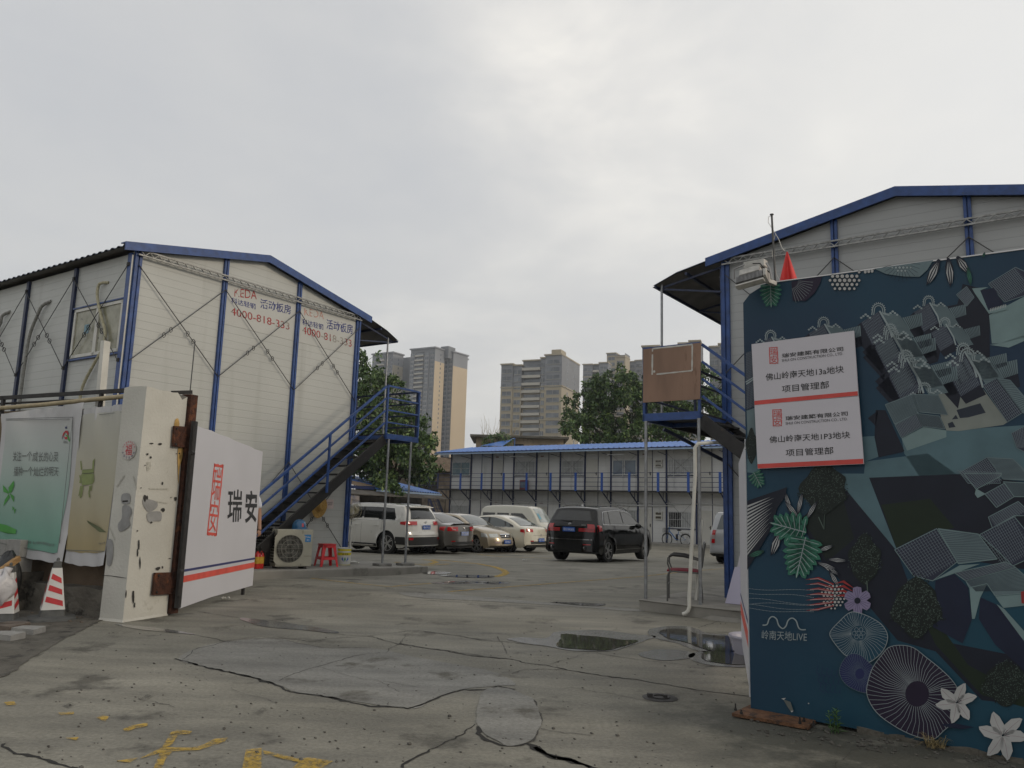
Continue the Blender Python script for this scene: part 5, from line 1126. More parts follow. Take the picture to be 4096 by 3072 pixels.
for i in range(len(w)-1):
    a, b_, c, d = w[max(i-1, 0)], w[i], w[i+1], w[min(i+2, len(w)-1)]
    for s_ in range(4):
        t_ = s_/4; W2.append(tuple(.5*((2*b_[k])+(c[k]-a[k])*t_+(2*a[k]-5*b_[k]+4*c[k]-d[k])*t_*t_+(3*b_[k]-a[k]-3*c[k]+d[k])*t_**3) for k in (0, 1)))
art('wave_emblem', wline(W2+[w[-1]], 9), p_ridge, zB)
mb = MB(); text_px(mb, '岭南天地LIVE', (286, 1208), (618, 1226), (288, 1142), H0, tuple(hb), zB, ARTY[0]+.001); mb.obj('lettering', p_line, HO)
def disc(pts, core, m1, m2, n, cv, w=3, lw=4):
    cx_ = sum(p[0] for p in core)/len(core); cy_ = sum(p[1] for p in core)/len(core)
    art('bloom_print', [pts], m1, cv); L = []
    m = len(pts)
    for k in range(n):
        t_ = k/n*m; i = int(t_); p = lerp2(pts[i % m], pts[(i+1) % m], t_-i); rr = min(abs(core[0][0]-cx_), 80); dx, dy = p[0]-cx_, p[1]-cy_; l = sqrt(dx*dx+dy*dy); c0 = (cx_+dx/l*rr, cy_+dy/l*rr); mid = lerp2(c0, p, .55); mid = (mid[0]+dy/l*l*.05, mid[1]-dx/l*l*.05); L += wline([c0, mid, p], w)
    art('bloom_print', L + wline(pts, lw, True), m2, cv); art('bloom_print', [core], m1, cv)
def loop2(pts, n=4):
    o = []; L = len(pts)
    for i in range(L):
        a, b_, c, d = pts[i-1], pts[i], pts[(i+1) % L], pts[(i+2) % L]
        for s_ in range(n):
            t_ = s_/n; o.append(tuple(.5*((2*b_[k])+(c[k]-a[k])*t_+(2*a[k]-5*b_[k]+4*c[k]-d[k])*t_*t_+(3*b_[k]-a[k]-3*c[k]+d[k])*t_**3) for k in (0, 1)))
    return o
disc(loop2([(790, 100), (850, 30), (930, -40), (1000, -40), (1100, 0), (1180, 60), (1213, 145), (1170, 250), (1070, 325), (1000, 290), (910, 275), (860, 230), (800, 150)]), [(1000+55*cos(a), 110+50*sin(a)) for a in [i*pi/8 for i in range(16)]], m_vin, p_line, 52, zC, 2.5, 5)
art('bloom_print', [l for k in range(7) for l in wline([(1000+(34*cos(k*pi/3) if k < 6 else 0)+15*cos(i*pi/3), 110+(32*sin(k*pi/3) if k < 6 else 0)+15*sin(i*pi/3)) for i in range(6)], 2.5, True)], p_line, zC)
disc(loop2([(858, 400), (880, 320), (940, 262), (1010, 270), (1070, 320), (1130, 390), (1120, 480), (1060, 545), (980, 530), (900, 480)]), [(1008+34*cos(a), 408+40*sin(a)) for a in [i*pi/8 for i in range(16)]], p_pur2, p_mid, 44, zC, 1.4, 2)
disc(loop2([(1060, 560), (1075, 440), (1110, 350), (1170, 270), (1220, 215), (1300, 198), (1400, 215), (1500, 290), (1600, 370), (1690, 460), (1725, 540), (1700, 740), (1620, 830), (1540, 890), (1400, 860), (1260, 790), (1130, 690)]), [(1430+88*cos(a), 555+95*sin(a)) for a in [i*pi/10 for i in range(20)]], p_pur, p_line, 58, zC, 3, 5)
art('leaf_print', [l for k in range(16) for l in wline([(700+k*12, 345+k*3+60*(k % 3)), (690+k*12, 400+k*2+60*(k % 3)), (730+k*10, 430+60*(k % 3))], 3)], p_pur2, zC)
for c, a0, s in (((1720, 620), -20, 1.25), ((2060, 860), 5, 1.5)):
    P_, V_ = [], []
    for k in range(6):
        a = a0*pi/180+k*pi/3 + (.2 if k % 2 else 0)
        P_.append([rot(p, c, a, s) for p in ((5, -8), (40, -32), (85, -30), (118, -6), (125, 8), (90, 24), (42, 28), (5, 8))]); V_ += wline([rot((12, 0), c, a, s), rot((60, -2), c, a, s), rot((112, 2), c, a, s)], 2.5)
    art('lily_print', P_, p_seed, zC); art('lily_print', V_, pc('print_lily_vein', (.25, .16, .18)), zC)
    art('lily_print', [l for k in range(5) for l in wline([c, rot((34, 0), c, -1.2+k*.35, s)], 2.5)], p_shadow, zC)
art('leaf_print', [[(1600, 780), (1700, 770), (1850, 800), (1760, 815), (1660, 800)]], p_navy, zC)
# torn spot in the print
art('torn_print', [[(445, 595), (500, 615), (520, 680), (505, 690), (470, 640)]], mat('torn_vinyl', (.10, .11, .10), .5), zC)
art('torn_print', [[(430, 590), (465, 585), (450, 600)], [(500, 680), (520, 680), (508, 692)], [(628, 622), (636, 622), (636, 630), (628, 630)]], p_seed, zC)
AM.obj('printed_pattern', AM_M, HO)
# white edge of the vinyl along the top
mb = MB(HF); mb.beam((tl3.x, -.01, tl3.z+.002), (X1, -.01, tr.z+sl_*(X1-tr.x)+.002), .035, .008); mb.obj('edge_trim', M_white, HO)

# ---- two company signs fixed over the print
m_sign = mat('sign_board_white', (.52, .50, .54), .45, 0, .02, 2); m_sred = mat('sign_red_bar', (.52, .055, .045), .45)
def sign(label, q, bar, sealq, items):
    P = [hl(p) for p in q]; S_ = thing('company_sign', label, 'sign', HF(P[3].x, 0, P[3].z), 0, 0)
    mb = MB(HF); mb.prism([(p.x, p.z) for p in P], 'y', .03, .042); mb.obj('panel', m_sign, S_, bevel=.002)
    mb = MB(HF); mb.poly([(p.x, .0435, p.z) for p in [hl(p) for p in bar]]); mb.obj('red_bar', m_sred, S_)
    P1 = HF(0, .043, 0); n1 = tuple(hb)
    random.seed(1); mb = MB(); seal(mb, *sealq, zA, P1, n1, .0012, .09, .05); mb.obj('seal', m_sred, S_)
    for body, bl_, br_, tl_, ser in items:
        mb = MB(); text_px(mb, body, bl_, br_, tl_, P1, n1, zA, .0012); mb.obj('lettering', m_ink, S_)
sign('upper white company sign on the hoarding, the one reading 13a', ((220, 703), (968, 605), (1000, 1078), (242, 1148)), ((240, 1117), (998, 1047), (1000, 1078), (242, 1148)), ((332, 718), (395, 715), (401, 838), (337, 840)),
     [(bold('瑞安建築有限公司', .012), (428, 796), (880, 745), (427, 764), 0), ('SHUI ON CONSTRUCTION CO., LTD.', (428, 828), (878, 776), (427, 806), 0), (bold('佛山岭南天地13a地块', .006), (308, 965), (884, 905), (306, 912), 0), (bold('项目管理部', .006), (428, 1052), (776, 1018), (426, 1000), 0)])
sign('lower white company sign on the hoarding, the one reading 1P3', ((242, 1151), (1002, 1085), (1041, 1578), (266, 1613)), ((263, 1581), (1039, 1542), (1041, 1578), (266, 1613)), ((357, 1176), (425, 1174), (427, 1298), (361, 1300)),
     [(bold('瑞安建築有限公司', .012), (455, 1258), (913, 1222), (454, 1226), 0), ('SHUI ON CONSTRUCTION CO., LTD.', (455, 1292), (912, 1258), (454, 1270), 0), (bold('佛山岭南天地1P3地块', .006), (336, 1424), (931, 1388), (334, 1374), 0), (bold('项目管理部', .006), (456, 1522), (808, 1504), (454, 1470), 0)])
for o in COL.objects:
    if o.name.startswith('company_sign') and 'group' in o: del o['group']

# ---- floodlight, rod, pennant
zF = lambda p: (2600+.4521*p[0], 700+.4521*p[1])
YF = .20
def hf(p, y=YF): return HF.loc(onp(*zF(p), HF(0, y, 0), hb))
m_alu = mat('weathered_aluminium', (.30, .30, .30), .45, .6, .2, 12); m_lamp = mat('dirty_white_casting', (.42, .41, .38), .5, 0, .25, 16)
FL = thing('floodlight', 'finned grey floodlight hanging out over the top corner of the hoarding', 'floodlight', HF(.0, YF, 3.2))
a = hf((750, 1005)); b_ = hf((1000, 935)); c = hf((785, 900)); d = hf((1025, 815)); ctr_ = (a+b_+c+d)/4
ux = (b_-a).normalized(); LW = (b_-a).length; hh = ((c-a)+(d-b_))/2; vy = Vector((0, -.45, 0)) + Vector((0, 0, 1)); vy = (vy - ux*vy.dot(ux)).normalized(); nz_ = ux.cross(vy); nz_ = nz_ if nz_.y > 0 else -nz_
wa = lambda v: HF.a*v.x + HF.b*v.y + HF.c*v.z
FF = Fr(HF(*ctr_), wa(ux), wa(nz_), wa(vy)); hgt = hh.length*1.0
mb = MB(FF); mb.box(-LW/2, LW/2, -.045, -.01, -hgt/2, hgt/2); mb.obj('housing', m_lamp, FL, bevel=.008)
for k in range(20):
    x = -LW/2+.012+k*(LW-.024)/19; mb = MB(FF); mb.prism([(-.01, -hgt/2+.008), (.028, -hgt/2+.02), (.03, hgt*.30), (-.01, hgt/2-.01)], 'x', x-.0022, x+.0022); mb.obj('fin', m_alu, FL)
mb = MB(FF); mb.box(-LW/2, LW/2, -.02, .025, -hgt/2-.012, -hgt/2+.004); mb.box(-LW*.35, LW*.35, -.02, .035, hgt/2-.02, hgt/2+.035); mb.obj('driver_box', m_lamp, FL, bevel=.004)
MB(FF).box(-LW/2+.01, LW/2-.01, -.052, -.046, -hgt/2+.01, hgt/2-.01).obj('glass', glassy('lamp_glass', (.3, .3, .3)), FL)
MB(FF).prism([(-.05, -hgt/2), (.03, -hgt/2+.02), (.032, hgt*.32), (-.05, hgt/2)], 'x', LW/2, LW/2+.02).obj('end_cap', m_lamp, FL, bevel=.004)
bx = hf((885, 765)); mb = MB(HF); mb.tube([(a.x-.02, YF-.04, c.z-.0), (a.x-.015, YF-.03, bx.z-.03), (bx.x-.05, YF-.02, bx.z-.01)], .006, 6); e_ = hf((1020, 770)); mb.tube([(e_.x, YF-.02, e_.z), (e_.x+.025, YF-.02, e_.z-.05), (e_.x+.04, YF-.02, e_.z-.14)], .007, 6); mb.obj('bracket', m_alu, FL)
mb = MB(HF); t0 = hf((1110, 965), .02); t1 = hf((985, 905)); mb.beam((t0.x, .02, t0.z), (t1.x, YF-.08, t1.z), .035, .035); t2 = hf((900, 790)); mb.beam((t1.x+.03, YF-.1, t1.z+.02), (t2.x, YF-.1, t2.z), .03, .03); mb.obj('arm', m_lamp, FL, bevel=.003)
MB(HF).box(bx.x-.085, bx.x+.085, YF-.15, YF-.07, bx.z-.03, bx.z+.03).obj('junction_box', m_lamp, FL, bevel=.006)
mb = MB(HF); mb.tube([(bx.x, YF-.06, bx.z), (bx.x+.08, YF-.0, bx.z-.03), (d.x-.02, YF-.0, d.z-.0), (d.x+.03, YF-.03, d.z-.05)], .005, 6); mb.obj('cable', M_drk, FL)
r0 = hf((1110, 950), -.02); r1 = hf((1077, 350), -.02); mb = MB(HF)
mb.tube([(r0.x, -.02, r0.z-.05), (r1.x, -.02, r1.z)], .0085, 8); mb.lathe([(.016, r1.z-.004), (.016, r1.z+.004), (0, r1.z+.004)], 8, c=(r1.x, -.02, 0)); tag(mb.obj('rebar', mat('rebar_grey', (.09, .09, .09), .6, .5)), 'ribbed steel bar standing up above the floodlight with a loose wire', 'steel bar')
P = [hf(p, -.03) for p in ((1085, 360), (1048, 370), (1045, 420), (1080, 470), (1110, 520), (1090, 600), (1080, 700), (1120, 880), (1160, 950))]
mb = MB(HF); mb.tube([tuple(p) for p in P], .0025, 5); P = [hf(p, -.03) for p in ((1105, 510), (1140, 570), (1165, 640), (1190, 670))]; mb.tube([tuple(p) for p in P], .003, 5); tag(mb.obj('wire', M_pvc), 'thin white wire looping down from the steel bar', 'wire')
ap = hf((1200, 670), -.06); bl1 = hf((1130, 950), -.06); br1 = hf((1308, 950), -.06)
def pen(u, v):
    p = ap.lerp(bl1, v).lerp(ap.lerp(br1, v), u); k = .035*sin(u*9)*v + .05*sin(pi*u)*v; return (p.x+.01*(1-v)*(u-.5), -.09+k, p.z)
m_fl = mat('red_cloth', (.62, .035, .03), .55, 0, .12, 6, transl=0)
mb = MB(HF); mb.grid(pen, 18, 12); mb.grid(lambda u, v: tuple(Vector(pen(u, v))-Vector((0, .06*sin(pi*u)*v+.004, 0))), 18, 12); tag(mb.obj('pennant', m_fl, smooth=180), 'folded red cloth pennant hanging above the hoarding edge', 'pennant')
# rusty foot plate with bolts; kerb rubble; weeds
q = [hl(p, zC) for p in ((0, 0),)]
PB = onz(3010, 2855, .03); fp = [onz(*zC(p), .03) for p in ((58, 700), (215, 628), (690, 742), (622, 800))]
FP = thing('foot_plate', 'rusty orange steel foot plate with bolts under the hoarding corner', 'base plate', fp[0])
mb = MB(); mb.v += fp + [p+Vector((0, 0, -.022)) for p in fp]; mb.f += [(0, 1, 2, 3), (4, 5, 1, 0), (5, 6, 2, 1), (6, 7, 3, 2), (7, 4, 0, 3)]; mb.m += [0]*5
mb.obj('plate', mat('orange_rust', (.13, .062, .03), .85, .1, .4, 14, bump=.5, dark=((.05, .028, .018), .52, 10)), FP)
for p, hh_ in (((85, 660), .05), ((128, 685), .03), ((560, 760), .05), ((590, 742), .03), ((660, 775), .035)):
    c = onz(*zC((p[0], p[1]+22)), .03); mb = MB(frz(c, 0)); mb.lathe([(.011, 0), (.011, .014), (.006, .014), (.006, hh_), (0, hh_)], 8); mb.obj('bolt', M_drk, FP)
random.seed(8)
lumps = []
for k in range(16):
    x = .75+k*.14; lump(HF, x, x+.16, -.25, .0+.02*random.random(), -.03, .015+.025*random.random(), m_dirt, FP if False else HO, 'rubble_footing', .02)
m_weed = mat('weed_leaf', (.055, .12, .03), .6, 0, .3, 20); m_dry = mat('dry_grass', (.26, .20, .09), .8, 0, .3, 20)
def plant(q, name, label, n, h, m, spread, leafw, stems=1):
    T = thing(name, label, 'weed', q); fr = frz(q, 0); mb = MB(fr); st = MB(fr)
    for s_ in range(stems):
        hx = h*(1-.25*s_/max(1, stems)); bx_, by_ = random.uniform(-.03, .03), random.uniform(-.02, .02); tx, ty = random.uniform(-.03, .03), random.uniform(-.03, .03)
        st.tube([(bx_, by_, 0), (bx_+tx*.5, by_+ty*.5, hx*.5), (bx_+tx, by_+ty, hx)], .003, 5)
        for i in range(n):
            t_ = (i+1)/n; a = i*2.4+s_; z = hx*t_; L = spread*(.65+.5*random.random())*(1.1-.4*t_); c = Vector((bx_+tx*t_, by_+ty*t_, z)); d = Vector((cos(a), sin(a), .25+.5*t_)).normalized(); w = Vector((-sin(a), cos(a), 0))*leafw
            mb.poly([c, c+d*L*.45+w, c+d*L-Vector((0, 0, L*.2)), c+d*L*.45-w])
    if stems: st.obj('stem', m, T)
    mb.obj('foliage', m, T); return T
plant(onz(*zC((820, 850)), .0), 'weed', 'leafy green weed growing at the foot of the hoarding', 16, .16, m_weed, .06, .007, 4)
mb = MB(); q = onz(*zC((1560, 960)), .01)
for i in range(60):
    a = random.uniform(-pi, pi); L = random.uniform(.05, .2); b_ = q+Vector((random.uniform(-.05, .05), random.uniform(-.03, .03), 0)); e_ = b_+Vector((cos(a)*L, sin(a)*L*.7, random.uniform(.0, .09))); m1 = (b_+e_)/2+Vector((0, 0, .04)); w = Vector((-sin(a), cos(a), 0))*.0015
    mb.poly([b_-w, m1-w, m1+w, b_+w], raw=True); mb.poly([m1-w, e_, m1+w], raw=True)
tag(mb.obj('dry_grass', m_dry), 'tuft of dry straw coloured grass below the dark round bloom print', 'grass tuft')
# second gate leaf folded back behind the hoarding, lavender boards, planter
a = onz(3004, 2660, .1)
s0 = Vector((1.955, 6.34, 0)); s1 = Vector((2.545, 8.55, 0)); sdir = (s1-s0).normalized(); GF = Fr(s0, sdir, (sdir.y, -sdir.x, 0))
GR = thing('gate_leaf', 'white steel gate leaf seen almost edge-on behind the hoarding', 'gate', s0)
q = GF.loc(onp(2976, 1770, s0, GF.b)); MB(GF).box(0, 2.4, -.05, 0, .12, 2.02).obj('panel', m_gate, GR)
for z0_, z1_, m in ((.42, .54, m_gred), (.60, .63, m_gblue)): MB(GF).box(.003, 2.397, -.053, -.051, z0_, z1_).obj('stripe', m, GR)
MB(GF).box(-.06, -.005, -.055, .005, .08, 2.06).obj('frame', M_white, GR)
m_lav = mat('lavender_board', (.46, .44, .56), .5, 0, .03, 2)
zR = lambda p: (2500+.4823*p[0], 1900+.4823*p[1])
P0 = onz(*zR((830, 1066)), .15)
for k, (pts, lb, off, m) in enumerate(((((897, 765), (1060, 750), (1200, 1100), (830, 1066)), 'lavender tinted sheet leaning against the grey shed behind the hoarding', 0, m_lav), (((952, 568), (990, 565), (1100, 600), (1100, 800), (915, 780)), 'pale board standing behind the lavender sheet', -.06, m_sign))):
    N_ = Vector((-.586, -.810, .0)).normalized(); O_ = P0+N_*(-.0 if k == 0 else -.10); q = [onp(*zR(p), O_+N_*off, N_) for p in pts]
    for p in q:
        p += N_*(-.12*(p.z-.15))
    if k == 0: q[2].z = q[3].z = .155
    mb = MB(); mb.v += q+[p-N_*.012 for p in q]; n = len(q); mb.f += [tuple(range(n)), tuple(range(2*n-1, n-1, -1))]+[(i, (i+1) % n, (i+1) % n+n, i+n) for i in range(n)]; mb.m += [0]*(n+2)
    tag(mb.obj('leaning_sheet', m), lb, 'board')
q = onz(3008, 2618, 0); mb = MB(frz((q.x, q.y, 0), 0)); mb.lathe([(0, .0), (.17, .0), (.19, .06), (.215, .165), (.235, .17), (.242, .185), (.235, .20), (.215, .195), (.205, .18), (.17, .04), (0, .04)], 40)
tag(mb.obj('basin', mat('lilac_basin', (.38, .37, .43), .4, 0, .06, 5), smooth=50), 'shallow lilac basin with a rolled rim on the wet concrete', 'basin')
# ================================================================ things on and around the plinths
z7 = lambda p: (1000+.3014*p[0], 1850+.3014*p[1])
def upz(u, v, q): 
    """height of the photographed point above the spot q"""
    return onp(u, v, q, (0, -1, 0)).z
# --- air conditioner outdoor unit
m_acw = mat('yellowed_ac_casing', (.40, .385, .31), .45, 0, .1, 4, dark=((.28, .25, .19), .68, 8)); m_void = mat('dark_interior', (.008, .008, .008), .8)
qa = onz(*z7((300, 1385)), zL(3.3)+.04); qb = onz(*z7((835, 1360)), zL(3.3)+.04)
qc = LF.loc(qb); xb = qc.x
AW, AD, AH = .86, .32, .70
rt_ = LF.loc(onz(*z7((785, 1382)), zL(3.5)+.05)); lf_ = LF.loc(onz(*z7((330, 1384)), zL(3.2)+.05))
adir = (LF(rt_.x, rt_.y, 0)-LF(lf_.x, lf_.y, 0)).normalized(); qL = LF(lf_.x, lf_.y, 0)
AF = Fr(Vector((qL.x, qL.y, zL(3.3))), adir, Vector((adir.y, -adir.x, 0))); AW = (LF(rt_.x, rt_.y, 0)-qL).length+.04
AC = thing('air_conditioner', 'yellowed white outdoor air conditioner unit standing under the cream shed stair', 'air conditioner', AF(0, 0, 0))
mb = MB(AF); mb.box(0, AW, -AD, 0, .05, AH+.03); mb.obj('casing', m_acw, AC, bevel=.012)
for x in (.05, AW-.14): MB(AF).box(x, x+.05, -AD, .0, .0, .048).obj('foot', M_drk, AC)
cx_, cz_, rr = AW*.36, .05+AH*.47, .255
mb = MB(AF); mb.prism([(cx_+rr*1.12*max(-1, min(1, 1.25*cos(a))), cz_+rr*1.16*max(-1, min(1, 1.25*sin(a)))) for a in [i*pi/20 for i in range(40)]], 'y', .002, .010); mb.obj('grille_surround', m_acw, AC)
mb = MB(AF); mb.poly([(cx_+rr*cos(a), .012, cz_+rr*sin(a)) for a in [i*pi/20 for i in range(40)]]); mb.obj('fan_opening', m_void, AC)
mb = MB(AF)
for k in range(5):
    a = k*2*pi/5; mb.poly([(cx_+.05*cos(a), .014, cz_+.05*sin(a)), (cx_+.23*cos(a+.1), .016, cz_+.23*sin(a+.1)), (cx_+.22*cos(a+.8), .013, cz_+.22*sin(a+.8)), (cx_+.05*cos(a+1), .013, cz_+.05*sin(a+1))])
mb.obj('fan_blades', mat('grey_plastic', (.05, .05, .05), .5), AC)
mb = MB(AF)
for k in range(-9, 10):
    o_ = k*rr/9.5; h_ = sqrt(max(0, rr*rr-o_*o_)); mb.beam((cx_+o_, .022, cz_-h_), (cx_+o_, .022, cz_+h_), .004); 
    if k % 3 == 0: mb.beam((cx_-h_, .026, cz_+o_), (cx_+h_, .026, cz_+o_), .004)
for r_ in (.08, .16, .255): mb.tube([(cx_+r_*cos(a), .024, cz_+r_*sin(a)) for a in [i*pi/14 for i in range(29)]], .0035, 5, False)
mb.obj('grille', mat('grille_wire', (.30, .29, .24), .4), AC)
mb = MB(AF); mb.beam((AW*.70, .002, .06), (AW*.70, .002, AH+.02), .006, .004); mb.beam((AW*.72, .003, .24), (AW*.98, .003, .24), .004); mb.obj('seam', M_drk, AC)
ba = MB(AF).box(AW*.745, AW*.935, .001, .006, AH-.20, AH-.065).obj('badge', mat('badge_blue', (.02, .20, .48), .35), AC, bevel=.004)
mb = MB(); text(mb, 'Midea', AF(AW*.785, .0075, AH-.125), AF.a*AW*.135, Vector((0, 0, .035))); text(mb, '美的', AF(AW*.815, .0075, AH-.18), AF.a*AW*.08, Vector((0, 0, .033)))
mb2 = MB(AF); mb2.tube([(AW*.775+.022*cos(a), .0075, AH-.115+.028*sin(a)) for a in [R(60)+i*pi/9 for i in range(12)]], .003, 4); mb.v += mb2.v; o_ = len(mb.v)-len(mb2.v); mb.f += [tuple(i+o_ for i in f) for f in mb2.f]; mb.m += mb2.m
mb.obj('badge_writing', M_white, ba)
mb = MB(AF); mb.box(-.004, -.001, -AD+.03, -.03, .10, AH-.06); cv_ = mb.obj('side_opening', m_void, AC)
mb = MB(AF)
for k in range(12): mb.box(-.012, -.005, -AD+.02, -.02, .10+k*.052, .112+k*.052)
for k in range(5): mb.box(-.014, -.013, -AD+.03+k*.06, -AD+.036+k*.06, .09, AH-.04)
mb.obj('side_grille', m_acw, AC)
# helmet
HP = AF(AW*.66, -.14, AH+.03)
m_hel = mat('blue_helmet_shell', (.012, .09, .20), .28, 0, .15, 8, coat=.3)
HE = thing('hard_hat', 'blue hard hat resting on the air conditioner', 'hard hat', HP); hf_ = frz(HP, atan2(AF.a.y, AF.a.x)-.2)
mb = MB(hf_)
def hel(u, v):
    a = 2*pi*u; b_ = v*pi/2; q = 1+.0*cos(a); r_ = cos(b_)**.8
    return (.135*r_*cos(a)*q, .112*r_*sin(a), .02+.155*sin(b_)+ (.010 if abs(sin(a)) < .16 and v > .15 else 0))
mb.grid(hel, 40, 12); mb.obj('shell', m_hel, HE, smooth=60)
mb = MB(hf_)
def brim(u, v):
    a = 2*pi*u; e_ = .05*max(0, cos(a))**2+.008; return ((.135+e_*v)*cos(a), (.112+e_*v*.6)*sin(a), .022-.018*v)
mb.grid(brim, 40, 3); mb.obj('brim', m_hel, HE, smooth=60)
mb = MB(hf_)
def patch_(u, v): 
    p = Vector(hel(.79+.05*u, .12+.28*v)); return tuple(p*1.012)
mb.grid(patch_, 4, 4); mb.obj('red_label', mat('label_red', (.45, .06, .08), .5), HE)
# red stool
m_stool = mat('red_plastic', (.62, .012, .022), .34, 0, .06, 5, spec=.5, coat=.2)
SQ = LF.loc(onz(*z7((985, 1390)), zL(4.3))); SPt = LF(SQ.x, SQ.y-.0, zL(4.3)); sf = frz(SPt, .95)
ST = thing('stool', 'red plastic stool with open sides beside the white paint pail', 'stool', SPt)
hs = .45; wt, wb = .125, .185
def sqp(h, w): return [(-w, -w, h), (w, -w, h), (w, w, h), (-w, w, h)]
sf = Fr(SPt+Vector((-.02, .22, 0)), (cos(.62), sin(.62), 0), (-sin(.62), cos(.62), 0))
mb = MB(sf); P0_ = sqp(hs-.03, wt+.012); P1_ = sqp(hs, wt)
mb.prism([(-wt-.012, -wt-.012), (wt+.012, -wt-.012), (wt+.012, wt+.012), (-wt-.012, wt+.012)], 'z', hs-.022, hs); mb.obj('seat', m_stool, ST, bevel=.012)
for sx, sy in ((-1, -1), (1, -1), (1, 1), (-1, 1)):
    mb = MB(sf); L_w = .052
    def corner(h): t_ = h/hs; w = wb+(wt-wb)*t_; return w
    for ax in (0, 1):
        pts = []
        for h, lw in ((0, .035), (.10, .045), (.30, .055), (hs-.022, .07)):
            w = corner(h); pts.append((h, w, lw))
        for (h0, w0, l0), (h1, w1, l1) in zip(pts, pts[1:]):
            if ax == 0: q = [(sx*w0, sy*w0, h0), (sx*(w0-l0), sy*w0, h0), (sx*(w1-l1), sy*w1, h1), (sx*w1, sy*w1, h1)]
            else: q = [(sx*w0, sy*w0, h0), (sx*w0, sy*(w0-l0), h0), (sx*w1, sy*(w1-l1), h1), (sx*w1, sy*w1, h1)]
            mb.poly(q)
    lg = mb.obj('leg', m_stool, ST, smooth=False); s_ = lg.modifiers.new('s', 'SOLIDIFY'); s_.thickness = .008
for k, (ax, sg) in enumerate(((0, -1), (0, 1), (1, -1), (1, 1))):
    mb = MB(sf)
    for h0, h1 in ((.14, .19), (hs-.075, hs-.022)):
        w0, w1 = corner(h0), corner(h1)
        if ax == 0: q = [(-w0+.02, sg*w0, h0), (w0-.02, sg*w0, h0), (w1-.02, sg*w1, h1), (-w1+.02, sg*w1, h1)]
        else: q = [(sg*w0, -w0+.02, h0), (sg*w0, w0-.02, h0), (sg*w1, w1-.02, h1), (sg*w1, -w1+.02, h1)]
        mb.poly(q)
    st_ = mb.obj('apron', m_stool, ST); s_ = st_.modifiers.new('s', 'SOLIDIFY'); s_.thickness = .008
# paint pail
pq = onz(*z7((1222, 1362)), zL(4.9)); PF_ = frz(pq+Vector((0, .15, 0)), 0)
PA = thing('paint_pail', 'white and yellow paint pail beside the red stool', 'pail', pq)
mb = MB(PF_); mb.lathe([(0, .0), (.135, .0), (.138, .01), (.145, .34), (.15, .345), (.15, .355), (.135, .355), (.13, .33), (0, .33)], 36); mb.obj('body', mat('pail_white', (.60, .60, .57), .35, 0, .05, 5), PA, smooth=40)
m_py = mat('pail_yellow', (.60, .52, .02), .4)
for z0_, z1_ in ((.0, .055), (.20, .255), (.29, .33)):
    mb = MB(PF_); mb.lathe([(.1365+.007*z0_/.34*1.2+.001, z0_), (.1375+.0085*z1_/.34, z1_)], 36); mb.obj('yellow_band', m_py, PA, smooth=180)
def onpail(body, a0, a1, z0_, z1_, m, name='lettering', poly=None):
    mb = MB(); v, f = glyphs(body); mb.v = [PF_(.1485*cos(a0+(a1-a0)*float(a)), .1485*sin(a0+(a1-a0)*float(a)), z0_+(z1_-z0_)*float(b_)) for a, b_ in v]; mb.f = list(f); mb.m = [0]*len(f); mb.obj(name, m, PA)
onpail('漆宝丽', R(-95), R(-45), .205, .25, M_black)
for a_, dx, col in ((R(-78), -.25, (.02, .10, .40)), (R(-70), 0, (.03, .25, .08)), (R(-60), .25, (.02, .10, .40))):
    mb = MB(PF_); pts = [(a_, .07), (a_-.13+dx, .12), (a_+dx*1.0, .17), (a_+.13+dx, .12)]; mb.poly([(.1465*cos(a), .1465*sin(a), z) for a, z in pts]); mb.obj('leaf_emblem', mat('emb%d' % int(dx*100+30), col, .5), PA)
# straw hat hanging on the wall brace
ho = LF.loc(onp(*z7((915, 585)), LF(0, .12, 0), tuple(LF.b))); HT = thing('straw_hat', 'golden straw hat hanging on the brace under the stair', 'hat', LF(*ho))
m_straw = mat('straw', (.42, .26, .07), .8, 0, .25, 40, bump=.5, bscale=90)
hF = Fr(LF(ho.x, ho.y, ho.z), LF.a, (0, 0, 1), LF.b)
mb = MB(hF)
def hatf(u, v):
    a = 2*pi*u; r_ = .215*v; wob = .018*sin(2*a+1)*v
    h = .10*(1-ss(.0, 1, max(0, (r_-.055)/.045))) if r_ > .055 else .10-.012*(1-r_/.055)
    return (r_*1.0*cos(a), r_*1.12*sin(a), h+wob)
mb.grid(hatf, 40, 16); mb.obj('brim_and_crown', m_straw, HT, smooth=180)
mb = MB(hF); mb.tube([(.10*cos(a), .11*sin(a), .02) for a in [i*pi/12 for i in range(25)]], .006, 5, False); mb.obj('band', m_straw, HT)
# notice on the wall, pink roll
nq = [LF.loc(onp(*z7(p), LF(0, .006, 0), tuple(LF.b))) for p in ((1008, 485), (1110, 490), (1108, 615), (1003, 610))]
NT = thing('notice', 'pinkish white paper notice pasted on the wall behind the straw hat', 'notice', LF(*nq[3]))
MB(LF).prism([(p.x, p.z) for p in nq], 'y', .0045, .0065).obj('paper', mat('pink_paper', (.55, .46, .44), .7), NT)
mb = MB(); text_px(mb, '禁止停放电瓶车', (1012, 545), (1098, 545), (1012, 520), LF(0, .0068, 0), tuple(LF.b), z7, .001); text_px(mb, '谢谢配合！', (1032, 570), (1092, 570), (1032, 548), LF(0, .0068, 0), tuple(LF.b), z7, .001); mb.obj('lettering', m_ink, NT)
pq = onz(*z7((822, 1325)), zL(4.1)); mb = MB(frz(pq, 0)); mb.lathe([(0, 0), (.055, 0), (.055, .27), (.02, .27), (.02, .25), (0, .25)], 20)
tag(mb.obj('plastic_roll', mat('pink_film_roll', (.40, .30, .32), .4), smooth=40), 'small upright pinkish roll between the air conditioner and the red stool', 'roll')
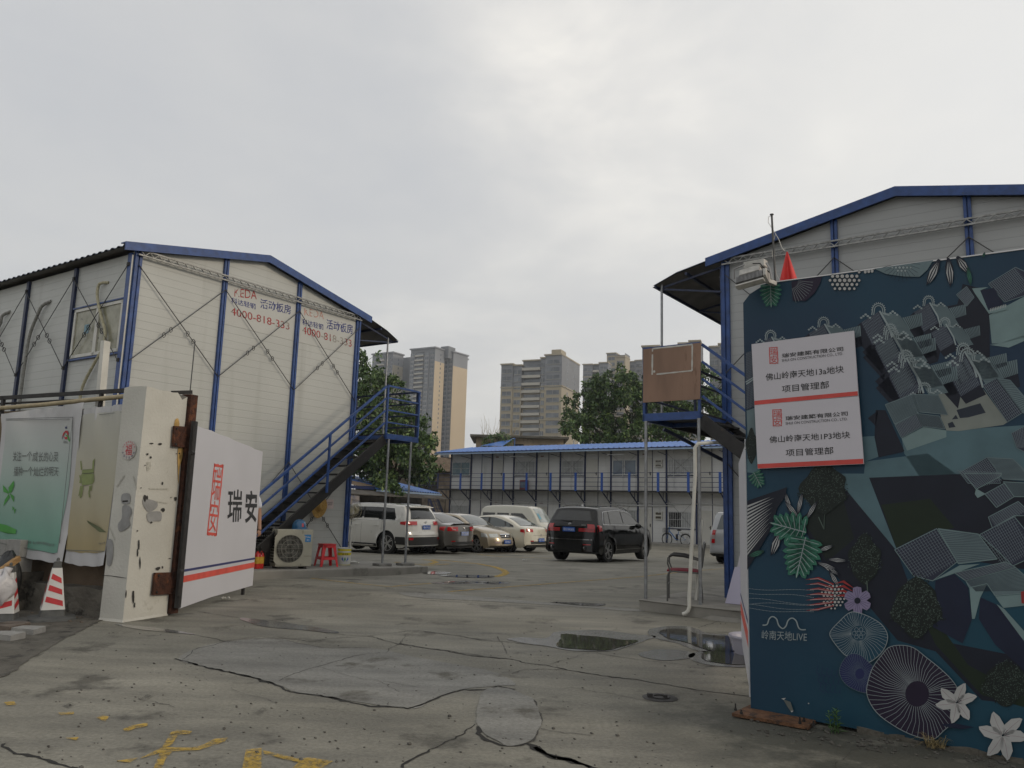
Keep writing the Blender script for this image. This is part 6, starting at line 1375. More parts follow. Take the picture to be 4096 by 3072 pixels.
# standing fan
fq = onz(*z7((1310, 1338)), zL(5.3)); fz = zL(5.3); FA = thing('standing_fan', 'cream standing fan on a white cross foot at the shed corner', 'fan', fq)
ff = Fr(fq+Vector((-.02, .12, 0)), (cos(-.25), sin(-.25), 0), (sin(-.25), -cos(-.25), 0))      # b towards the camera
m_fan = mat('cream_plastic', (.50, .46, .33), .4, 0, .06, 5)
mb = MB(ff); 
for a in (0.15, pi/2+.15): mb.beam((-.26*cos(a), -.26*sin(a), .02), (.26*cos(a), .26*sin(a), .02), .07, .025)
mb.obj('foot', M_pvc, FA, bevel=.006)
mb = MB(ff); mb.tube([(0, 0, .02), (0, 0, .10), (0, 0, .75)], [.05, .028, .026], 14); mb.lathe([(.026, .75), (.036, .76), (.036, .80), (.014, .82)], 14); mb.obj('lower_pole', M_pvc, FA, smooth=40)
mb = MB(ff); mb.tube([(0, 0, .78), (0, 0, 1.06)], .011, 10); mb.obj('upper_pole', M_galv, FA, smooth=True)
mb = MB(ff); mb.box(-.045, .045, -.035, .045, 1.05, 1.26); mb.obj('control_box', M_pvc, FA, bevel=.012)
mb = MB(ff)
for k in range(3): mb.box(-.012, .012, .046, .058, 1.09+k*.045, 1.115+k*.045)
mb.obj('button', M_drk, FA)
fc = upz(*z7((1378, 740)), fq); hc = (0.0, 0, fc)
mb = MB(ff); mb.lathe([(.02, -.20), (.075, -.19), (.09, -.12), (.085, -.05), (.03, -.04)], 20, c=hc, axis='y'); mb.obj('motor', m_fan, FA, smooth=40)
RG = .235
def fanpt(r_, a, y): return (hc[0]+r_*cos(a), hc[1]+y, hc[2]+r_*sin(a))
for nm, yd in (('front_guard', .075), ('rear_guard', -.035)):
    mb = MB(ff)
    for k in range(36):
        a = 2*pi*k/36; mb.tube([fanpt(.05, a, yd*.9), fanpt(RG*.7, a, yd), fanpt(RG, a, .018)], .0009, 3, False)
    for r_, y in ((RG, .018), (RG*.62, yd), (.05, yd*.9)): mb.tube([fanpt(r_, i*pi/24, y) for i in range(49)], .003 if r_ != RG else .006, 5, False)
    mb.obj(nm, m_fan, FA)
mb = MB(ff); mb.lathe([(.0, .088), (.055, .085), (.062, .07)], 20, c=hc, axis='y'); mb.obj('badge', m_fan, FA, smooth=40)
for k in range(3):
    mb = MB(ff); a0 = k*2*pi/3+.5
    def bl_f(u, v, a0=a0): r_ = .045+(.205-.045)*u; w = .40+.35*sin(pi*min(1, u*1.05)); a = a0+(v-.5)*2*w; return fanpt(r_, a, .02+.03*(v-.5)*(1-.3*u))
    mb.grid(bl_f, 8, 6); mb.obj('blade', mat('smoky_amber_blade', (.34, .29, .17), .15, 0, .05, 3, alpha=.55), FA, smooth=180)
mb = MB(ff); mb.lathe([(0, .06), (.04, .055), (.042, .0)], 16, c=hc, axis='y'); mb.obj('hub', m_fan, FA, smooth=40)
mb = MB(ff); mb.tube([(.03, .03, 1.06), (.10, .04, .85), (.13, .04, .55), (.06, .05, .35), (.03, .05, .12)], .004, 6); mb.tube([(-.04, 0, 1.05), (-.045, 0, .8)], .002, 4); mb.obj('cable', M_pvc, FA)
# fire extinguishers and crate in the gap behind the gate
for k, (px_, lb) in enumerate((((80, 1408), 'red fire extinguisher with a yellow label beside the white gate'), ((128, 1405), 'second red extinguisher standing closer to the air conditioner'))):
    q = onz(*z7(px_), zL(2.3)); fr = frz(q, -1.2); T = thing('fire_extinguisher', lb, 'fire extinguisher', q, 0, 'fire extinguishers behind the gate')
    mb = MB(fr); mb.lathe([(0, 0), (.062, 0), (.065, .02), (.065, .22), (.05, .27), (.025, .29), (.025, .31)], 24); mb.obj('cylinder', mat('extinguisher_red', (.50, .015, .012), .3, coat=.3), T, smooth=40)
    mb = MB(fr); mb.lathe([(.066, .09), (.066, .21)], 24); mb.obj('label', mat('label_yellow', (.55, .33, .03), .5, 0, .2, 20), T, smooth=180)
    mb = MB(fr); mb.lathe([(.02, .31), (.02, .34), (0, .34)], 10); mb.box(-.02, .09, -.012, .012, .34, .352); mb.box(-.02, .08, -.012, .012, .36, .37); mb.tube([(0, .02, .32), (.0, .08, .29), (.0, .083, .15), (0, .075, .08)], .008, 6); mb.obj('valve', M_drk, T)
q = onz(*z7((120, 1380)), zL(2.6)); cf = frz(q+Vector((-.05, .35, .0)), .9)
CR = thing('crate', 'black slatted plastic crate raised beside the steel stair foot', 'crate', q)
mb = MB(cf)
for z in (.42, .50, .58, .66, .74): mb.box(-.22, .22, -.16, -.15, z, z+.035); mb.box(-.22, .22, .15, .16, z, z+.035); mb.box(-.22, -.21, -.149, .149, z, z+.035); mb.box(.21, .22, -.149, .149, z, z+.035)
for x in [i*.088-.22 for i in range(6)]:
    mb.box(x-.006, x+.006, -.165, -.1605, .40, .78); mb.box(x-.006, x+.006, .1605, .165, .40, .78)
mb.box(-.22, .22, -.149, .149, .385, .40); mb.obj('basket', M_black, CR)
MB(cf).box(-.2, .2, -.15, .15, 0, .38).obj('stand', M_black, CR, bevel=.01)

# ---- chair on the grey shed's plinth
m_tube = mat('grey_tube_frame', (.10, .10, .095), .45, .4)
cq = onz(2740, 2408, .15); chf = Fr(Vector((2.72, 12.30, .15)), (cos(-.25), sin(-.25), 0), (-sin(-.25), cos(-.25), 0))   # a: towards the chair's back
CH = thing('chair', 'tube framed armchair with a black back and dark red seat behind the waste pipe', 'chair', chf(0, 0, 0))
for sy in (-1, 1):
    y = sy*.235
    mb = MB(chf); mb.tube([(-.24, y, 0), (-.24, y, .36), (-.22, y, .42), (-.16, y, .44), (.20, y, .43), (.23, y, .42)], .0125, 8); mb.obj('leg', m_tube, CH, smooth=True)
    mb = MB(chf); mb.tube([(.27, y*.95, 0), (.24, y*.95, .42), (.27, y*.85, .62), (.30, y*.8, .84), (.30, y*.62, .875)], .0125, 8); mb.obj('leg', m_tube, CH, smooth=True)
    mb = MB(chf); mb.tube([(-.19, y, .43), (-.235, y*1.05, .55), (-.23, y*1.08, .64), (-.16, y*1.08, .675), (.0, y*1.08, .665), (.26, y*.9, .61)], .012, 8); mb.obj('arm_frame', m_tube, CH, smooth=True)
    mb = MB(chf); mb.tube([(-.22, y*1.08, .655), (-.16, y*1.08, .685), (.0, y*1.08, .675), (.14, y*1.02, .645)], [.014, .02, .02, .014], 8); mb.obj('armrest', M_black, CH, smooth=True)
mb = MB(chf); mb.tube([(-.24, -.235, .24), (-.24, .235, .24)], .009, 6); mb.tube([(.25, -.22, .28), (.25, .22, .28)], .009, 6); mb.obj('stretcher', m_tube, CH)
m_seat = mat('dark_red_cloth', (.16, .012, .025), .9, 0, .2, 30)
mb = MB(chf); mb.grid(lambda u, v: (-.25+.47*u, -.225+.45*v, .455+.025*(sin(pi*u)*sin(pi*v))**.4), 10, 10); mb.box(-.25, .22, -.225, .225, .435, .456); mb.obj('seat', m_seat, CH, smooth=40)
mb = MB(chf)
for sgn_ in (0, 1): mb.grid(lambda u, v, s_=sgn_: (.245+.055*v+.02*sgn_+(.012*sin(pi*u)), -.19+.38*u, .50+.37*v), 8, 8)
mb.box(.26, .275, -.185, .185, .51, .80); mb.obj('backrest', M_black, CH, smooth=40)
mb = MB(chf); mb.tube([(.255, -.19, .50), (.30, -.195, .84), (.305, -.15, .885), (.305, .15, .885), (.30, .195, .84), (.255, .19, .50)], .009, 7); mb.obj('back_frame', M_galv, CH, smooth=True)
mb = MB(); q = onz(2822, 2395, .15); mb.tube([(q.x-.12, q.y, .16), (q.x+.02, q.y+.02, .72)], .02, 8); 
mb = MB(RF); mb.tube([(.02, .5, .16), (-.0, .2, 1.75)], .028, 10)
q = onz(*zR((588, 1040)), .15); q2 = onp(*zR((640, 375)), (q.x, q.y+.3, 0), (0, -1, 0)); mb = MB(); mb.tube([tuple(q), (q2.x, q2.y, q2.z)], .022, 10); tag(mb.obj('plastic_pipe', M_pvc, smooth=True), 'thin white pipe leaning upright behind the armchair', 'pipe')

# ---- person standing behind the gate leaf, only an arm showing
m_skin = mat('skin', (.36, .20, .13), .55, 0, .06, 6, spec=.4); m_shirt = mat('white_shirt', (.58, .60, .66), .8, 0, .05, 12, bump=.2, bscale=25); m_trs = mat('dark_trousers', (.03, .03, .04), .85, 0, .15, 12)
hand = onp(*z7((150, 1035)), (-4.0, 13.9, 0), (0, -1, 0)); sh_ = onp(*z7((112, 720)), (-4.0, 13.9, 0), (0, -1, 0))
PX, PY = hand.x-.34, 13.95
PZ = gz(PX, PY)
PE = thing('person', 'person behind the white gate in a short sleeved shirt, one bare arm hanging', 'person', (PX, PY, PZ))
def skin(name, verts, edges, radii, m, parent, sub=2, root=0):
    me = bpy.data.meshes.new(name); inv = parent_world(parent).inverted(); me.from_pydata([inv @ Vector(v) for v in verts], edges, []); o = bpy.data.objects.new(name, me); COL.objects.link(o); o.parent = parent
    md = o.modifiers.new('skin', 'SKIN'); md.use_smooth_shade = True
    if not me.skin_vertices: me.skin_vertices.new()
    for i, r_ in enumerate(radii): me.skin_vertices[0].data[i].radius = (r_, r_) if not isinstance(r_, tuple) else r_
    me.skin_vertices[0].data[root].use_root = True
    s_ = o.modifiers.new('sub', 'SUBSURF'); s_.levels = sub; s_.render_levels = sub; me.materials.append(m); return o
B = lambda x, y, z: (PX+x, PY+y, PZ+z)
ex = (sh_.x-PX); hx = hand.x-PX
V = [B(0, 0, .95), B(0, 0, 1.12), B(0, 0, 1.32), B(0, 0, 1.46), B(0, 0, 1.54), B(0, -.01, 1.60), B(0, -.015, 1.66), B(0, -.01, 1.72),
     B(.18, 0, 1.42), B(.25, .0, 1.17), B(.29, -.05, .93), B(.31, -.09, .86),
     B(-.18, 0, 1.42), B(-.24, .0, 1.17), B(-.22, -.14, .96), B(-.20, -.20, .90),
     B(.10, 0, .88), B(.12, -.02, .48), B(.12, .03, .09), B(.13, -.10, .04), B(-.10, 0, .88), B(-.12, -.02, .48), B(-.12, .03, .09), B(-.13, -.10, .04)]
Ed = [(0, 1), (1, 2), (2, 3), (3, 4), (4, 5), (5, 6), (6, 7), (3, 8), (8, 9), (9, 10), (10, 11), (3, 12), (12, 13), (13, 14), (14, 15), (0, 16), (16, 17), (17, 18), (18, 19), (0, 20), (20, 21), (21, 22), (22, 23)]
Rr = [(.16, .12), (.15, .11), (.17, .12), (.09, .08), (.055, .055), (.075, .085), (.085, .10), (.07, .085), .06, .045, .032, .034, .06, .045, .032, .034, .09, .062, .042, .045, .09, .062, .042, .045]
skin('body', V, Ed, Rr, m_skin, PE)
# hand with curled fingers and thumb
hb_ = Vector(B(.31, -.09, .86)); hdir = Vector((.10, -.18, -1)).normalized(); side_ = Vector((.35, .9, 0)).normalized(); fw_ = hdir.cross(side_).normalized()
for k, (o_, L_) in enumerate(((-.030, .066), (-.010, .076), (.010, .072), (.029, .056))):
    b0 = hb_+hdir*.035+side_*o_; b1 = b0+hdir*L_*.55; b2 = b1+(hdir*.7-fw_*.7)*L_*.4; b3 = b2+(hdir*.2-fw_*.98)*L_*.32
    skin('finger', [hb_+side_*o_*.6, b0, b1, b2, b3], [(0, 1), (1, 2), (2, 3), (3, 4)], [.012, .010, .0088, .008, .007], m_skin, PE, 1)
t0_ = hb_-side_*.028; skin('thumb', [hb_-hdir*.01-side_*.015, t0_+hdir*.02-fw_*.015-side_*.01, t0_+hdir*.05-fw_*.035-side_*.012, t0_+hdir*.07-fw_*.05], [(0, 1), (1, 2), (2, 3)], [.014, .012, .0105, .008], m_skin, PE, 1)
skin('shirt', [B(0, 0, .93), B(0, 0, 1.12), B(0, 0, 1.32), B(0, 0, 1.47), B(.19, 0, 1.415), B(.24, 0, 1.22), B(-.19, 0, 1.415), B(-.24, 0, 1.22)], [(0, 1), (1, 2), (2, 3), (3, 4), (4, 5), (3, 6), (6, 7)], [(.185, .14), (.175, .13), (.19, .135), (.085, .085), .078, .068, .078, .068], m_shirt, PE)
skin('trousers', [B(0, 0, .95), B(.10, 0, .86), B(.12, -.02, .48), B(.12, .02, .10), B(-.10, 0, .86), B(-.12, -.02, .48), B(-.12, .02, .10)], [(0, 1), (1, 2), (2, 3), (0, 4), (4, 5), (5, 6)], [(.165, .13), .105, .078, .07, .105, .078, .07], m_trs, PE)
mb = MB(frz(B(0, -.01, 1.66), 0)); mb.grid(lambda u, v: (.088*cos(2*pi*u)*cos(v*1.5+.05), .01+.102*sin(2*pi*u)*cos(v*1.5+.05), .0+.105*sin(v*1.5+.05)+.015), 20, 8); mb.obj('hair', mat('black_hair', (.01, .009, .008), .6), PE, smooth=180)
mb = MB(frz(B(0, -.01, 1.66), 0)); mb.prism([(-.006, -.03), (.006, -.03), (.014, .0-.085), (-.014, -.085)], 'z', -.03, .0)
mb = MB(frz(B(0, -.11, 1.655), 0)); mb.poly([(-.012, 0, -.03), (.012, 0, -.03), (0, -.022, -.025)]); mb.poly([(-.012, 0, -.03), (0, -.022, -.025), (0, .0, .015)]); mb.poly([(.012, 0, -.03), (0, 0, .015), (0, -.022, -.025)]); mb.obj('nose', m_skin, PE)
for sx in (-1, 1):
    mb = MB(frz(B(sx*.032, -.105, 1.665), 0)); mb.blob((0, 0, 0), (.012, .008, .006), 8, 0); mb.obj('eye', mat('eye_dark', (.02, .015, .012), .2), PE)
    mb = MB(frz(B(sx*.088, .0, 1.65), 0)); mb.blob((0, 0, 0), (.010, .018, .03), 8, .1); mb.obj('ear', m_skin, PE, smooth=180)
mb = MB(frz(B(0, -.107, 1.60), 0)); mb.blob((0, 0, 0), (.022, .006, .005), 8, 0); mb.obj('mouth', mat('lips', (.25, .09, .07), .5), PE)
# ================================================================ vehicles
m_glass = mat('tinted_car_glass', (.012, .014, .014), .04, 0, .1, 2, spec=.7); m_glassl = mat('clear_car_glass', (.085, .10, .10), .05, 0, .1, 1.5, spec=.8)
m_tyre = mat('tyre_rubber', (.012, .012, .012), .85, 0, .2, 20); m_rim = mat('alloy_rim', (.42, .42, .42), .28, .8, .05, 5); m_trim = mat('black_trim', (.010, .010, .010), .5)
m_tail = mat('tail_lamp_red', (.42, .008, .012), .12, 0, .15, 30, coat=.6); m_taild = mat('tail_lamp_clear', (.38, .30, .29), .12, 0, .1, 30, coat=.5); m_head = mat('head_lamp', (.50, .52, .50), .08, .3, .2, 25, coat=.6); m_chr = mat('chrome', (.62, .62, .62), .12, 1)
m_plate = mat('blue_plate', (.015, .085, .36), .4); m_pw = mat('plate_white', (.62, .64, .68), .4)
def carpaint(name, col, rough=.25, metal=.0): 
    m = mat(name, col, rough, metal, .03, 1.5, spec=.5, coat=1.0, dark=(tuple(c*.82 for c in col), .60, 3)); return m
def wheel(T, fr, x, y, r, w, spokes, side, m_r=None):
    """tyre with rim: a part with sub-parts"""
    wf_ = Fr(fr(x, y, r), fr.a, fr.b*side, fr.c)
    mb = MB(wf_); k = r*.68
    mb.lathe([(k, -w+.01), (r-.03, -w+.0), (r, -w+.03), (r, -.03), (r-.025, 0), (k+.02, .004), (k, -.012)], 32, axis='y'); ty = mb.obj('wheel', m_tyre, T, smooth=45)
    mb = MB(wf_); mb.lathe([(k+.002, -.012), (k+.002, -.004), (k-.02, -.008), (k-.03, -.05), (.03, -.06)], 32, axis='y')
    mb.obj('brake', m_trim, ty, smooth=50)
    mb = MB(wf_); mb.lathe([(k+.004, -.006), (k-.018, -.004), (k-.022, -.02)], 32, axis='y')
    for s_ in range(spokes):
        a = 2*pi*s_/spokes; 
        for da in (-.10, .10):
            c0, c1 = cos(a+da*1.6), sin(a+da*1.6); e0, e1 = cos(a+da*.8), sin(a+da*.8)
            w0, w1 = .022, .015
            p0 = (.035*e0, -.012, .035*e1); p1 = ((k-.012)*c0, -.008, (k-.012)*c1); n_ = (-c1, 0, c0)
            mb.poly([(p0[0]-n_[0]*w0, p0[1], p0[2]-n_[2]*w0), (p1[0]-n_[0]*w1, p1[1], p1[2]-n_[2]*w1), (p1[0]+n_[0]*w1, p1[1], p1[2]+n_[2]*w1), (p0[0]+n_[0]*w0, p0[1], p0[2]+n_[2]*w0)])
    mb.lathe([(0, -.002), (.05, -.006), (.055, -.03)], 16, axis='y'); mb.obj('rim', m_r or m_rim, ty)
class Car:
    def __init__(s, name, label, cat, origin, th, prof, W, belt, xr, xf, r, paint, tumble=.30, crown=.03, rb=.16, fb=.26, sill=.24, group='cars parked in the yard', round_=.075, noseW=.0):
        s.th = th; s.L = prof[-1][0]; s.W = W; s.belt = belt; s.tum = tumble; s.crown = crown; s.rb, s.fb, s.sill, s.rd = rb, fb, sill, round_; s.xr, s.xf, s.r = xr, xf, r
        h = (cos(th), sin(th)); o = Vector(origin)
        s.fr = frz(Vector((o.x-h[0]*xr, o.y-h[1]*xr, gz(o.x, o.y))), th)     # origin = middle of the rear axle on the ground
        s.T = thing(name, label, cat, s.fr(s.L/2, 0, 0), th, group)
        P = []                                   # smooth and resample the roofline
        pr = [Vector((a, b_, 0)) for a, b_ in prof]
        for i in range(len(pr)-1):
            a, b_, c, d = pr[max(i-1, 0)], pr[i], pr[i+1], pr[min(i+2, len(pr)-1)]; n = max(2, int((c-b_).length/.05))
            for k in range(n):
                t_ = k/n; q = .5*((2*b_)+(c-a)*t_+(2*a-5*b_+4*c-d)*t_*t_+(3*b_-a-3*c+d)*t_**3); P.append((q.x, q.y))
        P.append(prof[-1]); Q = [P[0]]
        for p in P[1:]:
            if p[0] > Q[-1][0]+.002: Q.append(p)
            elif p[1] > Q[-1][1]: Q.append((Q[-1][0]+.003, p[1]))
        s.P = Q; xs = [p[0] for p in Q]; s.xs = xs; s.zs = [p[1] for p in Q]
        ins = []
        for xw in (xr, xf):
            for k in range(15): ins.append(xw+(r+.055)*cos(pi*k/14)*(.999))
        s.cols = sorted(set(xs + ins)); s.body(paint)
    def zt(s, x): return float(np.interp(x, s.xs, s.zs))
    def zb(s, x):
        b_ = s.sill + .10*max(0, 1-x/.5)**2 + .06*max(0, 1-(s.L-x)/.5)**2
        for xw in (s.xr, s.xf):
            d = abs(x-xw); Ra = s.r+.055
            if d < Ra: b_ = max(b_, s.r+sqrt(Ra*Ra-d*d)*1.0 - .0)
        return min(b_, s.zt(x)-.01)
    def w(s, x, z):
        zt = s.zt(x); W = s.W*(1-.03*((z-.62)/.45)**2 if z < s.belt else 1-.03*((s.belt-.62)/.45)**2)
        if z > s.belt: W -= (z-s.belt)*s.tum + .02*ss(0, .05, z-s.belt)
        if z < .36: W -= .05*(1-(z-.2)/.16)
        for xw in (s.xr, s.xf):
            d = sqrt((x-xw)**2+(z-s.r)**2)-(s.r+.055)
            if 0 <= d < .10: W += .018*(1-d/.10)
        W *= 1-.10*ss(.5, 0, (s.L-x))*.6
        rd = s.rd
        if z > zt-rd: t_ = min(1, (z-(zt-rd))/rd); W -= rd*(1-sqrt(max(0, 1-t_*t_)))
        return max(W, .05)
    def D(s, x, y, z):
        k = min(1, abs(y)/s.W); x += s.rb*k**3.5*max(0, 1-x/.9)**1.5 + s.rb*.25*k*k*max(0, 1-x/.9)**1.5; xx = s.L-x
        x -= (s.fb*k**3.0+.06*k*k)*max(0, 1-xx/1.1)**1.5; return (x, y, z)
    def side(s, x, z, sg, off=0): return s.D(x, sg*(s.w(x, z)+off), z)
    def cap(s, x, v, off=0):
        zt = s.zt(x); w = s.w(x, zt)+off*.0; e = .02; sl = (s.zt(x+e)-s.zt(x-e))/(2*e); n = sqrt(1+sl*sl)
        nx_, nz_ = -sl/n, 1/n; cr = s.crown*(1-v*v)*nz_**.5 if nz_ > 0 else 0; p = s.D(x, v*w, zt); return (p[0]+nx_*(off+cr*.3), p[1], p[2]+nz_*off+cr*nz_)
    def body(s, paint):
        mb = MB(s.fr); NR = 12; NC = 12; ring = []
        for x in s.cols:
            zt, zb = s.zt(x), s.zb(x); row = []
            lv = [zb+(zt-s.rd-zb)*k/(NR-4) if zt-s.rd > zb else zb for k in range(NR-3)] + [zt-s.rd*(1-sin(pi/2*k/4)) for k in (1, 2, 3)]
            lv = [max(zb, z) for z in lv]
            for z in lv: row.append(s.side(x, z, 1))
            for k in range(NC+1): row.append(s.cap(x, 1-2*k/NC))
            for z in lv[::-1]: row.append(s.side(x, z, -1))
            ring.append(len(mb.v)); mb.v += [s.fr(*p) for p in row]; n = len(row)
        for a, b_ in zip(ring, ring[1:]):
            for k in range(n-1): mb.f.append((a+k, b_+k, b_+k+1, a+k+1)); mb.m.append(0)
        mb.f.append(tuple(ring[0]+k for k in range(n))); mb.m.append(0); mb.f.append(tuple(ring[-1]+k for k in range(n))); mb.m.append(0)
        s.b = mb.obj('body', paint, s.T, smooth=32)
        mb = MB(s.fr); W = s.W-.12; zf = s.sill+.02
        mb.box(.22, s.xr-s.r-.05, -W, W, zf, .55); mb.box(s.xr+s.r+.05, s.xf-s.r-.05, -W, W, zf-.04, .55); mb.box(s.xf+s.r+.05, s.L-.35, -W, W, zf, .55); mb.box(s.xr-s.r-.051, s.xr+s.r+.051, -W+.15, W-.15, zf, .7); mb.box(s.xf-s.r-.051, s.xf+s.r+.051, -W+.15, W-.15, zf, .7)
        mb.obj('underbody', m_trim, s.T)
        mb = MB(s.fr)
        for xw in (s.xr, s.xf):
            for sg in (-1, 1):
                i0 = len(mb.v)
                for k in range(17):
                    a = pi*k/16; X = xw+(s.r+.056)*cos(a); Z = s.r+(s.r+.056)*sin(a)
                    mb.v.append(s.fr(X, sg*(s.W-.035), Z)); mb.v.append(s.fr(X, sg*(s.W-.30), Z))
                for k in range(16): mb.f.append((i0+2*k, i0+2*k+1, i0+2*k+3, i0+2*k+2)); mb.m.append(0)
                mb.poly([(xw+(s.r+.056)*cos(pi*k/16), sg*(s.W-.30), s.r+(s.r+.056)*sin(pi*k/16)) for k in range(17)])
        mb.obj('wheel_arch', m_trim, s.T)
    def wheels(s, n, w=.21, m_r=None):
        for xw in (s.xr, s.xf):
            for sg in (-1, 1): wheel(s.T, s.fr, xw, sg*(s.W-.035), s.r, w, n, sg, m_r)
    def sidepatch(s, name, x0, x1, zlo, zhi, m, sg, off=.006, sl0=0, sl1=0, nu=10, nv=5, parent=None):
        mb = MB(s.fr); lo = zlo if callable(zlo) else (lambda x: zlo); hi = zhi if callable(zhi) else (lambda x: zhi)
        def fn(u, v):
            xm = x0+(x1-x0)*u; z = lo(xm)+(hi(xm)-lo(xm))*v; x = xm+(sl0*(1-u)+sl1*u)*(z-lo(xm)); z2 = min(z, s.zt(x)-.012); return s.side(x, z2, sg, off)
        mb.grid(fn, nu, nv); return mb.obj(name, m, parent or s.T, smooth=180)
    def cappatch(s, name, x0, x1, v0, v1, m, off=.006, tp=0, nu=8, nv=10, parent=None):
        mb = MB(s.fr)
        def fn(u, v): x = x0+(x1-x0)*u; k = 1+tp*(u-.5); return s.cap(x, (v0+(v1-v0)*v)*k, off)
        mb.grid(fn, nu, nv); return mb.obj(name, m, parent or s.T, smooth=180)
    def xz(s, z, rear=True):
        if rear:
            for a, b_, c, d in zip(s.xs, s.zs, s.xs[1:], s.zs[1:]):
                if b_ <= z <= d: return a+(c-a)*(z-b_)/max(1e-6, d-b_)
        else:
            n = len(s.xs)
            for i in range(n-1, 0, -1):
                if s.zs[i] <= z <= s.zs[i-1]: return s.xs[i]+(s.xs[i-1]-s.xs[i])*(z-s.zs[i])/max(1e-6, s.zs[i-1]-s.zs[i])
        return s.xs[0] if rear else s.xs[-1]
    def endpatch(s, name, z0, z1, v0, v1, m, rear=True, off=.008, slant=0, parent=None, nu=6, nv=8):
        mb = MB(s.fr)
        def fn(u, v): z = z0+(z1-z0)*u; vv = v0+(v1-v0)*v; z += slant*(vv-v0); return s.cap(s.xz(z, rear), vv, off)
        mb.grid(fn, nu, nv); return mb.obj(name, m, parent or s.T, smooth=180)
    def plate(s, body, zc, v=0, rear=True, off=.02, m=None, mt=None):
        a = s.cap(s.xz(zc, rear), v, off); x = a[0]-(.012 if rear else -.012); sg = -1 if rear else 1
        f_ = Fr(s.fr(x, a[1], zc), s.fr.b*sg, s.fr.a*sg); mb = MB(f_); mb.box(-.22, .22, -.012, .003, -.07, .07); p = mb.obj('number_plate', m or m_plate, s.T)
        mb = MB(); text(mb, body, f_(-.19, .006, -.045), f_.a*.38, Vector((0, 0, .09))); mb.obj('lettering', mt or m_pw, p)
        return f_
    def glasshouse(s, x0, x1, panes, m, drop=.09, lift=.015, chrome=False, slr=0, slf=0):
        lo = lambda x: s.belt+lift+.03*(1-(x-x0)/(x1-x0)); hi = lambda x: max(lo(x)+.005, s.zt(x)-drop)
        for sg in (-1, 1):
            s.sidepatch('window_surround', x0, x1, lo, hi, m_trim, sg, .004, slr, slf, 26, 5)
            for a, b_, sa, sb in panes: 
                lo2 = lambda x: lo(x)+.012; hi2 = lambda x: max(lo2(x)+.004, hi(x)-.012)
                s.sidepatch('side_window', a, b_, lo2, hi2, m, sg, .008, sa, sb, 12, 5)
            if chrome:
                pts = [s.side(x, lo(x)-.004, sg, .010) for x in np.linspace(x0-.02, x1, 30)]; top_ = []
                for x in np.linspace(x0, x1, 30):
                    u = (x-x0)/(x1-x0); z = hi(x); xx = x+(slr*(1-u)+slf*u)*(z-lo(x)); top_.append(s.side(xx, min(z, s.zt(xx)-.012), sg, .010))
                mb = MB(s.fr); mb.tube(pts+top_[::-1]+[pts[0]], .009, 6); mb.obj('window_chrome', chrome, s.T, smooth=True)
    def seams(s, xs_, handles, hz):
        for sg in (-1, 1):
            mb = MB(s.fr)
            for x in xs_:
                z0 = s.zb(x)+.02; z1 = s.belt+.02; P = [s.side(x+.0, z0+(z1-z0)*k/8, sg, .0025) for k in range(9)]
                for p, q in zip(P, P[1:]): mb.poly([(p[0]-.004, p[1], p[2]), (p[0]+.004, p[1], p[2]), (q[0]+.004, q[1], q[2]), (q[0]-.004, q[1], q[2])])
            mb.obj('door_seam', m_trim, s.T)
            for x in handles:
                p = s.side(x, hz, sg, .0); mb = MB(s.fr); mb.tube([(p[0]-.09, p[1]-.0*sg, p[2]), (p[0]-.07, p[1]+.03*sg, p[2]+.005), (p[0]+.07, p[1]+.03*sg, p[2]+.005), (p[0]+.09, p[1], p[2])], .012, 6); mb.obj('door_handle', s.b.data.materials[0], s.T, smooth=True)
    def mirrors(s, x, z, m, y=.10):
        for sg in (-1, 1):
            p = s.side(x, z-.05, sg); mb = MB(s.fr); mb.blob((p[0]-.02, p[1]+sg*y, p[2]+.06), (.07, .12, .085), 12, .06); mb.obj('wing_mirror', m, s.T, smooth=180)
    def emblem(s, z, rear, rad=.05, m=None, bars=True):
        a = s.cap(s.xz(z, rear), 0, .012); sg = -1 if rear else 1; f_ = Fr(s.fr(a[0]-.006 if rear else a[0]+.006, 0, z), s.fr.b*sg, s.fr.a*sg)
        mb = MB(f_); mb.tube([(rad*cos(i*pi/10), 0, rad*.8*sin(i*pi/10)) for i in range(21)], .006, 5)
        if bars: mb.tube([(0, 0, -rad*.7), (0, 0, rad*.7)], .006, 5); mb.tube([(-rad*.6, 0, rad*.1), (rad*.6, 0, rad*.1)], .006, 5)
        mb.obj('emblem', m or m_chr, s.T); return f_
def vright(th): return Vector((sin(th), -cos(th), 0))
def hd(th): return Vector((cos(th), sin(th), 0))

# white seven-seat estate, rear three-quarter
th = R(149); rl_ = Vector((-4.12, 27.72, 0)); p_wsuv = carpaint('pearl_white_paint', (.58, .57, .53))
c = Car('parked_car', 'pearl white seven seat SUV parked against the corner of the cream shed', 'car', rl_+vright(th)*.82, th,
        [(0, .32), (.015, .62), (.03, .72), (.06, .80), (.09, .98), (.13, 1.14), (.26, 1.40), (.42, 1.60), (.46, 1.665), (.75, 1.70), (1.7, 1.73), (2.6, 1.71), (3.05, 1.63), (3.45, 1.40), (3.80, 1.16), (4.10, 1.10), (4.55, .99), (4.75, .85), (4.83, .62), (4.85, .34)], .955, 1.13, 1.05, 3.84, .385, p_wsuv, tumble=.30, fb=.35)
c.wheels(5, .24); c.glasshouse(.66, 3.62, [(.72, 1.32, .50, .10), (1.37, 2.18, .08, .05), (2.26, 3.45, .04, .0)], m_glass, .11, .02, chrome=m_chr, slr=.55, slf=-.1)
c.cappatch('rear_window', .165, .40, -.84, .84, m_glass, .010, -.12); c.cappatch('windscreen', 3.10, 3.70, -.88, .88, m_glassl, .008, .05)
c.endpatch('bumper', .34, .62, -1, 1, m_trim, True, .012)
